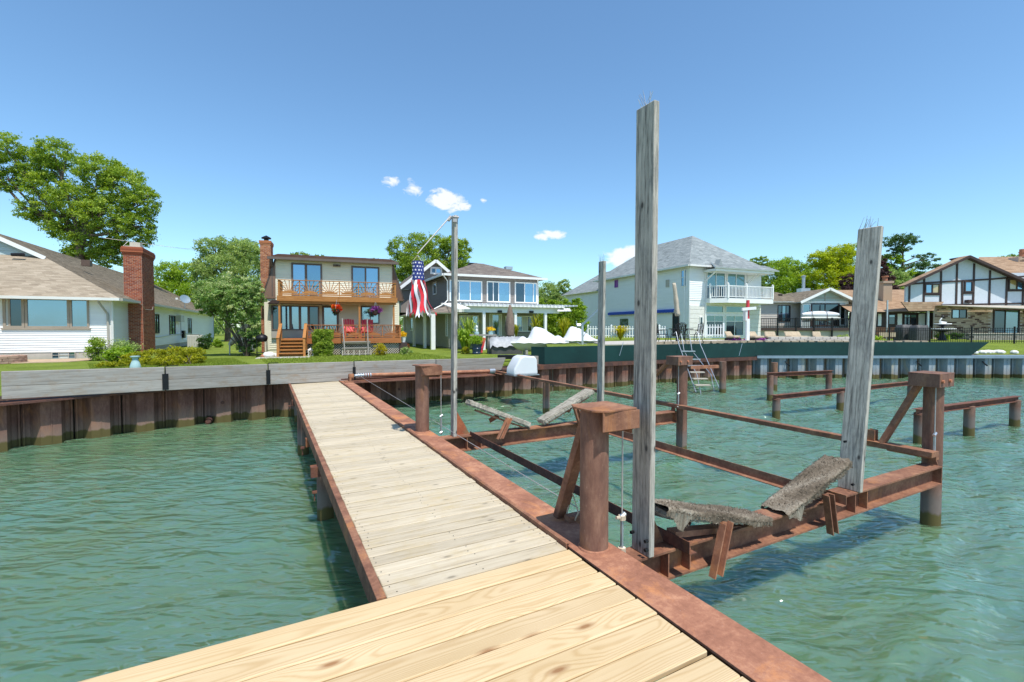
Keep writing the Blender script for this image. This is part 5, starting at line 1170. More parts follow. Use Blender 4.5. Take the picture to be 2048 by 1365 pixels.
slab(H4, wl_, [(0, -.3), (D4, -.3), (D4, E4), (0, E4)], 'siding_white'); siding(H4, wl_, 0, D4, .1, E4 - .06, 'siding_white', hh, .14)
window(H4, wl_, *hh[0], [(1, ('glass_teal', 'glass_blue'))], 'white', .05, rows=[hh[0][2] + .75]); window(H4, wl_, *hh[1], [(1, 'glass_dark')], 'white', .05); window(H4, wl_, *hh[2], [(1, 'glass_dark')], 'brown_trim', .05, 'door'); window(H4, wl_, *hh[3], [(1, 'purple')], 'purple', .05)
m = MB(); wl_.box(m, -.04, .12, .1, E4 - .1, 0, .04); m.build('corner_trim', 'white', H4); pipe(H4, [(-.06, .5, E4 - .1), (-.06, .5, .2)], .05, 'white', 'downspout')
m = MB(); pz = s4(1338, 567); wl_.box(m, pz.y - .05, pz.y + .3, pz.z - .3, pz.z + .3, 0, .1); m.build('wall_light', 'gutter', H4)
# blue scalloped valances
for a, b in ((1219.5, 1352), ):
    p, q = s4(1219.5, 628), s4(1352, 623); n_ = 52; m = MB(); g = [0]; y0, y1 = q.y, p.y
    for k in range(n_):
        ya, yb_ = y0 + (y1 - y0) * k / n_, y0 + (y1 - y0) * (k + 1) / n_; z = q.z + .12
        m.prism([V3(-.25, ya, z), V3(-.25, yb_ - .01, z), V3(-.25, yb_ - .01, z - .18), V3(-.25, (ya + yb_) / 2, z - .25), V3(-.25, ya, z - .18)], (.015, 0, 0)); m.prism([V3(-.25, ya, z), V3(-.25, yb_, z), V3(0, yb_, z + .07), V3(0, ya, z + .07)], (0, 0, .015)); g.append(len(m.f))
    build_each(m, 'awning_panel', 'blue_vinyl', H4, g, recalc=True)
# main hip roof, rear wing
ov = .45; hx = W4 / 2; zt = E4 + (hx + ov) * .77
roof(H4, (-ov, -ov, E4), (W4 + ov, -ov, E4), (hx, hx, zt), (hx, hx, zt), 'shingle_grey', .19, .34, fascia='gutter_w'); roof(H4, (-ov, D4 + ov, E4), (-ov, -ov, E4), (hx, hx, zt), (hx, D4 - hx, zt), 'shingle_grey', .19, .34, fascia='gutter_w')
roof(H4, (W4 + ov, -ov, E4), (W4 + ov, D4 + ov, E4), (hx, D4 - hx, zt), (hx, hx, zt), 'shingle_grey', .19, .34, fascia='gutter_w'); roof(H4, (W4 + ov, D4 + ov, E4), (-ov, D4 + ov, E4), (hx, D4 - hx, zt), (hx, D4 - hx, zt), 'shingle_grey', .19, .34, fascia='gutter_w')
m = MB(); m.box(-ov, -ov - .1, E4 - .1, W4 + ov, -ov, E4 + .04); m.box(-ov - .1, -ov, E4 - .1, -ov, D4, E4 + .04); build_each(m, 'gutter', 'gutter_w', H4, [0, 6, 12])
roof(H4, (bxa - .5, -1.5, 5.5), (W4 + .3, -1.5, 5.5), (W4 + .1, -.3, 6.05), (bxa + .3, -.3, 6.05), 'shingle_grey', .19, .34, fascia='white', name='bay_roof')
m = MB(); m.box(bxa - .3, -1.35, 5.24, W4 - .1, -.02, 5.42); m.build('bay_soffit', 'white', H4)
for x in (bxa - .1, bxb + .1): m = MB(); m.obox((x, -.05, 4.55), (x, -1.2, 5.25), .07, .09); m.obox((x, -.05, 4.4), (x, -.05, 5.25), .07, .07); m.build('bracket', 'white', H4)
p = f4(1420, 527, -.9); m = MB(); m.prism([V3(bxa + .15, -1.15, 5.68), V3(bxa + .6, -1.15, 5.68), V3(bxa + .38, -1.15, 6.2)], (0, .5, 0)); m.build('roof_gablet', 'shingle_grey', H4, recalc=True)
re = s4(1131, 620, .6); L4 = min(re.y, 24); m = MB(); m.box(.6, D4 - .1, -.3, W4 - .8, L4, 4.75); m.build('wing_wall', 'siding_white', H4); siding(H4, left(.6), D4, L4, .1, 4.7, 'siding_white', (), .14, single=False)
hw_ = (W4 - 1.4) / 2; cx = .6 + hw_; zt2_ = 4.75 + (hw_ + .4) * .72
roof(H4, (.2, L4 + .4, 4.75), (.2, D4 - .4, 4.75), (cx, D4 - .4, zt2_), (cx, L4 - hw_, zt2_), 'shingle_grey', .19, .34, fascia='gutter_w'); roof(H4, (W4 - .4, L4 + .4, 4.75), (.2, L4 + .4, 4.75), (cx, L4 - hw_, zt2_), (cx, L4 - hw_, zt2_), 'shingle_grey', .19, .34, fascia='gutter_w')
roof(H4, (W4 - .4, D4, 4.75), (W4 - .4, L4 + .4, 4.75), (cx, L4 - hw_, zt2_), (cx, D4, zt2_), 'shingle_grey', .19, .34, fascia='gutter_w')
m = MB(); m.box(W4 - .1, .02, -.3, W4, D4, E4); m.build('wall', 'siding_white', H4)
# ---------------------------------------------------------------- HOUSE 5: small beige gabled house with dark deck
F5 = Fr(1603, 44, .9, 0)
H5 = thing('cottage', 'beige cottage with a low front gable and dark railed deck', 'house', F5.o, 0)
f5 = lambda x, y, d=0: F5.f(x, y, d); E5 = f5(1560, 604).z
slab(H5, front(0), [(-4.2, -.2), (0, -.2), (0, E5), (-4.2, E5)], 'siding_tan'); p, q = f5(1555, 611), f5(1580, 644)
siding(H5, front(0), -4.2, 0, .9, E5 - .05, 'siding_tan', [(p.x, q.x, q.z, p.z)], .17); window(H5, front(0), p.x, q.x, q.z, p.z, [(1, 'glass_dark'), (1, 'glass_teal'), (1, 'glass_dark')], 'dark_brown', .06)
yg = -1.0; g0x, g1x = F5.f(1603, 604, yg).x, F5.f(1697, 604, yg).x; ap = F5.f(1662, 577, yg - .5); gc = (g0x + g1x) / 2
slab(H5, front(yg), [(g0x, -.2), (g1x, -.2), (g1x, E5), (gc, ap.z - .1), (g0x, E5)], 'siding_bluegrey')
siding(H5, front(yg), g0x, g1x, .9, E5, 'siding_white', [(gc - 2.1, gc + 1.9, 0, 3.1)], .17)
dgl = F5.f(1640, 622, yg)
window(H5, front(yg), gc - 2.1, gc - 1.35, 1.5, 3.0, [(1, 'glass_teal')], 'white', .08); window(H5, front(yg), gc - 1.3, gc + 1.3, .95, 3.05, [(1, 'glass_dark'), (1, 'glass_dark')], 'dark_brown', .1, 'sliding_door'); window(H5, front(yg), gc + 1.35, gc + 1.9, 1.0, 3.0, [(1, 'glass_dark')], 'white', .08, 'door')
m = MB(); front(yg).box(m, gc - .04, gc + .04, E5, ap.z - .2, 0, .04); front(yg).box(m, gc - 2, gc + 2, E5 + .25, E5 + .33, 0, .03); build_each(m, 'gable_batten', 'gutter', H5, [0, 6, 12])
rz = ap.z
roof(H5, (g0x - .5, 5, E5 - .1), (g0x - .5, yg - .7, E5 - .1), (gc, yg - .7, rz), (gc, 5, rz), 'shingle_brown', .17, .34, fascia='gutter_w'); roof(H5, (g1x + .5, yg - .7, E5 - .1), (g1x + .5, 5, E5 - .1), (gc, 5, rz), (gc, yg - .7, rz), 'shingle_brown', .17, .34, fascia='gutter_w')
m = MB(); m.obox((g0x - .5, yg - .72, E5 - .16), (gc, yg - .72, rz - .06), .05, .22); m.obox((gc, yg - .72, rz - .06), (g1x + .5, yg - .72, E5 - .16), .05, .22); build_each(m, 'rake_board', 'white', H5, [0, 6, 12])
roof(H5, (-4.6, -.5, E5), (.2, -.5, E5), (.2, 4.6, rz + .1), (-4.6, 4.6, rz + .1), 'shingle_brown', .17, .34, fascia='gutter_w'); m = MB(); m.box(-4.2, 0.02, 0, g1x, 9, E5); m.build('wall', 'siding_tan', H5)
p = F5.f(1607, 578, 3.0); m = MB(); m.box(p.x - .45, 2.6, rz - .6, p.x + .45, 3.4, rz + .35); m.tube((p.x, 3, rz + .3), (p.x, 3, rz + 1.6), .14, 10); m.lathe([(.2, 0), (.22, .12), (.0, .2)], (p.x, 3, rz + 1.5), 10); m.build('metal_chimney', 'galv', H5)
for dx in (-3.6, -2.2, -.6): m = MB(); m.box(dx - .15, 2.4, rz - .45, dx + .15, 2.7, rz - .25); m.build('roof_vent', 'black', H5)
yd = -3.0; a, b = F5.f(1519, 640, yd).x, F5.f(1702, 640, yd).x; zr_ = F5.f(1600, 637, yd).z; zd = F5.f(1600, 656, yd).z
m = MB(); m.box(a, yd, zd - .25, b, yg - .05, zd); DK5 = m.build('deck', 'dark_brown', H5); m = MB(); m.box(a, yd, zr_ - .05, b, yd + .06, zr_); m.box(a, yd, zd + .1, b, yd + .05, zd + .14); build_each(m, 'rail', 'black', DK5, [0, 6, 12])
for k in range(int((b - a) / .16)): x = a + k * .16; q = MB(); q.box(x, yd + .01, zd, x + .03, yd + .04, zr_ - .05) if k % 10 else q.box(x - .04, yd - .02, zd - .9, x + .08, yd + .08, zr_ + .05); q.build('baluster', 'black', DK5)
m = MB(); m.box(a, yd + .2, -.3, b, yd + .25, zd - .26); m.build('deck_skirt', 'tan_slab', DK5)
for k, (x0, z0_, x1, z1_) in enumerate(((b, zr_, b + 1.9, zr_ - .95), (b, zd, b + 1.9, 0))): m = MB(); m.obox((x0, yd, z0_), (x1, yd, z1_), .06, .08 if k == 0 else .22, up=(0, 0, 1)); m.build('stair_rail' if k == 0 else 'stringer', 'dark_brown', DK5)
for k in range(9): x = b + .2 * k; q = MB(); q.box(x, yd + .01, zd - .45 * k * .2, x + .03, yd + .04, zr_ - .5 * k * .2 - .03); q.build('baluster', 'black', DK5)
# boats stored on that deck
KY = thing('covered_boat', 'white wrapped small boat lying on a frame on the dark railed deck', 'boat', F5.o + V3(*(F5.f(1640, 650, yd + .8).xy), zr_ + .12)); m = MB()
for k, (L_, zz, hh_, mt) in enumerate(((3.3, .22, .32, 'shrink'), (3.5, -.1, .25, 'hull'))):
    m = MB(); sec = []; N_ = 14
    for i in range(N_):
        t = i / (N_ - 1); e = (math.sin(math.pi * min(1, max(0, .04 + t * .92))) ** .45); sec.append([(L_ * (t - .5), .35 * e * math.cos(a_), zz + hh_ * e * math.sin(a_)) for a_ in [2 * math.pi * j / 12 for j in range(12)]])
    vs = [p for s_ in sec for p in s_]; fs = [(i * 12 + j, i * 12 + (j + 1) % 12, (i + 1) * 12 + (j + 1) % 12, (i + 1) * 12 + j) for i in range(N_ - 1) for j in range(12)] + [tuple(range(12)), tuple(range((N_ - 1) * 12, N_ * 12))]
    m.add(vs, fs); m.build('wrapped_hull' if k == 0 else 'lower_hull', mt, KY, smooth=True, recalc=True)
for x in (-.9, .4): m = MB(); m.path([(x, -.38, -.9), (x, -.4, .0), (x, -.3, .5), (x, 0, .62)], .03, 5); m.build('cradle_bar', 'dark_brown', KY)
# ---------------------------------------------------------------- HOUSE 6: half timbered house with brick ground floor
F6 = Fr(1815, 40, .75, -5)
H6 = thing('half_timbered_house', 'white and dark brown half timbered house over a tan brick ground floor', 'house', F6.o, F6.rot)
w = front(0); f6 = lambda x, y, d=0: F6.f(x, y, d)
xl_, xc, xr = f6(1811, 600).x, f6(1927, 514).x, f6(2100, 600).x; zb6 = f6(1872, 612).z; ap = f6(1927, 516).z; el = f6(1811, 567).z; slp = (ap - el) / (xc - xl_); xr = max(xr, xc + (xc - xl_)); er = ap - (xr - xc) * slp
top = lambda x: ap - abs(x - xc) * slp
slab(H6, w, [(xl_, zb6), (xr, zb6), (xr, top(xr)), (xc, ap), (xl_, el)], 'stucco')
slab(H6, w, [(f6(1870, 640).x, -.4), (xr, -.4), (xr, zb6), (f6(1870, 640).x, zb6)], 'mortar', n0=-.2, n1=-.12)
xb_ = f6(1871, 640).x; wb_ = WP((0, .12, 0), (1, 0, 0), (0, -1, 0)); wi = (f6(1905, 640).x, f6(1935, 640).x, f6(1905, 637).z, f6(1905, 619.5).z); wd = (f6(1988, 640).x, f6(2041, 640).x, -.0 + .1, f6(2000, 619).z)
bricks(H6, wb_, xb_, xr, -.3, zb6 - .02, 'brick_tan', [wi, wd], bl=.36, bh=.13, single=0)
window(H6, wb_, *wi, [(1, 'glass_blue'), (1, 'glass_dark')], 'dark_brown', .05, n=.01); window(H6, wb_, *wd, [(1, 'glass_dark'), (1.2, 'glass_teal')], 'dark_brown', .1, 'sliding_door', n=.01)
def beam(pts):
    for a, b in zip(pts[:-1], pts[1:]):
        m = MB(); d = V3(b[0] - a[0], 0, b[1] - a[1]).normalized(); m.obox((a[0], -.03, a[1]), (b[0], -.03, b[1]), .05, .14, up=(0, 1, 0)) if 0 else m.obox((a[0], -.03, a[1]), (b[0], -.03, b[1]), .14, .05, up=(0, -1, 0)); m.build('timber', 'dark_brown', H6)
for px in (1818, 1847, 1880.5, 1912, 1946, 1978, 2012, 2045, 2078): x = f6(px, 600).x; z0_ = zb6; beam([(x, z0_ if px > 1870 else f6(px, 607).z), (x, top(x) - .1)])
hz = lambda x0, y0, x1, y1: beam([(f6(x0, y0).x, f6(x0, y0).z), (f6(x1, y1).x, f6(x1, y1).z)])
hz(1811, 569.5, 1847, 566.5); hz(1847, 566.5, 1980, 559); hz(1980, 559, 2100, 549); hz(1813, 607, 1872, 606.5); hz(1872, 611, 2100, 606); hz(1848, 589.5, 1880, 589.5); hz(2013, 582, 2078, 581); hz(1924, 561, 1924, 610); hz(1924, 587, 1947, 587)
for a, b, t, bo, pp in ((1849, 1879, 568, 588, [(1, 'glass_blue'), (1, 'glass_gold')]), (1928, 1945, 563, 585, [(1, 'glass_blue')]), (2016, 2056, 558, 581, [(1, 'glass_gold'), (1.4, 'glass_blue')])): p, q = f6(a, t), f6(b, bo); window(H6, w, p.x, q.x, q.z, p.z, pp, 'dark_brown', .1, dep=.09)
m = MB(); p = f6(1934, 604); m.box(p.x - .2, -.4, p.z - .1, p.x + .25, 0, p.z + .15); m.build('vent_hood', 'dark_brown', H6)
m = MB(); m.prism([V3(xb_ - .1, -.8, zb6 - .02), V3(xr, -2.2, zb6 - .55), V3(xr, -.1, zb6 - .1), V3(xb_ - .1, -.1, zb6 - .02)], (0, 0, .05)); m.build('awning_cloth', 'tan_slab', H6, recalc=True)
oh = .45
roof(H6, (xl_ - oh, .4, el - oh * slp), (xl_ - oh, -.6, el - oh * slp), (xc, -.6, ap + .12), (xc, .4, ap + .12), 'shingle_orange', .17, .34, fascia='dark_brown'); roof(H6, (xr + oh, -.6, er - oh * slp), (xr + oh, 1.4, er - oh * slp), (xc, 1.4, ap + .12), (xc, -.6, ap + .12), 'shingle_orange', .17, .34, fascia='dark_brown')
m = MB(); m.obox((xl_ - oh, -.62, el - oh * slp - .08), (xc, -.62, ap + .02), .05, .2); m.obox((xc, -.62, ap + .02), (xr + oh, -.62, er - oh * slp - .08), .05, .2); build_each(m, 'rake_board', 'dark_brown', H6, [0, 6, 12])
rr_ = F6.f(2048, 523, 6.5).z
xm = F6.f(1958, 520, 6.5).x
roof(H6, (xc + 1.5, 1.0, ap - 1.3), (xr + 8, 1.0, ap - 1.3), (xr + 8, 6.5, ap + .95), (xm, 6.5, ap + .95), 'shingle_orange', .17, .34, fascia='dark_brown')
m = MB(); m.box(xc + 1.0, .2, zb6, xr, 8, ap - 1.3); m.build('wall', 'stucco', H6)
p = F6.f(2040, 515, 5.0); q = MB(); q.box(p.x - .5, 4.6, ap - .8, p.x + 1.1, 5.6, p.z); CB = q.build('chimney', 'mortar', H6); bricks(CB, front(4.6), p.x - .5, p.x + 1.1, ap - .8, p.z, 'brick_tan', bl=.3, bh=.11); m = MB(); m.tube((p.x + .2, 5, p.z), (p.x + .2, 5, p.z + .75), .22, 12); m.tube((p.x + .2, 5, p.z + .4), (p.x + .2, 5, p.z + .5), .27, 12); m.build('chimney_pot', 'clay', CB)
# low wing to the left
yw = 1.5; x0w, x1w = F6.f(1700, 640, yw).x, F6.f(1868, 640, yw).x; ew = F6.f(1780, 625, yw - .6).z
slab(H6, front(yw), [(x0w, -.4), (x1w, -.4), (x1w, ew), (x0w, ew)], 'dark_brown')
for a, b, t, bo, pp, nm in ((1776, 1791, 629, 650, [(1, ('glass_dark', 'glass_teal'))], 'window'), (1807, 1833, 629, 651, [(1, ('glass_dark', 'glass_green')), (1, ('glass_dark', 'glass_green'))], 'window'), (1739, 1752, 629, 648, [(1, 'glass_dark')], 'window')): p, q = F6.f(a, t, yw), F6.f(b, bo, yw); window(H6, front(yw), p.x, q.x, q.z, p.z, pp, 'dark_brown', .07, nm, rows=[p.z - .3] if pp[0][1].__class__ is tuple else None)
for a, b in ((1795, 1803), (1837, 1849), (1756, 1762)): p, q = F6.f(a, 628, yw), F6.f(b, 652, yw); m = MB(); front(yw).box(m, p.x, q.x, q.z, p.z, 0, .04); m.build('shutter_panel', 'white', H6)
m = MB(); p, q = F6.f(1850, 653, yw), F6.f(1868, 675, yw); front(yw).box(m, x0w, q.x, -.3, p.z - .1, 0, .08); m.build('brick_base', 'clay', H6)
roof(H6, (x0w - .3, yw - .7, ew), (F6.f(1872, 606, yw - .6).x, yw - .7, ew + .1), (F6.f(1830, 606, 6).x, 6.5, F6.f(1770, 580, 6.5).z), (x0w - .3, 6.5, F6.f(1770, 580, 6.5).z), 'shingle_orange', .17, .34, fascia='dark_brown'); p = F6.f(1773, 580, 6)
roof(H6, (F6.f(1790, 600, yw).x, yw - 1.6, ew + .08), (F6.f(1872, 606, yw - 1.6).x, yw - 1.6, ew + .1), (F6.f(1885, 600, .1).x, -.05, ew + .85), (F6.f(1800, 600, .1).x, -.05, ew + .85), 'shingle_orange', .17, .34, fascia='dark_brown', name='porch_roof')
post_(H6, F6.f(1856, 640, yw - 1.2).x, yw - 1.2, -.3, ew + .1, .12, 'white', 'porch_post')
p = F6.f(1773, 565, 3.4); q = MB(); q.box(p.x - .38, 3.2, ew + .9, p.x + .38, 3.9, p.z + .1, .8); q.box(p.x - .46, 3.1, p.z - .1, p.x + .46, 4.0, p.z + .1, .7); C6 = q.build('chimney', 'brick_tan', H6); m = MB(); m.tube((p.x, 3.6, p.z + .1), (p.x, 3.6, p.z + .55), .2, 12); m.tube((p.x, 3.6, p.z + .5), (p.x, 3.6, p.z + .6), .28, 12); m.build('chimney_pot', 'clay', C6)
post_(H6, F6.f(1774.5, 620, yw - 3).x, yw - 3, -.3, F6.f(1774.5, 601, yw - 3).z, .09, 'galv', 'pole')
# ---------------------------------------------------------------- trees and plants
def leaves(lobes, n, size, seed, flat=.0, clump=None, droop=0.0, quad=True):
    """leaf faces gathered in twig clumps over the shells of the lobes; lobes = (centre, (rx, ry, rz), weight)"""
    rs = np.random.RandomState(seed); wts = np.array([l[2] * l[1][0] * l[1][2] for l in lobes]); wts = wts / wts.sum(); per = 46; nc = max(6, n // per)
    out = []; rn = []
    pick = rs.choice(len(lobes), nc, p=wts)
    d = rs.normal(size=(nc, 3)); d /= np.linalg.norm(d, axis=1)[:, None]; rad = rs.uniform(.25, 1.0, nc) ** .42
    C = np.array([lobes[i][0] for i in pick]); S = np.array([lobes[i][1] for i in pick]); cc = C + d * S * rad[:, None]
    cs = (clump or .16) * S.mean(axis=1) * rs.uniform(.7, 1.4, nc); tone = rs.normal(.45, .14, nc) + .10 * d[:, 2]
    idx = np.repeat(np.arange(nc), per); N = len(idx)
    e = rs.normal(size=(N, 3)) * np.array([1, 1, .62]); p = cc[idx] + e * cs[idx][:, None] * .62
    p[:, 2] -= droop * np.abs(e[:, 0]) * cs[idx]
    a = rs.normal(size=(N, 3)); a[:, 2] *= (1 - flat); a /= np.linalg.norm(a, axis=1)[:, None]
    nr = rs.normal(size=(N, 3)) + np.array([0, 0, .9]); b = np.cross(a, nr); b /= np.linalg.norm(b, axis=1)[:, None] + 1e-6
    L_ = size * rs.uniform(.6, 1.25, N)[:, None]; w_ = L_ * rs.uniform(.32, .5, (N, 1))
    q = np.stack([p - a * L_ * .5, p + b * w_ * .6, p + a * L_ * .5, p - b * w_ * .6], 1).reshape(-1, 3)
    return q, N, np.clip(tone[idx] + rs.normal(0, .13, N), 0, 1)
def limbs(m, base, r, lobes, seed, trunks=1, split=.35):
    rr = random.Random(seed); base = Vector(base)
    zs = [l[0][2] for l in lobes]; cx = sum(l[0][0] for l in lobes) / len(lobes); cy = sum(l[0][1] for l in lobes) / len(lobes); fork = base + V3((cx - base.x) * .15, (cy - base.y) * .15, (min(zs) - base.z) * split * 1.6 if trunks == 1 else .35)
    if trunks == 1: m.path([base - V3(0, 0, .3), base + V3(0, 0, .3), base.lerp(fork, .6) + V3(rr.uniform(-.1, .1) * r * 3, 0, 0), fork], [r * 1.35, r * 1.05, r * .9, r * .8], 9)
    for c, s, wgt in lobes:
        c = Vector(c); mid = fork.lerp(c, .5) + V3(rr.uniform(-.08, .08), rr.uniform(-.08, .08), -.06) * (c - fork).length; m.path([fork if trunks == 1 else base + V3(rr.uniform(-.1, .1), rr.uniform(-.1, .1), -.1), mid, c], [r * .5, r * .32, r * .14], 6)
        for _ in range(5):
            e = c + V3(rr.uniform(-1, 1) * s[0], rr.uniform(-1, 1) * s[1], rr.uniform(-.4, .9) * s[2]) * .8; st = mid.lerp(c, rr.uniform(.2, 1)); m.path([st, st.lerp(e, .5) + V3(0, 0, .05 * s[2]), e], [r * .16, r * .1, r * .04], 5)
def tree(name, label, cat, base, lobes, mat, n, size, r=.2, seed=1, bark='bark', group=None, trunks=1, flat=0, clump=None, droop=0, split=.35):
    """lobes are given relative to the base"""
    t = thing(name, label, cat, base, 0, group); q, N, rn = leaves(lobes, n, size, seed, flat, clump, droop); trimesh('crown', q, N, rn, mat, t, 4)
    m = MB(); limbs(m, (0, 0, 0), r, lobes, seed, trunks, split); m.build('trunk', bark, t, smooth=True); return t
def pxlobes(Y, base, spec, depth=.8):
    """lobes from (px, py, rx_px, ry_px) outlines at distance Y, given real size and depth"""
    out = []; rr = random.Random(len(spec))
    for px, py, rx, ry in spec:
        c = AT(px, py, Y) ; k = Y / FPX; dy = rr.uniform(-.5, .5) * rx * k; out.append((tuple(c + V3(0, dy, 0) - base), (rx * k, rx * k * depth, ry * k), 1))
    return out
def pxtree(name, label, cat, px, Y, z, spec, mat, n, size, r=.25, seed=1, **k):
    p = AT(px, 656, Y); b = V3(p.x, Y, z); return tree(name, label, cat, b, pxlobes(Y, b, spec), mat, n, size, r, seed, **k)
T = pxtree
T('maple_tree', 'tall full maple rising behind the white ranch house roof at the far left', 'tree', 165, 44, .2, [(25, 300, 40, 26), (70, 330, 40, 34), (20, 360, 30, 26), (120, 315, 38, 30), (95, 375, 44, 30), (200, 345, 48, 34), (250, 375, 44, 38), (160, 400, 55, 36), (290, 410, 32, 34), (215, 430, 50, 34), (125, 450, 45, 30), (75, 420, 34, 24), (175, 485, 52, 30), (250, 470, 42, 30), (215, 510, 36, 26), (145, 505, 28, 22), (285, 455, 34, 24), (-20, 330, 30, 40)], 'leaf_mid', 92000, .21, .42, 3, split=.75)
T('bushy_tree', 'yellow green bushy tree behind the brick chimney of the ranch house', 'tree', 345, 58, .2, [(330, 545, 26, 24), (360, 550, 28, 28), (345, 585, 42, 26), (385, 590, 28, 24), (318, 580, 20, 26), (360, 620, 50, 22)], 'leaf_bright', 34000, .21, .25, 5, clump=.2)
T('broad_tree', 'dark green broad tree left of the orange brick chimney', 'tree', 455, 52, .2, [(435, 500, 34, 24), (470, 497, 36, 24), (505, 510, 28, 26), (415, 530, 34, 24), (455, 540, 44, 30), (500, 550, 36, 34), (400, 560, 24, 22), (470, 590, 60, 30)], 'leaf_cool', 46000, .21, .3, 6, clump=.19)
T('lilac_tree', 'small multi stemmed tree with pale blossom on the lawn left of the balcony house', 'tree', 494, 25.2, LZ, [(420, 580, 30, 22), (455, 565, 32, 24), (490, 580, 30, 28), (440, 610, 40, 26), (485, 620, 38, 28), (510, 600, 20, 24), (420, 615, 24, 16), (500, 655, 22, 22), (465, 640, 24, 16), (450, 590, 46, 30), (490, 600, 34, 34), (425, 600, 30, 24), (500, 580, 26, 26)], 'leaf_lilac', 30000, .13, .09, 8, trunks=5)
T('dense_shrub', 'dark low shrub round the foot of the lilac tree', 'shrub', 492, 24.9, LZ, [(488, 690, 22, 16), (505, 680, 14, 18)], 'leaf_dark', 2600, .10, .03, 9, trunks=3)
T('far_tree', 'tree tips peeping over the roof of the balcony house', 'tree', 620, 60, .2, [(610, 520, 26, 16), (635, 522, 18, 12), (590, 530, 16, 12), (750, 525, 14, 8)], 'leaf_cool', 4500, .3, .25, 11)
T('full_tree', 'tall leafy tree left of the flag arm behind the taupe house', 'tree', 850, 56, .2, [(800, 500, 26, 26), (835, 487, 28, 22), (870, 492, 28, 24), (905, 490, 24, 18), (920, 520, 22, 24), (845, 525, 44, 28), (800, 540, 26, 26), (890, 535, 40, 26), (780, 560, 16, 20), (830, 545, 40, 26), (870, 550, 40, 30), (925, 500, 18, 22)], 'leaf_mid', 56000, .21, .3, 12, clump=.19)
T('round_tree', 'round green tree right of the taupe house behind the hedge', 'tree', 1100, 60, .4, [(1095, 590, 26, 24), (1080, 615, 24, 24), (1115, 610, 22, 24), (1128, 575, 14, 16)], 'leaf_cool', 20000, .2, .22, 13, clump=.2)
T('pine_tips', 'dark green spiky tree just right of the white house roof', 'tree', 1512, 62, .9, [(1505, 530, 14, 14), (1525, 526, 12, 12), (1515, 560, 26, 24)], 'leaf_cool', 6000, .30, .25, 14)
T('willow_tree', 'feathery light green tree behind the beige cottage, left one', 'tree', 1570, 62, .9, [(1550, 545, 24, 26), (1585, 535, 26, 24), (1560, 580, 36, 24), (1605, 550, 24, 26), (1610, 585, 30, 18), (1580, 570, 40, 24), (1545, 585, 26, 22), (1600, 600, 50, 20)], 'leaf_bright', 42000, .21, .3, 15, clump=.2)
T('locust_tree', 'bright yellow green tree left of the leaning post', 'tree', 1665, 58, .9, [(1640, 520, 24, 18), (1680, 505, 28, 16), (1710, 500, 22, 14), (1650, 550, 32, 20), (1690, 535, 36, 20), (1625, 560, 20, 18), (1700, 565, 26, 18), (1660, 580, 36, 18), (1665, 525, 34, 20), (1690, 555, 36, 22)], 'leaf_yellow', 46000, .2, .3, 16, flat=.5, clump=.2)
T('locust_tree', 'yellow green branches right of the leaning post beneath the pine', 'tree', 1790, 60, .9, [(1785, 520, 24, 14), (1810, 545, 26, 14), (1775, 545, 22, 20), (1840, 555, 22, 12), (1800, 575, 34, 18)], 'leaf_bright', 15000, .25, .25, 17, flat=.5)
T('plum_tree', 'dark purple leaved tree behind the leaning post', 'tree', 1730, 54, .9, [(1700, 570, 22, 22), (1745, 545, 22, 26), (1765, 560, 22, 24), (1725, 590, 34, 18), (1755, 525, 14, 16), (1770, 590, 30, 20), (1700, 590, 26, 20)], 'leaf_purple', 20000, .25, .25, 18)
T('spruce_mass', 'dark green tree mass left of the half timbered house', 'tree', 1790, 56, .9, [(1790, 575, 26, 22), (1820, 585, 30, 18), (1770, 590, 24, 14), (1800, 560, 30, 22), (1850, 575, 26, 16)], 'leaf_cool', 16000, .25, .25, 19)
T('far_tree', 'green treetop beside the chimney above the half timbered roof', 'tree', 2015, 64, .9, [(2010, 520, 22, 12), (1995, 526, 14, 8), (2060, 530, 30, 14)], 'leaf_cool', 4500, .28, .25, 20)
# wind shaped pine with flat tiers
def pine():
    Y = 60; p = AT(1802, 656, Y); b = V3(p.x, Y, .9); t = thing('pine_tree', 'wind shaped pine with flat layered branches behind the half timbered house', 'tree', b)
    spec = [(1805, 476, 30, 7), (1790, 486, 22, 8), (1825, 484, 18, 7), (1800, 500, 20, 6), (1848, 512, 18, 5), (1865, 518, 20, 4), (1780, 512, 14, 6), (1830, 530, 26, 6), (1858, 534, 24, 5), (1795, 540, 24, 8), (1845, 550, 22, 5)]
    lob = pxlobes(Y, b, spec, .9); q, N, rn = leaves(lob, 12000, .22, 33, .4, .2); trimesh('crown', q, N, rn, 'leaf_pine', t, 4); m = MB(); top_ = AT(1806, 478, Y) - b
    m.path([(0, 0, 0), (.1, 0, 4), (.05, 0, 8), tuple(top_)], [.28, .22, .14, .04], 8)
    for c, s, w_ in lob: c = Vector(c); m.path([(.05, 0, c.z - .9), tuple(c.lerp(V3(0, 0, c.z - .6), .5)), tuple(c)], [.09, .06, .02], 5)
    m.build('trunk', 'bark', t)
pine()
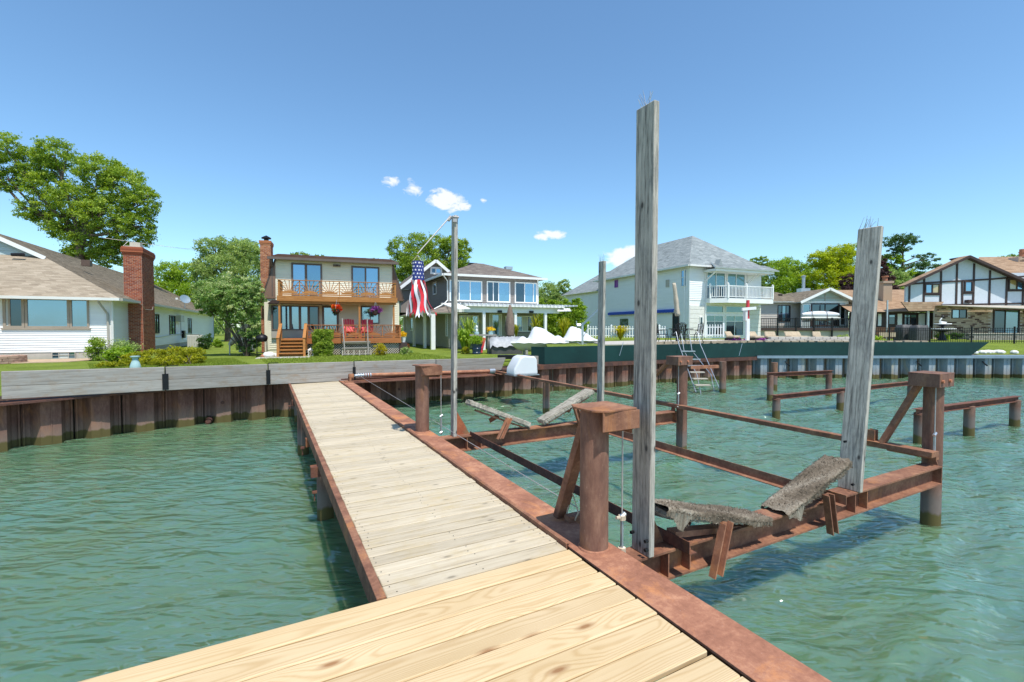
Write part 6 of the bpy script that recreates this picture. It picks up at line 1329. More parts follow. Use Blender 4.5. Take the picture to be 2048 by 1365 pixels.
# distant tree line closing the horizon
def treeline():
    lob = []; rr = random.Random(5)
    for k in range(64): x = -95 + k * 3.6 + rr.uniform(-1, 1); y = 84 + rr.uniform(-6, 8) + abs(x) * .12; h = rr.uniform(2.4, 4.6); lob.append(((x, y, 1.2 + h * .6), (rr.uniform(2.6, 4), 2.5, h), 1))
    q, N, rn = leaves(lob, 60000, .62, 77, 0, .22); o = trimesh('far_wood', q, N, rn, 'leaf_cool', None, 4); o['kind'] = 'stuff'
treeline()
def shrub(name, label, px, py, Y, rx, ry, mat, n, size, seed, cat='shrub', z=None, group=None, clump=.3, flat=0):
    z = LZ if z is None else z; p = AT(px, py, Y); b = V3(p.x, Y, z); k = Y / FPX; h = 2 * ry * k
    lob = [((rng.uniform(-.4, .4) * rx * k, rng.uniform(-.3, .3) * rx * k, h * f), (rx * k * .62, rx * k * .6, h * .36), 1) for f in (.35, .45, .6, .5, .3)] + [((0, 0, h * .45), (rx * k * .9, rx * k * .8, h * .5), 1.5)]
    t = thing(name, label, cat, b, 0, group); q, N, rn = leaves(lob, n, size, seed, flat, clump); q[:, 2] = np.maximum(q[:, 2], .01); trimesh('foliage', q, N, rn, mat, t, 4); m = MB()
    for _ in range(7): m.path([(rng.uniform(-.1, .1) * rx * k, 0, 0), (rng.uniform(-.6, .6) * rx * k, rng.uniform(-.4, .4) * rx * k, h * .75)], [.018, .006], 5)
    m.build('stems', 'bark', t, kind='stuff'); return t
shrub('shrub', 'leafy green shrub against the white wall left of the downspout', 194, 690, 21.6, 19, 26, 'leaf_mid', 3200, .09, 21)
shrub('shrub', 'loose green shrub in front of the brick chimney base', 248, 685, 22.4, 26, 22, 'leaf_cool', 3200, .09, 22)
shrub('tall_grass_clump', 'wispy grass clump between the wall shrubs and the yellow juniper', 240, 705, 20.6, 30, 16, 'leaf_bright', 3000, .12, 23, 'plant')
def juniper():
    b = AT(305, 656, 19.2); b.z = LZ; t = thing('juniper_bed', 'wide low golden yellow juniper spread along the timber wall', 'juniper', b); lob = []
    for px, py, rx, ry, Y in ((385, 712, 26, 17, 20.2), (350, 712, 30, 17, 20.0), (310, 713, 30, 14, 19.7), (275, 716, 28, 11, 19.2), (345, 724, 34, 12, 19.0), (300, 727, 34, 9, 18.6), (245, 729, 30, 8, 18.0), (215, 731, 20, 7, 17.6), (390, 722, 20, 12, 19.6)):
        c = AT(px, py, Y); k = Y / FPX; lob.append(((c.x - b.x, c.y - b.y, max(.12, c.z - b.z)), (rx * k, rx * k * .7, ry * k), 1))
    q, N, rn = leaves(lob, 15000, .085, 31, 0, .22); q[:, 2] = np.maximum(q[:, 2], .01); trimesh('foliage', q, N, rn, 'leaf_juniper', t, 4); m = MB()
    for _ in range(14): x = rng.uniform(-1.8, 1.8); m.path([(x, 0, 0), (x + rng.uniform(-.5, .5), rng.uniform(-.3, .3), .4)], [.02, .008], 5)
    m.build('stems', 'bark', t, kind='stuff')
juniper()
shrub('shrub', 'dark shrub beside the air conditioner at the far end of the ranch house', 410, 685, 33, 14, 14, 'leaf_dark', 1800, .12, 24); shrub('shrub', 'bright low plant at the back corner of the ranch house', 432, 683, 36, 12, 9, 'leaf_bright', 1400, .12, 25); shrub('climbing_shrub', 'dark climber on the siding near the back corner of the ranch house', 419, 662, 39, 6, 13, 'leaf_dark', 1000, .12, 26)
def boxhedge():
    a, b = F2.f(626, 712, -3.4), F2.f(667, 712, -3.4); h = 1.42; c = F2.m @ V3((a.x + b.x) / 2, -3.55, 0); t = thing('clipped_hedge', 'square clipped dark green bush in front of the red stained deck', 'hedge', c, F2.rot); w_ = (b.x - a.x) / 2
    rs = np.random.RandomState(8); lob = [((-w_ + .15 + (2 * w_ - .3) * i / 5, -.32 + .32 * j, .14 + (h - .28) * k / 6), (.2, .22, .17), 1) for i in range(6) for j in range(3) for k in range(7)]; q, N, rn = leaves(lob, 15000, .075, 41, 0, .5)
    q[:, 0] = np.clip(q[:, 0], -w_ - .02, w_ + .02); q[:, 2] = np.clip(q[:, 2], .03, h + .02); q += rs.normal(0, .012, q.shape); trimesh('foliage', q, N, rn, 'leaf_mid', t, 4); m = MB()
    for _ in range(8): x = rng.uniform(-.5, .5) * w_; m.path([(x, 0, 0), (x * 1.6, 0, h * .8)], [.025, .01], 5)
    m.build('stems', 'bark', t, kind='stuff')
boxhedge()
shrub('golden_shrub', 'small golden yellow bush in front of the deck lattice', 760, 700, 25.6, 15, 12, 'leaf_gold', 2200, .07, 27); shrub('red_shrub', 'dark red leaved shrub right of the deck corner', 811, 693, 28.6, 8, 11, 'leaf_red', 1300, .07, 28); shrub('hosta', 'pale green hosta clump at the right end of the deck lattice', 812, 704, 26.6, 12, 7, 'leaf_lilac', 1100, .12, 29, 'plant')
def arbor():
    b = AT(1118, 656, 40); b.z = .6; t = thing('arborvitae_hedge', 'tall bright green arborvitae hedge behind the white boat covers', 'hedge', b); lob = []
    for k in range(12):
        c = AT(1074 + k * 8.2, 646, 40 - k * .1); h = 3.2 + .25 * math.sin(k * 2.1); 
        for f, r_ in ((.15, .5), (.32, .5), (.5, .46), (.68, .38), (.84, .26), (.95, .14)): lob.append(((c.x - b.x, c.y - b.y, h * f), (r_, r_, h * .15), 1 + .5 / r_))
    q, N, rn = leaves(lob, 46000, .15, 52, 0, .42); trimesh('foliage', q, N, rn, 'leaf_bright', t, 4); m = MB()
    for k in range(12): x = -2.2 + k * .38; m.path([(x, 0, -.4), (x, 0, 2.0)], [.05, .02], 5)
    m.build('stems', 'bark', t, kind='stuff')
arbor()
def spiky(name, label, base, n, h, spread, mat, seed, cat='plant', w0=.035, group=None, parent=None):
    rr = random.Random(seed); t = thing(name, label, cat, base, 0, group); m = MB()
    for _ in range(n):
        a = rr.uniform(0, 6.28); L_ = h * rr.uniform(.6, 1.1); sp = spread * rr.uniform(.2, 1); d = V3(math.cos(a), math.sin(a), 0); s_ = V3(-d.y, d.x, 0) * w0 * rr.uniform(.6, 1.1)
        p = [d * .02, d * sp * .35 + V3(0, 0, L_ * .62), d * sp * .8 + V3(0, 0, L_ * .92), d * sp * 1.15 + V3(0, 0, L_ * .8)]; rv = rr.random()
        m.add([p[0] - s_ * .6, p[0] + s_ * .6, p[1] + s_, p[1] - s_, p[2] + s_ * .7, p[2] - s_ * .7, p[3]], [(0, 1, 2, 3), (3, 2, 4, 5), (5, 4, 6)], rv)
    m.build('leaf_blades', mat, t, kind='stuff'); return t
gp = lambda px, Y, z=LZ: V3(AT(px, 656, Y).x, Y, z)
spiky('cordyline', 'tall dark leaved tropical plant beside the white porch post of the lake house', gp(937, 29.2), 90, 2.2, .9, 'leaf_mid', 61, w0=.05)
spiky('leafy_plant', 'bright green leafy plant left of the blue pot', gp(927, 28.4), 130, 1.5, .7, 'leaf_bright', 62, w0=.06)
shrub('golden_shrub', 'yellow green round bush left of the blue glazed pot', 932, 693, 27.2, 10, 8, 'leaf_juniper', 1500, .07, 63)
spiky('ornamental_grass', 'yellow striped grass plant behind the white boat covers, left one', gp(1073, 31, .9), 80, 1.7, .6, 'leaf_juniper', 64, w0=.03); spiky('ornamental_grass', 'yellow striped grass plant rising behind the second boat cover', gp(1128, 31, .9), 90, 1.5, .7, 'leaf_juniper', 65, w0=.03)
spiky('ornamental_grass', 'golden grass clump by the picket fence left of the tall post', gp(1241, 31.5, RZ), 150, 1.0, .75, 'leaf_gold', 66, w0=.04); spiky('potted_grass', 'golden grass in front of the closed brown umbrella', gp(1032, 29.6, 1.0), 70, .95, .35, 'leaf_juniper', 67, w0=.03)
for i, (px, Y) in enumerate(((1741, 27.4), (1757, 27.2))): spiky('daylily', ('left' if i == 0 else 'right') + ' green strap leaved clump right of the leaning post on the bank', gp(px, Y, .72), 60, .55, .4, 'leaf_bright', 70 + i, w0=.03)
shrub('shrub', 'low rounded bush on the bank left of the leaning post', 1685, 675, 28.2, 16, 7, 'leaf_mid', 1500, .09, 72, z=RZ)
shrub('shrub', 'leafy plants at the foot of the fountain', 1885, 668, 36.5, 16, 9, 'leaf_bright', 1700, .12, 73, z=.75); shrub('shrub', 'dark bush right of the fountain against the brick wall', 1912, 668, 37.5, 12, 8, 'leaf_dark', 1200, .12, 74, z=.75)
# ---------------------------------------------------------------- garden things by the ranch house and balcony house
q_ = G(269, 737, LZ + .02); VA = thing('garden_vase', 'pale teal ceramic vase standing by the yellow juniper at the timber wall', 'vase', V3(*gp(269, 17.2).xy, LZ)); VA.location = gp(269, 17.0)
m = MB(); m.lathe([(.15, 0), (.17, .05), (.165, .12), (.13, .25), (.085, .36), (.09, .42), (.15, .46), (.155, .49), (.10, .50), (.02, .47)], n=20); m.build('vase_body', 'teal_ceramic', VA, smooth=True)
m = MB(); m.prism([F1.m @ V3(-9, -3.6, .0) , F1.m @ V3(-.8, -2.6, .0), F1.m @ V3(.4, -.3, .0), F1.m @ V3(-9, -.1, .0)], (0, 0, .03)); o = m.build('gravel_bed', 'dirt'); o['kind'] = 'structure'
PT = thing('paver_terrace', 'curved low brick paver terrace edge under the garden chairs', 'terrace', F1.m @ V3(-4.4, -2.2, 0), F1.rot); m = MB(); g = [0]
for lay in range(3):
    for k in range(11):
        a = R(-100 + k * 13 + lay * 6); c = V3(math.cos(a) * 1.9, math.sin(a) * 1.3, 0); t_ = V3(-math.sin(a) * 1.9, math.cos(a) * 1.3, 0).normalized(); m.obox(c - t_ * .17 + V3(0, 0, .06 + lay * .105), c + t_ * .17 + V3(0, 0, .06 + lay * .105), .2, .095); g.append(len(m.f))
build_each(m, 'paver', 'paver', PT, g); m = MB(); m.prism([V3(math.cos(R(a)) * 1.8 if abs(a) < 101 else -1.2, math.sin(R(a)) * 1.2, .0) for a in range(-100, 101, 20)] + [V3(-2.6, 1.2, 0), V3(-2.6, -1.2, 0)], (0, 0, .3)); m.build('terrace_floor', 'paver', PT, recalc=True)
def tubechair(name, lab, loc, rot, grp):
    t = thing(name, lab, 'chair', loc, rot, grp)
    for x in (-.26, .26): m = MB(); m.path([(x, -.26, 0), (x, -.26, .62), (x, .2, .62), (x, .22, .4), (x, .26, 0)], .02, 6); m.path([(x, .2, .4), (x, .34, 1.0)], .02, 6); m.build('side_frame', 'white', t, smooth=True)
    m = MB(); m.box(-.25, -.24, .40, .25, .22, .43); m.build('seat', 'curtain', t); m = MB(); m.prism([V3(-.25, .22, .45), V3(.25, .22, .45), V3(.25, .34, .98), V3(-.25, .34, .98)], (0, .02, 0)); m.build('backrest', 'curtain', t, recalc=True); return t
for i, (x, y, r_) in enumerate(((-4.55, -2.3, 25), (-3.75, -2.6, 70))): tubechair('garden_chair', ('white tube garden chair at the picture edge on the paver terrace' if i == 0 else 'white tube garden chair at the right end of the paver terrace'), F1.m @ V3(x, y, .3), F1.rot + R(r_), 'white tube chairs on the paver terrace')
def acunit(lab, loc, rot, w_=.8, h=.8):
    t = thing('air_conditioner', lab, 'air conditioner', loc, rot); m = MB(); m.box(-w_ / 2, -w_ / 2, .0, w_ / 2, w_ / 2, h); m.build('casing', 'ac', t, bevel=.02); m = MB()
    for k in range(9): x = -w_ / 2 + .06 + k * (w_ - .12) / 8; m.box(x - .012, -w_ / 2 - .02, .08, x + .012, -w_ / 2 - .003, h - .1)
    m.build('louvers', 'gutter', t, kind='stuff'); m = MB(); m.lathe([(w_ * .4, 0), (w_ * .4, .03), (.02, .04)], (0, 0, h), 14); m.build('fan_grille', 'brown_trim', t)
acunit('white boxy air conditioner by the far siding of the ranch house', F1.m @ V3(1.2, F1.sd(392, 690, 1.2).y, 0), F1.rot, 1.0, .95); acunit('grey slatted air conditioner left of the orange brick chimney base', F2.m @ V3(cx0 - .75, .4, .1), F2.rot, .75, .85)
# slanted shell (boat seat / slide) behind the lilac tree
SL = thing('kayak', 'beige plastic kayak hull leaning against the orange brick chimney', 'kayak', F2.m @ V3(cx0 - 1.3, -.6, .0), F2.rot); m = MB(); sec = []
for i in range(12):
    t = i / 11; e = math.sin(math.pi * (.08 + .84 * t)) ** .5; c = V3(-.15 + 1.0 * t, 0, .55 + 1.25 * t); ax = V3(-.78, 0, .62)
    sec.append([c + ax * (.20 * e * math.cos(a_)) + V3(0, .28 * e * math.sin(a_), 0) for a_ in [2 * math.pi * j / 12 for j in range(12)]])
m.add([p for s_ in sec for p in s_], [(i * 12 + j, i * 12 + (j + 1) % 12, (i + 1) * 12 + (j + 1) % 12, (i + 1) * 12 + j) for i in range(11) for j in range(12)] + [tuple(range(12)), tuple(range(132, 144))]); m.build('hull', 'tan_slab', SL, smooth=True, recalc=True); m = MB(); m.obox((-.1, -.25, 0), (-.1, -.2, .7), .06, .06); m.obox((.5, .2, 0), (.5, .2, 1.2), .06, .06); build_each(m, 'prop', 'tan_slab', SL, [0, 6, 12])
# kettle grill, stones
GR = thing('grill', 'black charcoal grill on legs beside the wooden stairs', 'grill', F2.m @ V3(sx0 - .85, -3.3, 0), F2.rot)
m = MB(); m.lathe([(.02, .78), (.2, .80), (.27, .9), (.28, .97)], n=16); m.build('bowl', 'black', GR, smooth=True); m = MB(); m.lathe([(.29, .975), (.27, 1.08), (.16, 1.17), (.02, 1.2)], n=16); m.lathe([(.03, 1.2), (.03, 1.26), (.01, 1.27)], n=8); m.build('lid', 'black', GR, smooth=True)
for x in (-.24, .24):
    for y in (-.2, .2): m = MB(); m.tube((x, y, 0), (x * .9, y * .9, .9), .016, 6); m.build('leg', 'black', GR)
m = MB(); m.box(-.25, -.22, .22, .25, .22, .24); m.build('shelf', 'black', GR); m = MB(); m.box(-.5, -.14, .92, -.28, .14, .94); m.build('side_shelf', 'black', GR)
for i, (dx, dy, s_) in enumerate(((-.45, -3.9, .28), (-.2, -3.75, .2), (-.65, -3.95, .17))):
    m = MB(); m.lathe([(.01, 0), (s_, .02), (s_ * 1.1, s_ * .5), (s_ * .7, s_ * .95), (.01, s_ * 1.05)], n=9); o = m.build('boulder', 'stone_w' if i < 2 else 'clay', None, smooth='all'); o.location = F2.m @ V3(sx0 + dx, dy, 0); tag(o, ('largest pale boulder at the foot of the grill', 'middle pale boulder next to the stair post', 'small reddish stone left of the pale boulders')[i], 'boulder')
LNn = thing('lantern', 'small white lantern on the grass between the stairs and the clipped bush', 'lantern', F2.m @ V3(sx1 + .28, -3.5, 0), F2.rot); m = MB()
for x in (-.1, .1):
    for y in (-.1, .1): m.box(x - .015, y - .015, 0, x + .015, y + .015, .32)
build_each(m, 'lantern_post', 'white', LNn, [0, 6, 12, 18, 24]); m = MB(); m.lathe([(.17, .32), (.1, .38), (.03, .44)], n=4); m.box(-.13, -.13, 0, .13, .13, .03); m.build('lantern_frame', 'white', LNn)
# weathered dock stairs lying against the deck
DS = thing('portable_stairs', 'weathered grey portable stairs with two tall poles leaning at the deck', 'stairs', F2.m @ V3(F2.f(713, 700, -3.3).x, -3.35, 0), F2.rot); hw = (F2.f(741, 700, -3.3).x - F2.f(685, 700, -3.3).x) / 2
for k, (z, y) in enumerate(((.05, -.35), (.38, -.15), (.72, .05))): m = MB(); m.box(-hw, y - .14, z, hw, y + .14, z + .05); m.build('tread', 'timber', DS); m = MB(); m.box(-hw, y + .10, z - .1, hw, y + .13, z); m.build('tread', 'tan_slab', DS)
for s_, dx in ((-1, -.12), (1, -.02)):
    m = MB(); m.tube((s_ * hw * .82, -.45, 0), (s_ * hw * .82 + dx, .1, 2.05), .035, 8); m.build('pole', 'timber', DS)
for i in range(6): x = -hw + i * hw * .4; m = MB(); m.box(x - .025, -.5, 0, x + .025, -.42, .3); m.build('stringer', 'tan_slab', DS)
def adirondack(lab, x, y, rot):
    t = thing('adirondack_chair', lab, 'chair', F2.m @ V3(x, y, DZ), F2.rot + rot, 'red adirondack chairs on the deck')
    for k in range(5): m = MB(); m.obox((-.26 + k * .13, .18, .28), (-.28 + k * .14, .55, 1.14 - abs(k - 2) * .02), .12, .02, up=(0, -1, .3)); m.build('back_slat', 'red_plastic', t)
    m = MB(); m.obox((0, -.35, .40), (0, .25, .28), .55, .03); m.build('seat', 'red_plastic', t)
    for s_ in (-1, 1): m = MB(); m.box(s_ * .34 - .07, -.4, .56, s_ * .34 + .07, .32, .585); m.build('armrest', 'red_plastic', t); m = MB(); m.box(s_ * .31 - .02, -.36, 0, s_ * .31 + .02, -.28, .56); m.build('leg', 'red_plastic', t); m = MB(); m.obox((s_ * .29, -.3, .36), (s_ * .29, .6, .04), .03, .1); m.build('leg', 'red_plastic', t)
    m = MB(); m.obox((-.3, .42, .75), (.3, .42, .75), .03, .07); m.build('back_brace', 'red_plastic', t)
adirondack('red plastic lounge chair on the deck, left of the two', F2.f(699, 650, -1.6).x, -1.6, math.pi * 0 + R(8)); adirondack('red plastic lounge chair on the deck, right of the two', F2.f(734, 650, -1.6).x, -1.6, R(-5))
def basket(lab, px, py, mat, seed, tr=False):
    p = F2.f(px, py, -1.9); t = thing('hanging_basket', lab, 'flower basket', F2.m @ p, F2.rot); rs = np.random.RandomState(seed)
    q, N, rn = leaves([((0, 0, .02), (.30, .26, .2), 1)], 800, .10, seed, 0, .35); trimesh('flowers', q, N, rn, mat, t, 4); q, N, rn = leaves([((-.12, .1, -.12), (.36, .25, .2), 1)], 300, .11, seed + 1, 0, .4); trimesh('foliage', q, N, rn, 'leaf_dark', t, 4)
    m = MB(); m.lathe([(.05, -.3), (.16, -.22), (.2, -.05), (.17, -.05)], n=12); m.build('pot', 'dark_brown', t); m = MB()
    for a in (0, 2.1, 4.2): m.tube((.18 * math.cos(a), .18 * math.sin(a), -.05), (0, 0, .6), .006, 4)
    m.tube((0, 0, .6), (0, 0, UZ - .42 - p.z), .006, 4); m.build('hanger', 'galv', t, kind='stuff')
basket('hanging basket of red and orange flowers under the balcony', 674, 617, 'flower_red', 91); basket('hanging basket of purple and pink petunias under the balcony', 751, 621, 'flower_purple', 92)
fp = thing('flower_pot', 'yellow flowers in a white pot on the right deck corner', 'flower pot', F2.m @ V3(dx1 + .2, -2.6, DZ - .25), F2.rot); q, N, rn = leaves([((0, 0, .48), (.25, .22, .16), 1)], 500, .1, 93, 0, .4); trimesh('flowers', q, N, rn, 'flower_yellow', fp, 4); m = MB(); m.lathe([(.1, 0), (.16, .3), (.18, .32), (.14, .32)], n=12); m.build('pot', 'white', fp); m = MB(); m.box(-.2, -.2, -.67, .2, .2, 0); m.build('stand', 'dark_brown', fp)
# ---------------------------------------------------------------- flag arm and windsock
AR = thing('flag_arm', 'grey metal arm clamped to the slim guide post, sloping down left', 'flag pole', D(2.70, 7.12, 3.42), A0); tipw = AT(835, 508, 6.95); tip = AR.matrix_basis.inverted() @ tipw
AR.matrix_basis = Matrix.Translation(D(2.70, 7.12, 3.42)) @ Matrix.Rotation(A0, 4, 'Z'); tip = (Matrix.Translation(D(2.70, 7.12, 3.42)) @ Matrix.Rotation(A0, 4, 'Z')).inverted() @ tipw
m = MB(); m.tube((-.06, 0, .06), tip, .011, 8, .007); m.build('arm_tube', 'cable', AR, smooth=True); m = MB(); m.tube((-.09, 0, -.0), (-.04, 0, .07), .028, 10); m.box(-.04, -.085, -.03, .03, -.072, .05); m.tube((-.05, -.08, .05), (.06, -.08, .05), .018, 8); m.build('clamp', 'cable', AR)
WS = thing('windsock', 'American flag windsock with blue starred tube and red and white tails hanging from the arm', 'windsock', tipw - V3(0, 0, .02)); kk = 6.95 / FPX
m = MB(); m.tube((0, 0, 0), (-.08, 0, -.1), .004, 4); m.tube((0, 0, 0), (.06, 0, -.1), .004, 4); m.tube((0, 0, 0), (.0, .08, -.1), .004, 4); m.build('cords', 'rope', WS, kind='stuff')
def socktube(z0, z1, r0, r1, mat, name, nn=16, rows=8):
    m = MB(); vs = []; fs = []
    for k in range(rows + 1):
        f = k / rows; rr_ = r0 + (r1 - r0) * f; z = z0 + (z1 - z0) * f
        for i in range(nn): t = 2 * math.pi * i / nn; rad = rr_ * (1 + .16 * math.sin(3 * t + f * 2) * (1 if f > .05 else .3)); vs.append((rad * math.cos(t), rad * .8 * math.sin(t), z))
    for k in range(rows):
        for i in range(nn): fs.append((k * nn + i, k * nn + (i + 1) % nn, (k + 1) * nn + (i + 1) % nn, (k + 1) * nn + i))
    m.add(vs, fs); return m.build(name, mat, WS, smooth='all')
tube_ = socktube(-.09, -.37, .080, .086, 'flag_blue', 'star_field')
m = MB(); rr = random.Random(4)
for row in range(5):
    for i in range(11):
        t = 2 * math.pi * (i + .5 * (row % 2)) / 11; z = -.12 - row * .053; f = (-.09 - z) / .28; R_ = (.080 + .006 * f) * (1 + .16 * math.sin(3 * t + f * 2)) + .0015; n0 = V3(math.cos(t), .8 * math.sin(t), 0); c = V3(R_ * math.cos(t), R_ * .8 * math.sin(t), z); tx = V3(-math.sin(t), math.cos(t), 0); pts = []
        for k in range(10): a = math.pi * k / 5 + math.pi / 2; r2 = .019 if k % 2 == 0 else .008; pts.append(c + tx * (r2 * math.cos(a)) + V3(0, 0, r2 * math.sin(a)) + n0 * .002)
        m.add(pts + [c + n0 * .002], [(k, (k + 1) % 10, 10) for k in range(10)])
m.build('star', 'flag_white', tube_, kind='stuff')
# (tail: angle, drift x, drift y, length)
for k in range(12):
    t = 2 * math.pi * k / 12; nn = 14; vs = []; wd = .060; L_ = .53 + .04 * math.sin(k * 2.3); dx = .07 * math.cos(t) + .035 + (.07 if k == 0 else 0) - (.08 if k in (5,) else 0); dy = .06 * math.sin(t)
    if k == 5: L_ = .55
    tx = V3(-math.sin(t), .8 * math.cos(t), 0); fs = []
    for j in range(nn):
        f = j / (nn - 1); c = V3(.086 * math.cos(t), .07 * math.sin(t), -.37 - L_ * f) + V3(dx * f ** 1.3 + .016 * math.sin(f * 8 + k), dy * f + .02 * math.sin(f * 7 + k * 1.7), 0); w_ = wd * (.5 + .12 * math.sin(f * 5 + k)); tw_ = Matrix.Rotation(.5 * f * math.sin(k * 1.9), 3, 'Z') @ tx
        if j == nn - 1: vs += [c - tw_ * w_ + V3(0, 0, -.0), c + V3(0, 0, .05), c + tw_ * w_]
        else: vs += [c - tw_ * w_, c, c + tw_ * w_]
    for j in range(nn - 1):
        for i in range(2): fs.append((j * 3 + i, j * 3 + i + 1, (j + 1) * 3 + i + 1, (j + 1) * 3 + i))
    m = MB(); m.add(vs, fs); m.build('tail', 'flag_red' if k % 2 == 0 else 'flag_white', WS, smooth='all')
# ---------------------------------------------------------------- boats under wrap beside the lake house
def wrapped(lab, loc, rot, L_, hullh, peaks, mirror=1):
    t = thing('wrapped_boat', lab, 'boat', loc, rot); n, k = 34, 14; vs = []; B = L_ * .19
    def half(f): return B * min(1, (1 - abs(2 * f - 1) ** 3.2)) ** .75 if 0 < f < 1 else .02
    for i in range(n):
        f = i / (n - 1); x = (f - .5) * L_; b = max(.03, half(f)); h = .05
        for px_, pz, wl__, wr__ in peaks:
            d = (f - px_); h = max(h, pz * (.5 - .5 * math.cos(math.pi * max(0, 1 - abs(d) / (wl__ if d < 0 else wr__)))) ** 1.1)
        for j in range(k):
            s = j / (k - 1) * 2 - 1; prof = (1 - abs(s) ** 1.25); vs.append((x, b * s * 1.03, hullh + h * prof + .015 * math.sin(f * 37 + s * 9)))
    fs = [(i * k + j, (i + 1) * k + j, (i + 1) * k + j + 1, i * k + j + 1) for i in range(n - 1) for j in range(k - 1)]; m = MB(); m.add(vs, fs); m.build('shrink_wrap', 'shrink', t, smooth='all', recalc=True)
    for fx in (.12, .3, .52, .72, .9):
        i = int(fx * (n - 1)); m = MB(); m.path([Vector(vs[i * k + j]) + V3(0, 0, .004) for j in range(k)], .012, 5); m.build('strap', 'curtain', t)
    m = MB(); m.path([Vector(vs[i * k]) - V3(0, .01, 0) for i in range(1, n - 1)], .014, 5); m.build('hem', 'hull', t)
    vs = []; kk_ = 9
    for i in range(n):
        f = i / (n - 1); x = (f - .5) * L_; b = max(.02, half(f)); kz = hullh * (.08 + .75 * abs(2 * f - 1) ** 5)
        for j in range(kk_): s = j / (kk_ - 1) * 2 - 1; vs.append((x * (1 - .05 * (1 - abs(s))), b * s, kz + (hullh - kz) * abs(s) ** 1.6))
    fs = [(i * kk_ + j, i * kk_ + j + 1, (i + 1) * kk_ + j + 1, (i + 1) * kk_ + j) for i in range(n - 1) for j in range(kk_ - 1)]; m = MB(); m.add(vs, fs); m.build('hull', 'hull', t, smooth='all', recalc=True)
    m = MB(); g = [0]
    for x in (-L_ * .25, L_ * .25): m.box(x - .06, -B * .8, -.12, x + .06, B * .8, .14); g.append(len(m.f))
    build_each(m, 'bunk', 'timber', t, g)
wrapped('white shrink wrapped boat on the lawn behind the white motor cover, left one', gp(1080, 24.2, .42), R(8), 3.1, .50, [(.42, .86, .20, .62), (.20, .34, .16, .2)])
wrapped('white shrink wrapped boat behind the first, right beside the davit arm', gp(1152, 25.4, .62), R(8), 2.9, .38, [(.42, .80, .22, .6), (.14, .30, .15, .2)])
DV = thing('davit', 'galvanized davit crane arm sloping up behind the narrow far guide post', 'davit', gp(1165, 23.4, .85)); m = MB(); m.box(-.05, -.05, 0, .05, .05, 1.1); m.build('mast', 'galv', DV); e = AT(1200, 618, 23.2) - DV.location
m = MB(); m.obox((-.05, 0, .95), tuple(e + V3(.15, 0, .18)), .09, .11); m.build('arm', 'steel_blue', DV); m = MB(); m.tube((-.28, 0, .95), (-.1, 0, .95), .13, 12); m.tube((-.3, 0, .95), (-.3, .02, 1.2), .02, 6); m.build('winch', 'galv', DV)
for a, b in (((-.05, 0, 0), (-.25, .2, .12)), ((0, 0, .1), (.3, .1, -.02)), ((.05, 0, .4), (.3, 0, .9))): m = MB(); m.tube(a, b, .02, 6); m.build('strut', 'galv', DV)
# bar, pot, tarp, umbrella in front of the lake house
BRr = thing('garden_bar', 'grey weathered wooden garden bar with a long top beside the blue pot', 'bar', gp(975, 27.6), R(10)); m = MB(); m.box(-1.05, -.25, 1.05, .5, .3, 1.14); m.build('bar_top', 'timber', BRr)
m = MB(); g = [0]
for k in range(4): m.box(-.02 + k * .12, -.2, 0, .08 + k * .12, -.16, 1.05); g.append(len(m.f))
build_each(m, 'plank', 'timber', BRr, g); m = MB(); m.box(0, -.15, 0, .46, .25, 1.04); m.build('cabinet', 'dark_brown', BRr)
BP = thing('planter', 'dark blue glazed planter with bright green foliage by the garden bar', 'planter', gp(953, 26.9)); m = MB(); m.lathe([(.22, 0), (.25, .1), (.23, .13), (.29, .34), (.27, .37), (.33, .56), (.36, .6), (.30, .6)], n=20); m.build('pot', 'blue_pot', BP, smooth=True); q, N, rn = leaves([((0, 0, .78), (.42, .38, .26), 1)], 1500, .11, 95, 0, .4); trimesh('foliage', q, N, rn, 'leaf_bright', BP, 4)
RD = thing('folded_chair', 'folded red chair leaning behind the blue planter', 'chair', gp(963, 27.2), R(10)); m = MB(); m.obox((-.1, 0, .1), (.12, .1, .95), .3, .05, up=(0, 1, 0)); m.build('chair_panel', 'red_plastic', RD)
for px, mat_, lab in ((982, 'teal_ceramic', 'small teal pot of yellow flowers on the garden bar'),):
    FPt = thing('flower_pot', lab, 'flower pot', gp(982, 27.6, LZ + 1.14)); m = MB(); m.box(-.13, -.13, 0, .13, .13, .2); m.build('pot', mat_, FPt); q, N, rn = leaves([((0, 0, .3), (.2, .18, .16), 1)], 400, .09, 96, 0, .4); trimesh('flowers', q, N, rn, 'flower_yellow', FPt, 4)
GN = thing('figurine', 'small white and teal garden figurine at the left end of the bar top', 'figurine', gp(953.5, 27.5, LZ + 1.14)); m = MB(); m.lathe([(.13, 0), (.14, .12), (.02, .16)], n=10); m.build('base', 'teal_ceramic', GN); m = MB(); m.lathe([(.05, .16), (.07, .24), (.04, .34), (.07, .42), (.05, .5), (.01, .54)], n=10); m.build('figure', 'white', GN)
TP = thing('tarp_pile', 'silver grey tarp draped over garden furniture left of the boat covers', 'tarp', gp(1012, 27.4), R(8)); m = MB(); vs = []
for i in range(16):
    for j in range(10): x = -1.0 + i * .14; y = -.6 + j * .13; vs.append((x, y, (.95 if 2 < j else .45 + j * .16) - (.18 if i in (0, 15) else 0) + .05 * math.sin(i * 1.7 + j) + .035 * math.cos(j * 2.1 + i * .6)))
m.add(vs, [(i * 10 + j, (i + 1) * 10 + j, (i + 1) * 10 + j + 1, i * 10 + j + 1) for i in range(15) for j in range(9)]); m.build('tarp_sheet', 'grey_tarp', TP, smooth='all'); m = MB(); m.box(-.9, -.5, 0, .9, .4, .42); m.build('covered_base', 'dark_tarp', TP)
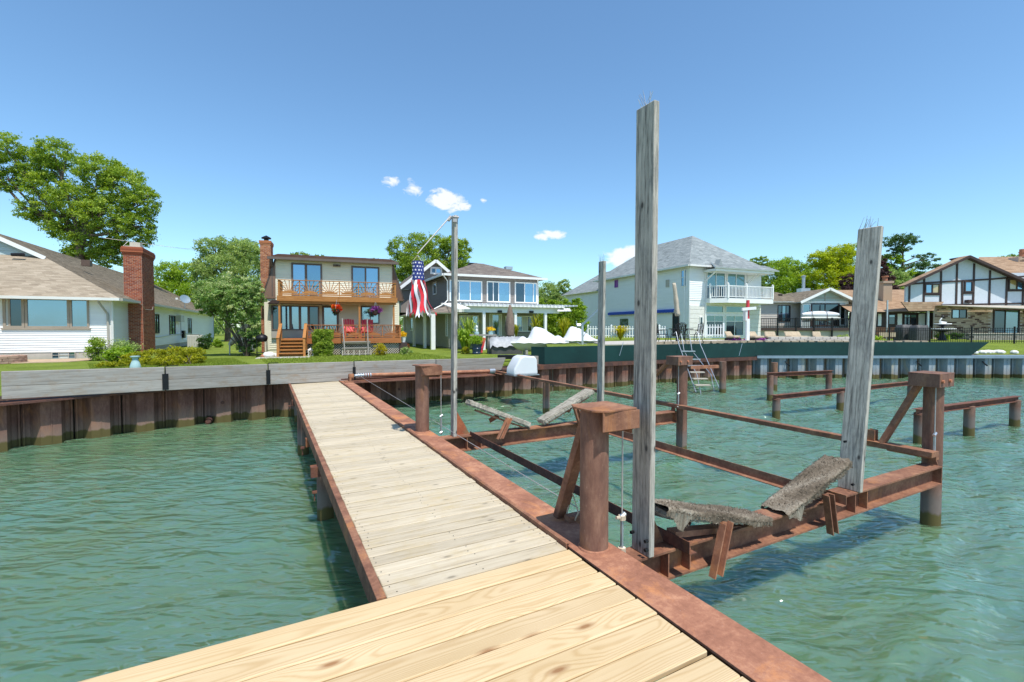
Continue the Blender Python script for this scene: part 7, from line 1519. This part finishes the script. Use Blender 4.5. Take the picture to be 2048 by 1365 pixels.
def umbrella(lab, loc, h0, h1, r_, mat, tilt, pole, rot=0):
    t = thing('closed_umbrella', lab, 'umbrella', loc, rot); m = MB(); vs = []; fs = []; n = 14; K = 12
    for k in range(K + 1):
        f = k / K; rad = r_ * .82 * (.28 + .9 * math.sin(min(1, f * 1.25) * math.pi * .5) ** 1.0 * (1 - .35 * max(0, f - .55))) if f > 0 else r_ * .15
        if mat == 'beige_cloth': rad = r_ * (.62 + .38 * math.sin(f * 9) ** 2 * .3 + .3 * f)
        for i in range(n): a = 2 * math.pi * i / n; q = rad * (1 + .16 * math.cos(5 * a + k * .4)); vs.append((q * math.cos(a) + tilt * (h1 - (h1 - h0) * f), q * math.sin(a), h1 - (h1 - h0) * f))
    fs = [(k * n + i, k * n + (i + 1) % n, (k + 1) * n + (i + 1) % n, (k + 1) * n + i) for k in range(K) for i in range(n)] + [tuple(range(n)), tuple(range(K * n, (K + 1) * n))]
    m.add(vs, fs); m.build('folded_canopy', mat, t, smooth='all', recalc=True); m = MB(); m.tube((0, 0, 0), (tilt * (h0 + .3), 0, h0 + .3), .03, 8); m.build('pole', pole, t); return t
umbrella('closed brown umbrella standing on the terrace of the lake house', gp(1020, 28.8), .95, 2.95, .30, 'brown_cloth', 0, 'dark_brown')
# ---------------------------------------------------------------- patio of the white house
PZ = RZ + .05
umbrella('closed beige umbrella leaning left above the black patio table', gp(1362, 24.6, PZ), 1.4, 3.15, .13, 'beige_cloth', -.125, 'black')
def ironchair(lab, loc, rot):
    t = thing('patio_chair', lab, 'chair', loc, rot, 'black wrought iron chairs around the patio table')
    for x in (-.24, .24):
        m = MB(); m.path([(x, -.22, 0), (x * 1.05, -.25, .22), (x, -.22, .45)], .02, 5); m.build('leg', 'bronze', t); m = MB(); m.path([(x, .26, 0), (x, .2, .25), (x, .22, .45), (x, .3, .95)], .02, 5); m.build('leg', 'bronze', t); m = MB(); m.path([(x * 1.1, -.2, .45), (x * 1.25, -.18, .68), (x * 1.15, .26, .66)], .02, 5); m.build('armrest', 'bronze', t)
    m = MB(); m.box(-.24, -.24, .43, .24, .24, .455); m.build('seat', 'bronze', t); m = MB(); m.path([(-.24, .25, .5), (-.24, .31, .95), (-.12, .33, 1.04), (.12, .33, 1.04), (.24, .31, .95), (.24, .25, .5)], .016, 5)
    for k in range(7): x = -.2 + k * .066; m.path([(x, .25, .5), (x + .09 * (1 if k % 2 else -1), .33, 1.0)], .013, 4)
    for z in (.6, .72, .84): m.path([(-.24, .27, z), (.24, .27, z)], .007, 4)
    m.build('back_lattice', 'bronze', t, kind='stuff')
c0 = gp(1362, 24.4, PZ); ironchair('black wrought iron chair left of the round patio table', c0 + V3(-.98, .0, 0), R(85)); ironchair('black wrought iron chair right of the round patio table', c0 + V3(.82, .1, 0), R(-80)); ironchair('black wrought iron chair in front of the patio table, nearest the water', c0 + V3(-.35, -.55, 0), R(200)); ironchair('black wrought iron chair behind the patio table', c0 + V3(.3, .75, 0), R(-10))
TB = thing('patio_table', 'round black wrought iron patio table on the patio edge', 'table', c0); m = MB(); m.lathe([(.6, .71), (.62, .72), (.62, .745), (.6, .75)], n=24); m.build('table_top', 'bronze', TB)
for k in range(4): a = k * math.pi / 2 + .5; m = MB(); m.path([(.45 * math.cos(a), .45 * math.sin(a), 0), (.2 * math.cos(a), .2 * math.sin(a), .2), (.16 * math.cos(a), .16 * math.sin(a), .45), (.4 * math.cos(a), .4 * math.sin(a), .71)], .018, 5); m.build('leg', 'bronze', TB)
# boarding ladder down the green wall
LD = thing('boarding_ladder', 'steel boarding ladder with curved rails running down into the water by the green wall', 'ladder', (0, 0, 0)); tp = AT(1384, 690, 23.1); btm = G(1415, 788, WZ); rl = []
for i, (xa, xb) in enumerate(((1362, 1400), (1378, 1428))):
    pts = [AT(xa - 4, 676, 23.4), AT(xa, 668, 23.2), AT(xa + 2, 676, 23.0), AT(xa + 6, 702, 22.4), AT(xb - 6, 750, 20.6), AT(xb + 2, 790, 19.2)]; m = MB(); m.path(pts, .018, 6); m.build('rail', 'galv', LD, smooth=True); rl.append(pts)
for i, (xa, xb) in enumerate(((1352, 1392), (1395, 1442))): m = MB(); m.path([AT(xa - 4, 668, 23.4), AT(xa, 664, 23.1), AT(xa + 6, 690, 22.6), AT(xb, 785, 19.1)], .018, 6); m.build('handrail', 'galv', LD, smooth=True)
for k, (x, y, Yd) in enumerate(((1375, 703, 22.3), (1385, 719, 21.8), (1388, 732, 21.3), (1393, 745, 20.8), (1399, 758, 20.3), (1404, 771, 19.8))): p = AT(x, y, Yd); m = MB(); m.box(p.x - .30, p.y - .1, p.z - .02, p.x + .34, p.y + .12, p.z + .025); m.build('step', 'galv' if k < 3 else 'tan_slab', LD)
# red and white marker post
RP = thing('marker_post', 'white post with red upper band and white cross bracket on the patio', 'post', gp(1495, 26.4, PZ - .05)); m = MB(); m.box(-.085, -.085, 0, .085, .085, 1.35); m.build('post_base', 'white', RP); m = MB(); m.tube((0, 0, 1.35), (0, 0, 2.4), .09, 12); m.build('red_band', 'red_plastic', RP); m = MB(); m.obox((-.42, -.18, 1.88), (.36, -.18, 1.95), .12, .16); m.build('cross_bracket', 'white', RP); m = MB(); m.box(-.22, -.2, 1.25, -.1, .1, 1.9); m.build('cleat', 'gutter_w', RP)
# picket fences
def picket(lab, a, b, z, h=.75, sp=.17, mat='white'):
    t = thing('picket_fence', lab, 'fence', (0, 0, 0)); n_ = int((b - a).length / sp); d = (b - a).normalized()
    for zz in (.14, h - .12): m = MB(); m.obox(a + V3(0, 0, z + zz), b + V3(0, 0, z + zz), .03, .05); m.build('rail', mat, t)
    proto = None
    for k in range(n_ + 1):
        p = a + d * (k * (b - a).length / n_); big = k % 9 == 0
        if proto is None or big:
            m = MB(); wd = .05 if big else .032; m.box(-wd, -wd if big else -.012, 0, wd, wd if big else .012, h + (.1 if big else 0)); m.lathe([(wd * 1.35, 0), (.005, .07)], (0, 0, h + (.1 if big else 0)), 4); o = m.build('post' if big else 'picket', mat, t)
            if not big: proto = o
        else: o = inst(proto)
        o.location = p + V3(0, 0, z); o.rotation_euler = (0, 0, math.atan2(d.y, d.x))
picket('white picket fence on the lawn left of the tall guide post', gp(1176, 32), gp(1330, 31), PZ - .05, .72); picket('short white picket gate left of the glass doors of the white house', gp(1398, 31.5), gp(1447, 31.2), PZ, .78)
# cushions and low furniture on the patio
def lounge(lab, px, Y, rot, s_=1.0):
    s_ *= .85
    t = thing('outdoor_seat', lab, 'seat', gp(px, Y, PZ), rot); m = MB(); m.box(-.42 * s_, -.35, 0, .42 * s_, .35, .16); m.build('frame', 'bronze', t); m = MB(); m.box(-.4 * s_, -.33, .16, .4 * s_, .3, .30); m.build('seat_cushion', 'cush', t, bevel=.04); m = MB(); m.prism([V3(-.38 * s_, .16, .28), V3(.38 * s_, .16, .28), V3(.36 * s_, .36, .56), V3(-.36 * s_, .36, .56)], (0, .12, 0)); m.build('back_cushion', 'cush', t, recalc=True, bevel=.035)
lounge('beige cushioned seat right behind the marker post', 1512, 28.2, R(15)); lounge('beige cushioned seat with upright back, tallest cushion on the patio', 1543, 28.0, R(-14), .95); lounge('beige cushioned seat left of the marker post', 1466, 29.0, R(28), .9); lounge('wide beige cushioned bench on the right half of the patio', 1592, 28.4, R(4), 1.6); lounge('small beige seat at the right end of the patio row', 1636, 28.2, R(-20), .7)
for i, px in enumerate((1478, 1527, 1563, 1655)):
    b = gp(px, 27.2, PZ); t = thing('flower_bed', ('purple flowers left of the marker post', 'purple flowers right of the marker post', 'purple flowers before the wide cushioned bench', 'purple flowers at the right end of the patio')[i], 'flowers', b); q, N, rn = leaves([((0, 0, .07), (.5, .16, .07), 1)], 420, .07, 110 + i, 0, .4); q[:, 2] = np.maximum(q[:, 2], 0); trimesh('flowers', q, N, rn, 'flower_purple', t, 4)
m = MB(); g = [0]; CT = thing('stone_edging', 'row of flat tan stones along the top of the green wall', 'stones', (0, 0, 0))
for k in range(34):
    x = 6.6 + k * .47; y = 22.3 + min(1, (x - 6.07) / 6.93) * 2.85 + .22; y = min(y, 25.2); m.obox((x, y, RZ + .07 + .03), (x + rng.uniform(.3, .45), y + rng.uniform(-.02, .08), RZ + .10), .28, rng.uniform(.07, .13)); g.append(len(m.f))
build_each(m, 'stone', 'cush', CT, g)
m = MB(); PB = thing('patio_wall', 'low tan stone planter wall on the right half of the patio', 'wall', gp(1610, 26.4, PZ)); g = [0]
for r__ in range(2):
    for k in range(12): m.box(-2.2 + k * .42 + (.2 if r__ else 0), -.15, r__ * .14, -1.8 + k * .42 + (.2 if r__ else 0), .15, r__ * .14 + .13); g.append(len(m.f))
build_each(m, 'block', 'concrete', PB, g, bevel=.012)
# black iron fence along the right bank
def ironfence():
    t = thing('iron_fence', 'long black iron fence across the lawn at the right', 'fence', (0, 0, 0)); a, b = V3(*gp(1700, 31.0).xy, 0), V3(*gp(2200, 28.6).xy, 0); d = (b - a).normalized(); L_ = (b - a).length; z = .72; h = .98
    for zz in (.12, h - .16, h - .03): m = MB(); m.obox(a + V3(0, 0, z + zz), b + V3(0, 0, z + zz), .025, .03); m.build('rail', 'black', t)
    p1 = None; p2 = None; n_ = int(L_ / .13)
    for k in range(n_):
        big = k % 18 == 0; m = MB()
        if big and p2 is None: m.box(-.035, -.035, -.5, .035, .035, h + .08); p2 = o = m.build('post', 'black', t)
        elif not big and p1 is None: m.box(-.009, -.009, .02, .009, .009, h); p1 = o = m.build('picket', 'black', t)
        else: o = inst(p2 if big else p1)
        o.location = a + d * (k * .13) + V3(0, 0, z)
ironfence()
# fountain, covered furniture, planter boxes by the half timbered house
FN = thing('fountain', 'dark two tier garden fountain with a white swan on top', 'fountain', gp(1885, 36, .75)); m = MB(); m.lathe([(.3, 0), (.2, .2), (.12, .5), (.12, .6), (.75, .78), (.78, .84), (.3, .8), (.1, .82), (.09, 1.05), (.5, 1.17), (.52, 1.22), (.1, 1.2)], n=20); m.build('basins', 'black', FN, smooth=True)
for rr_, z in ((.78, .85), (.52, 1.23)): m = MB(); m.lathe([(rr_ - .05, z - .02), (rr_ + .02, z), (rr_, z + .05), (rr_ - .05, z + .03)], n=20); m.build('basin_rim', 'white', FN)
m = MB(); m.path([(.3, 0, 1.38), (.12, 0, 1.30), (-.12, 0, 1.32), (-.22, 0, 1.5), (-.1, 0, 1.68), (.0, 0, 1.72)], [.02, .13, .14, .06, .04, .03], 8); m.build('swan', 'white', FN, smooth='all'); m = MB(); m.lathe([(.06, 1.7), (.1, 1.8), (.02, 1.95)], n=8); m.build('finial', 'black', FN)
def covered(lab, px, Y, w_, h, mat, seed):
    t = thing('covered_furniture', lab, 'furniture cover', gp(px, Y, .74)); m = MB(); vs = []; n = 28; rr = random.Random(seed); K = 5
    for k in range(K + 1):
        f = k / K; s_ = 1.05 - .1 * f if k < K else .8; z = h * f if k < K else h * 1.05
        for i in range(n): a = 2 * math.pi * i / n; ca, sa = math.cos(a), math.sin(a); q = 1 / max(abs(ca), abs(sa)) * .82; q = min(q, 1.05); wv = 1 + .05 * math.sin(i * 2.2 + k * .3) * (1 - f); vs.append((w_ / 2 * ca * q * s_ * wv, .5 * sa * q * s_ * wv, z + rr.uniform(-.03, .03) * (k == K)))
    m.add(vs, [(k * n + i, k * n + (i + 1) % n, (k + 1) * n + (i + 1) % n, (k + 1) * n + i) for k in range(K) for i in range(n)] + [tuple(range(K * n, (K + 1) * n))]); m.build('cover', mat, t, smooth='all', recalc=True)
covered('dark covered grill left of the silver cover by the half timbered house', 1808, 34.5, 1.1, 1.12, 'dark_tarp', 1); covered('dark grey covered table right before the porch post', 1838, 33.5, 1.2, 1.08, 'dark_tarp', 2)
SG = thing('patio_set', 'iron garden table and benches left of the covered grill', 'garden furniture', gp(1768, 34, .74)); m = MB(); g = [0]
for x in (-1.2, -.4, .5, 1.2):
    m.path([(x - .2, 0, 0), (x - .2, .05, .8), (x + .2, .05, .8), (x + .2, 0, 0)], .02, 5); g.append(len(m.f))
m.box(-.8, -.3, .66, .9, .4, .7); g.append(len(m.f)); m.box(-1.4, -.4, .4, -.6, 0, .45); g.append(len(m.f)); build_each(m, 'furniture_piece', 'bronze', SG, g); m = MB(); m.box(-.6, -.32, .3, .6, -.3, .62); m.build('cushion', 'cush', SG)
m = MB(); RB = thing('raised_bed', 'long low dark stone raised bed in front of the brick wall', 'planter', H6.location + V3(0, 0, 0), F6.rot); g = [0]; xa = F6.f(1935, 660, -2.5).x
for r__ in range(3):
    for k in range(11): m.box(xa + k * .62 + (.3 if r__ % 2 else 0), -2.7, r__ * .17 - .05, xa + .6 + k * .62 + (.3 if r__ % 2 else 0), -2.4, r__ * .17 + .11); g.append(len(m.f))
build_each(m, 'block', 'timber', RB, g, bevel=.01); m = MB(); m.box(xa - .1, -2.75, .47, xa + 7.3, -2.2, .53); m.build('cap_board', 'tan_slab', RB)
# ---------------------------------------------------------------- old piling frames in the water on the right
def frame(lab, pts, z, beamw=.13, first=None):
    t = thing('piling_frame', lab, 'piling', (0, 0, 0))
    for p in pts: m = MB(); m.tube((p.x, p.y, -2.8), (p.x, p.y, z - .10), .11, 16); m.build('pipe_pile', 'pile_old', t, smooth=True)
    a, b = pts[0], pts[-1]; d = (b - a).normalized(); a = V3(a.x, a.y, z) - d * .16; b = V3(b.x, b.y, z) + d * .16; m = MB(); m.obox(a - V3(0, 0, .006), b - V3(0, 0, .006), .15, .012); m.obox(a - V3(0, 0, .07), b - V3(0, 0, .07), .012, .11); m.obox(a - V3(0, 0, .135), b - V3(0, 0, .135), .15, .012); m.build('beam', 'rust_dark', t); return t
frame('rust beam on two pipe piles, farthest frame, left of the leaning post', [G(1540, 800, WZ), G(1657, 793, WZ)], .02); frame('long rust beam on three pipe piles passing behind the leaning post', [G(1553, 836, WZ), G(1690, 832, WZ), G(1820, 797, WZ)], -.02) if False else None
zf = -.10
a_, b_ = AT(1553, 790, 14.0), AT(1822, 768, 17.6)
frame('long rust beam on three pipe piles passing behind the leaning post', [V3(a_.x, 14.0, 0), V3(a_.x + (b_.x - a_.x) * .42, 14.0 + 3.6 * .42, 0), V3(b_.x, 17.6, 0)], a_.z)
a_ = G(1838, 888, WZ); b_ = G(1938, 873, WZ); c_ = G(2029, 853, WZ); zt_ = 1.7 - (818 - 656) / FPX * a_.y; frame('rust beam on three pipe piles at the right edge of the picture', [a_, a_.lerp(c_, .48), c_], zt_)
for i, (px, py, zz, lab) in enumerate(((1548, 779, .18, 'lone slim pipe pile behind the farthest beam frame'), (1445, 787, .32, 'lone pipe pile right of the boarding ladder'))): p = G(px, py, WZ); m = MB(); m.tube((0, 0, -1.8), (0, 0, zz + 1.0), .13, 14); o = m.build('lone_pile', 'pile_old', None, smooth=True); o.location = (p.x, p.y, WZ); tag(o, lab, 'piling')
PLt = thing('landing', 'rust landing beam and small weed between the ladder and the lone pile', 'landing', (0, 0, 0)); p = G(1445, 787, WZ); m = MB(); m.obox((p.x - 1.3, p.y + .1, .06), (p.x - .1, p.y + .1, .10), .16, .12); m.build('beam', 'rust_bright', PLt)
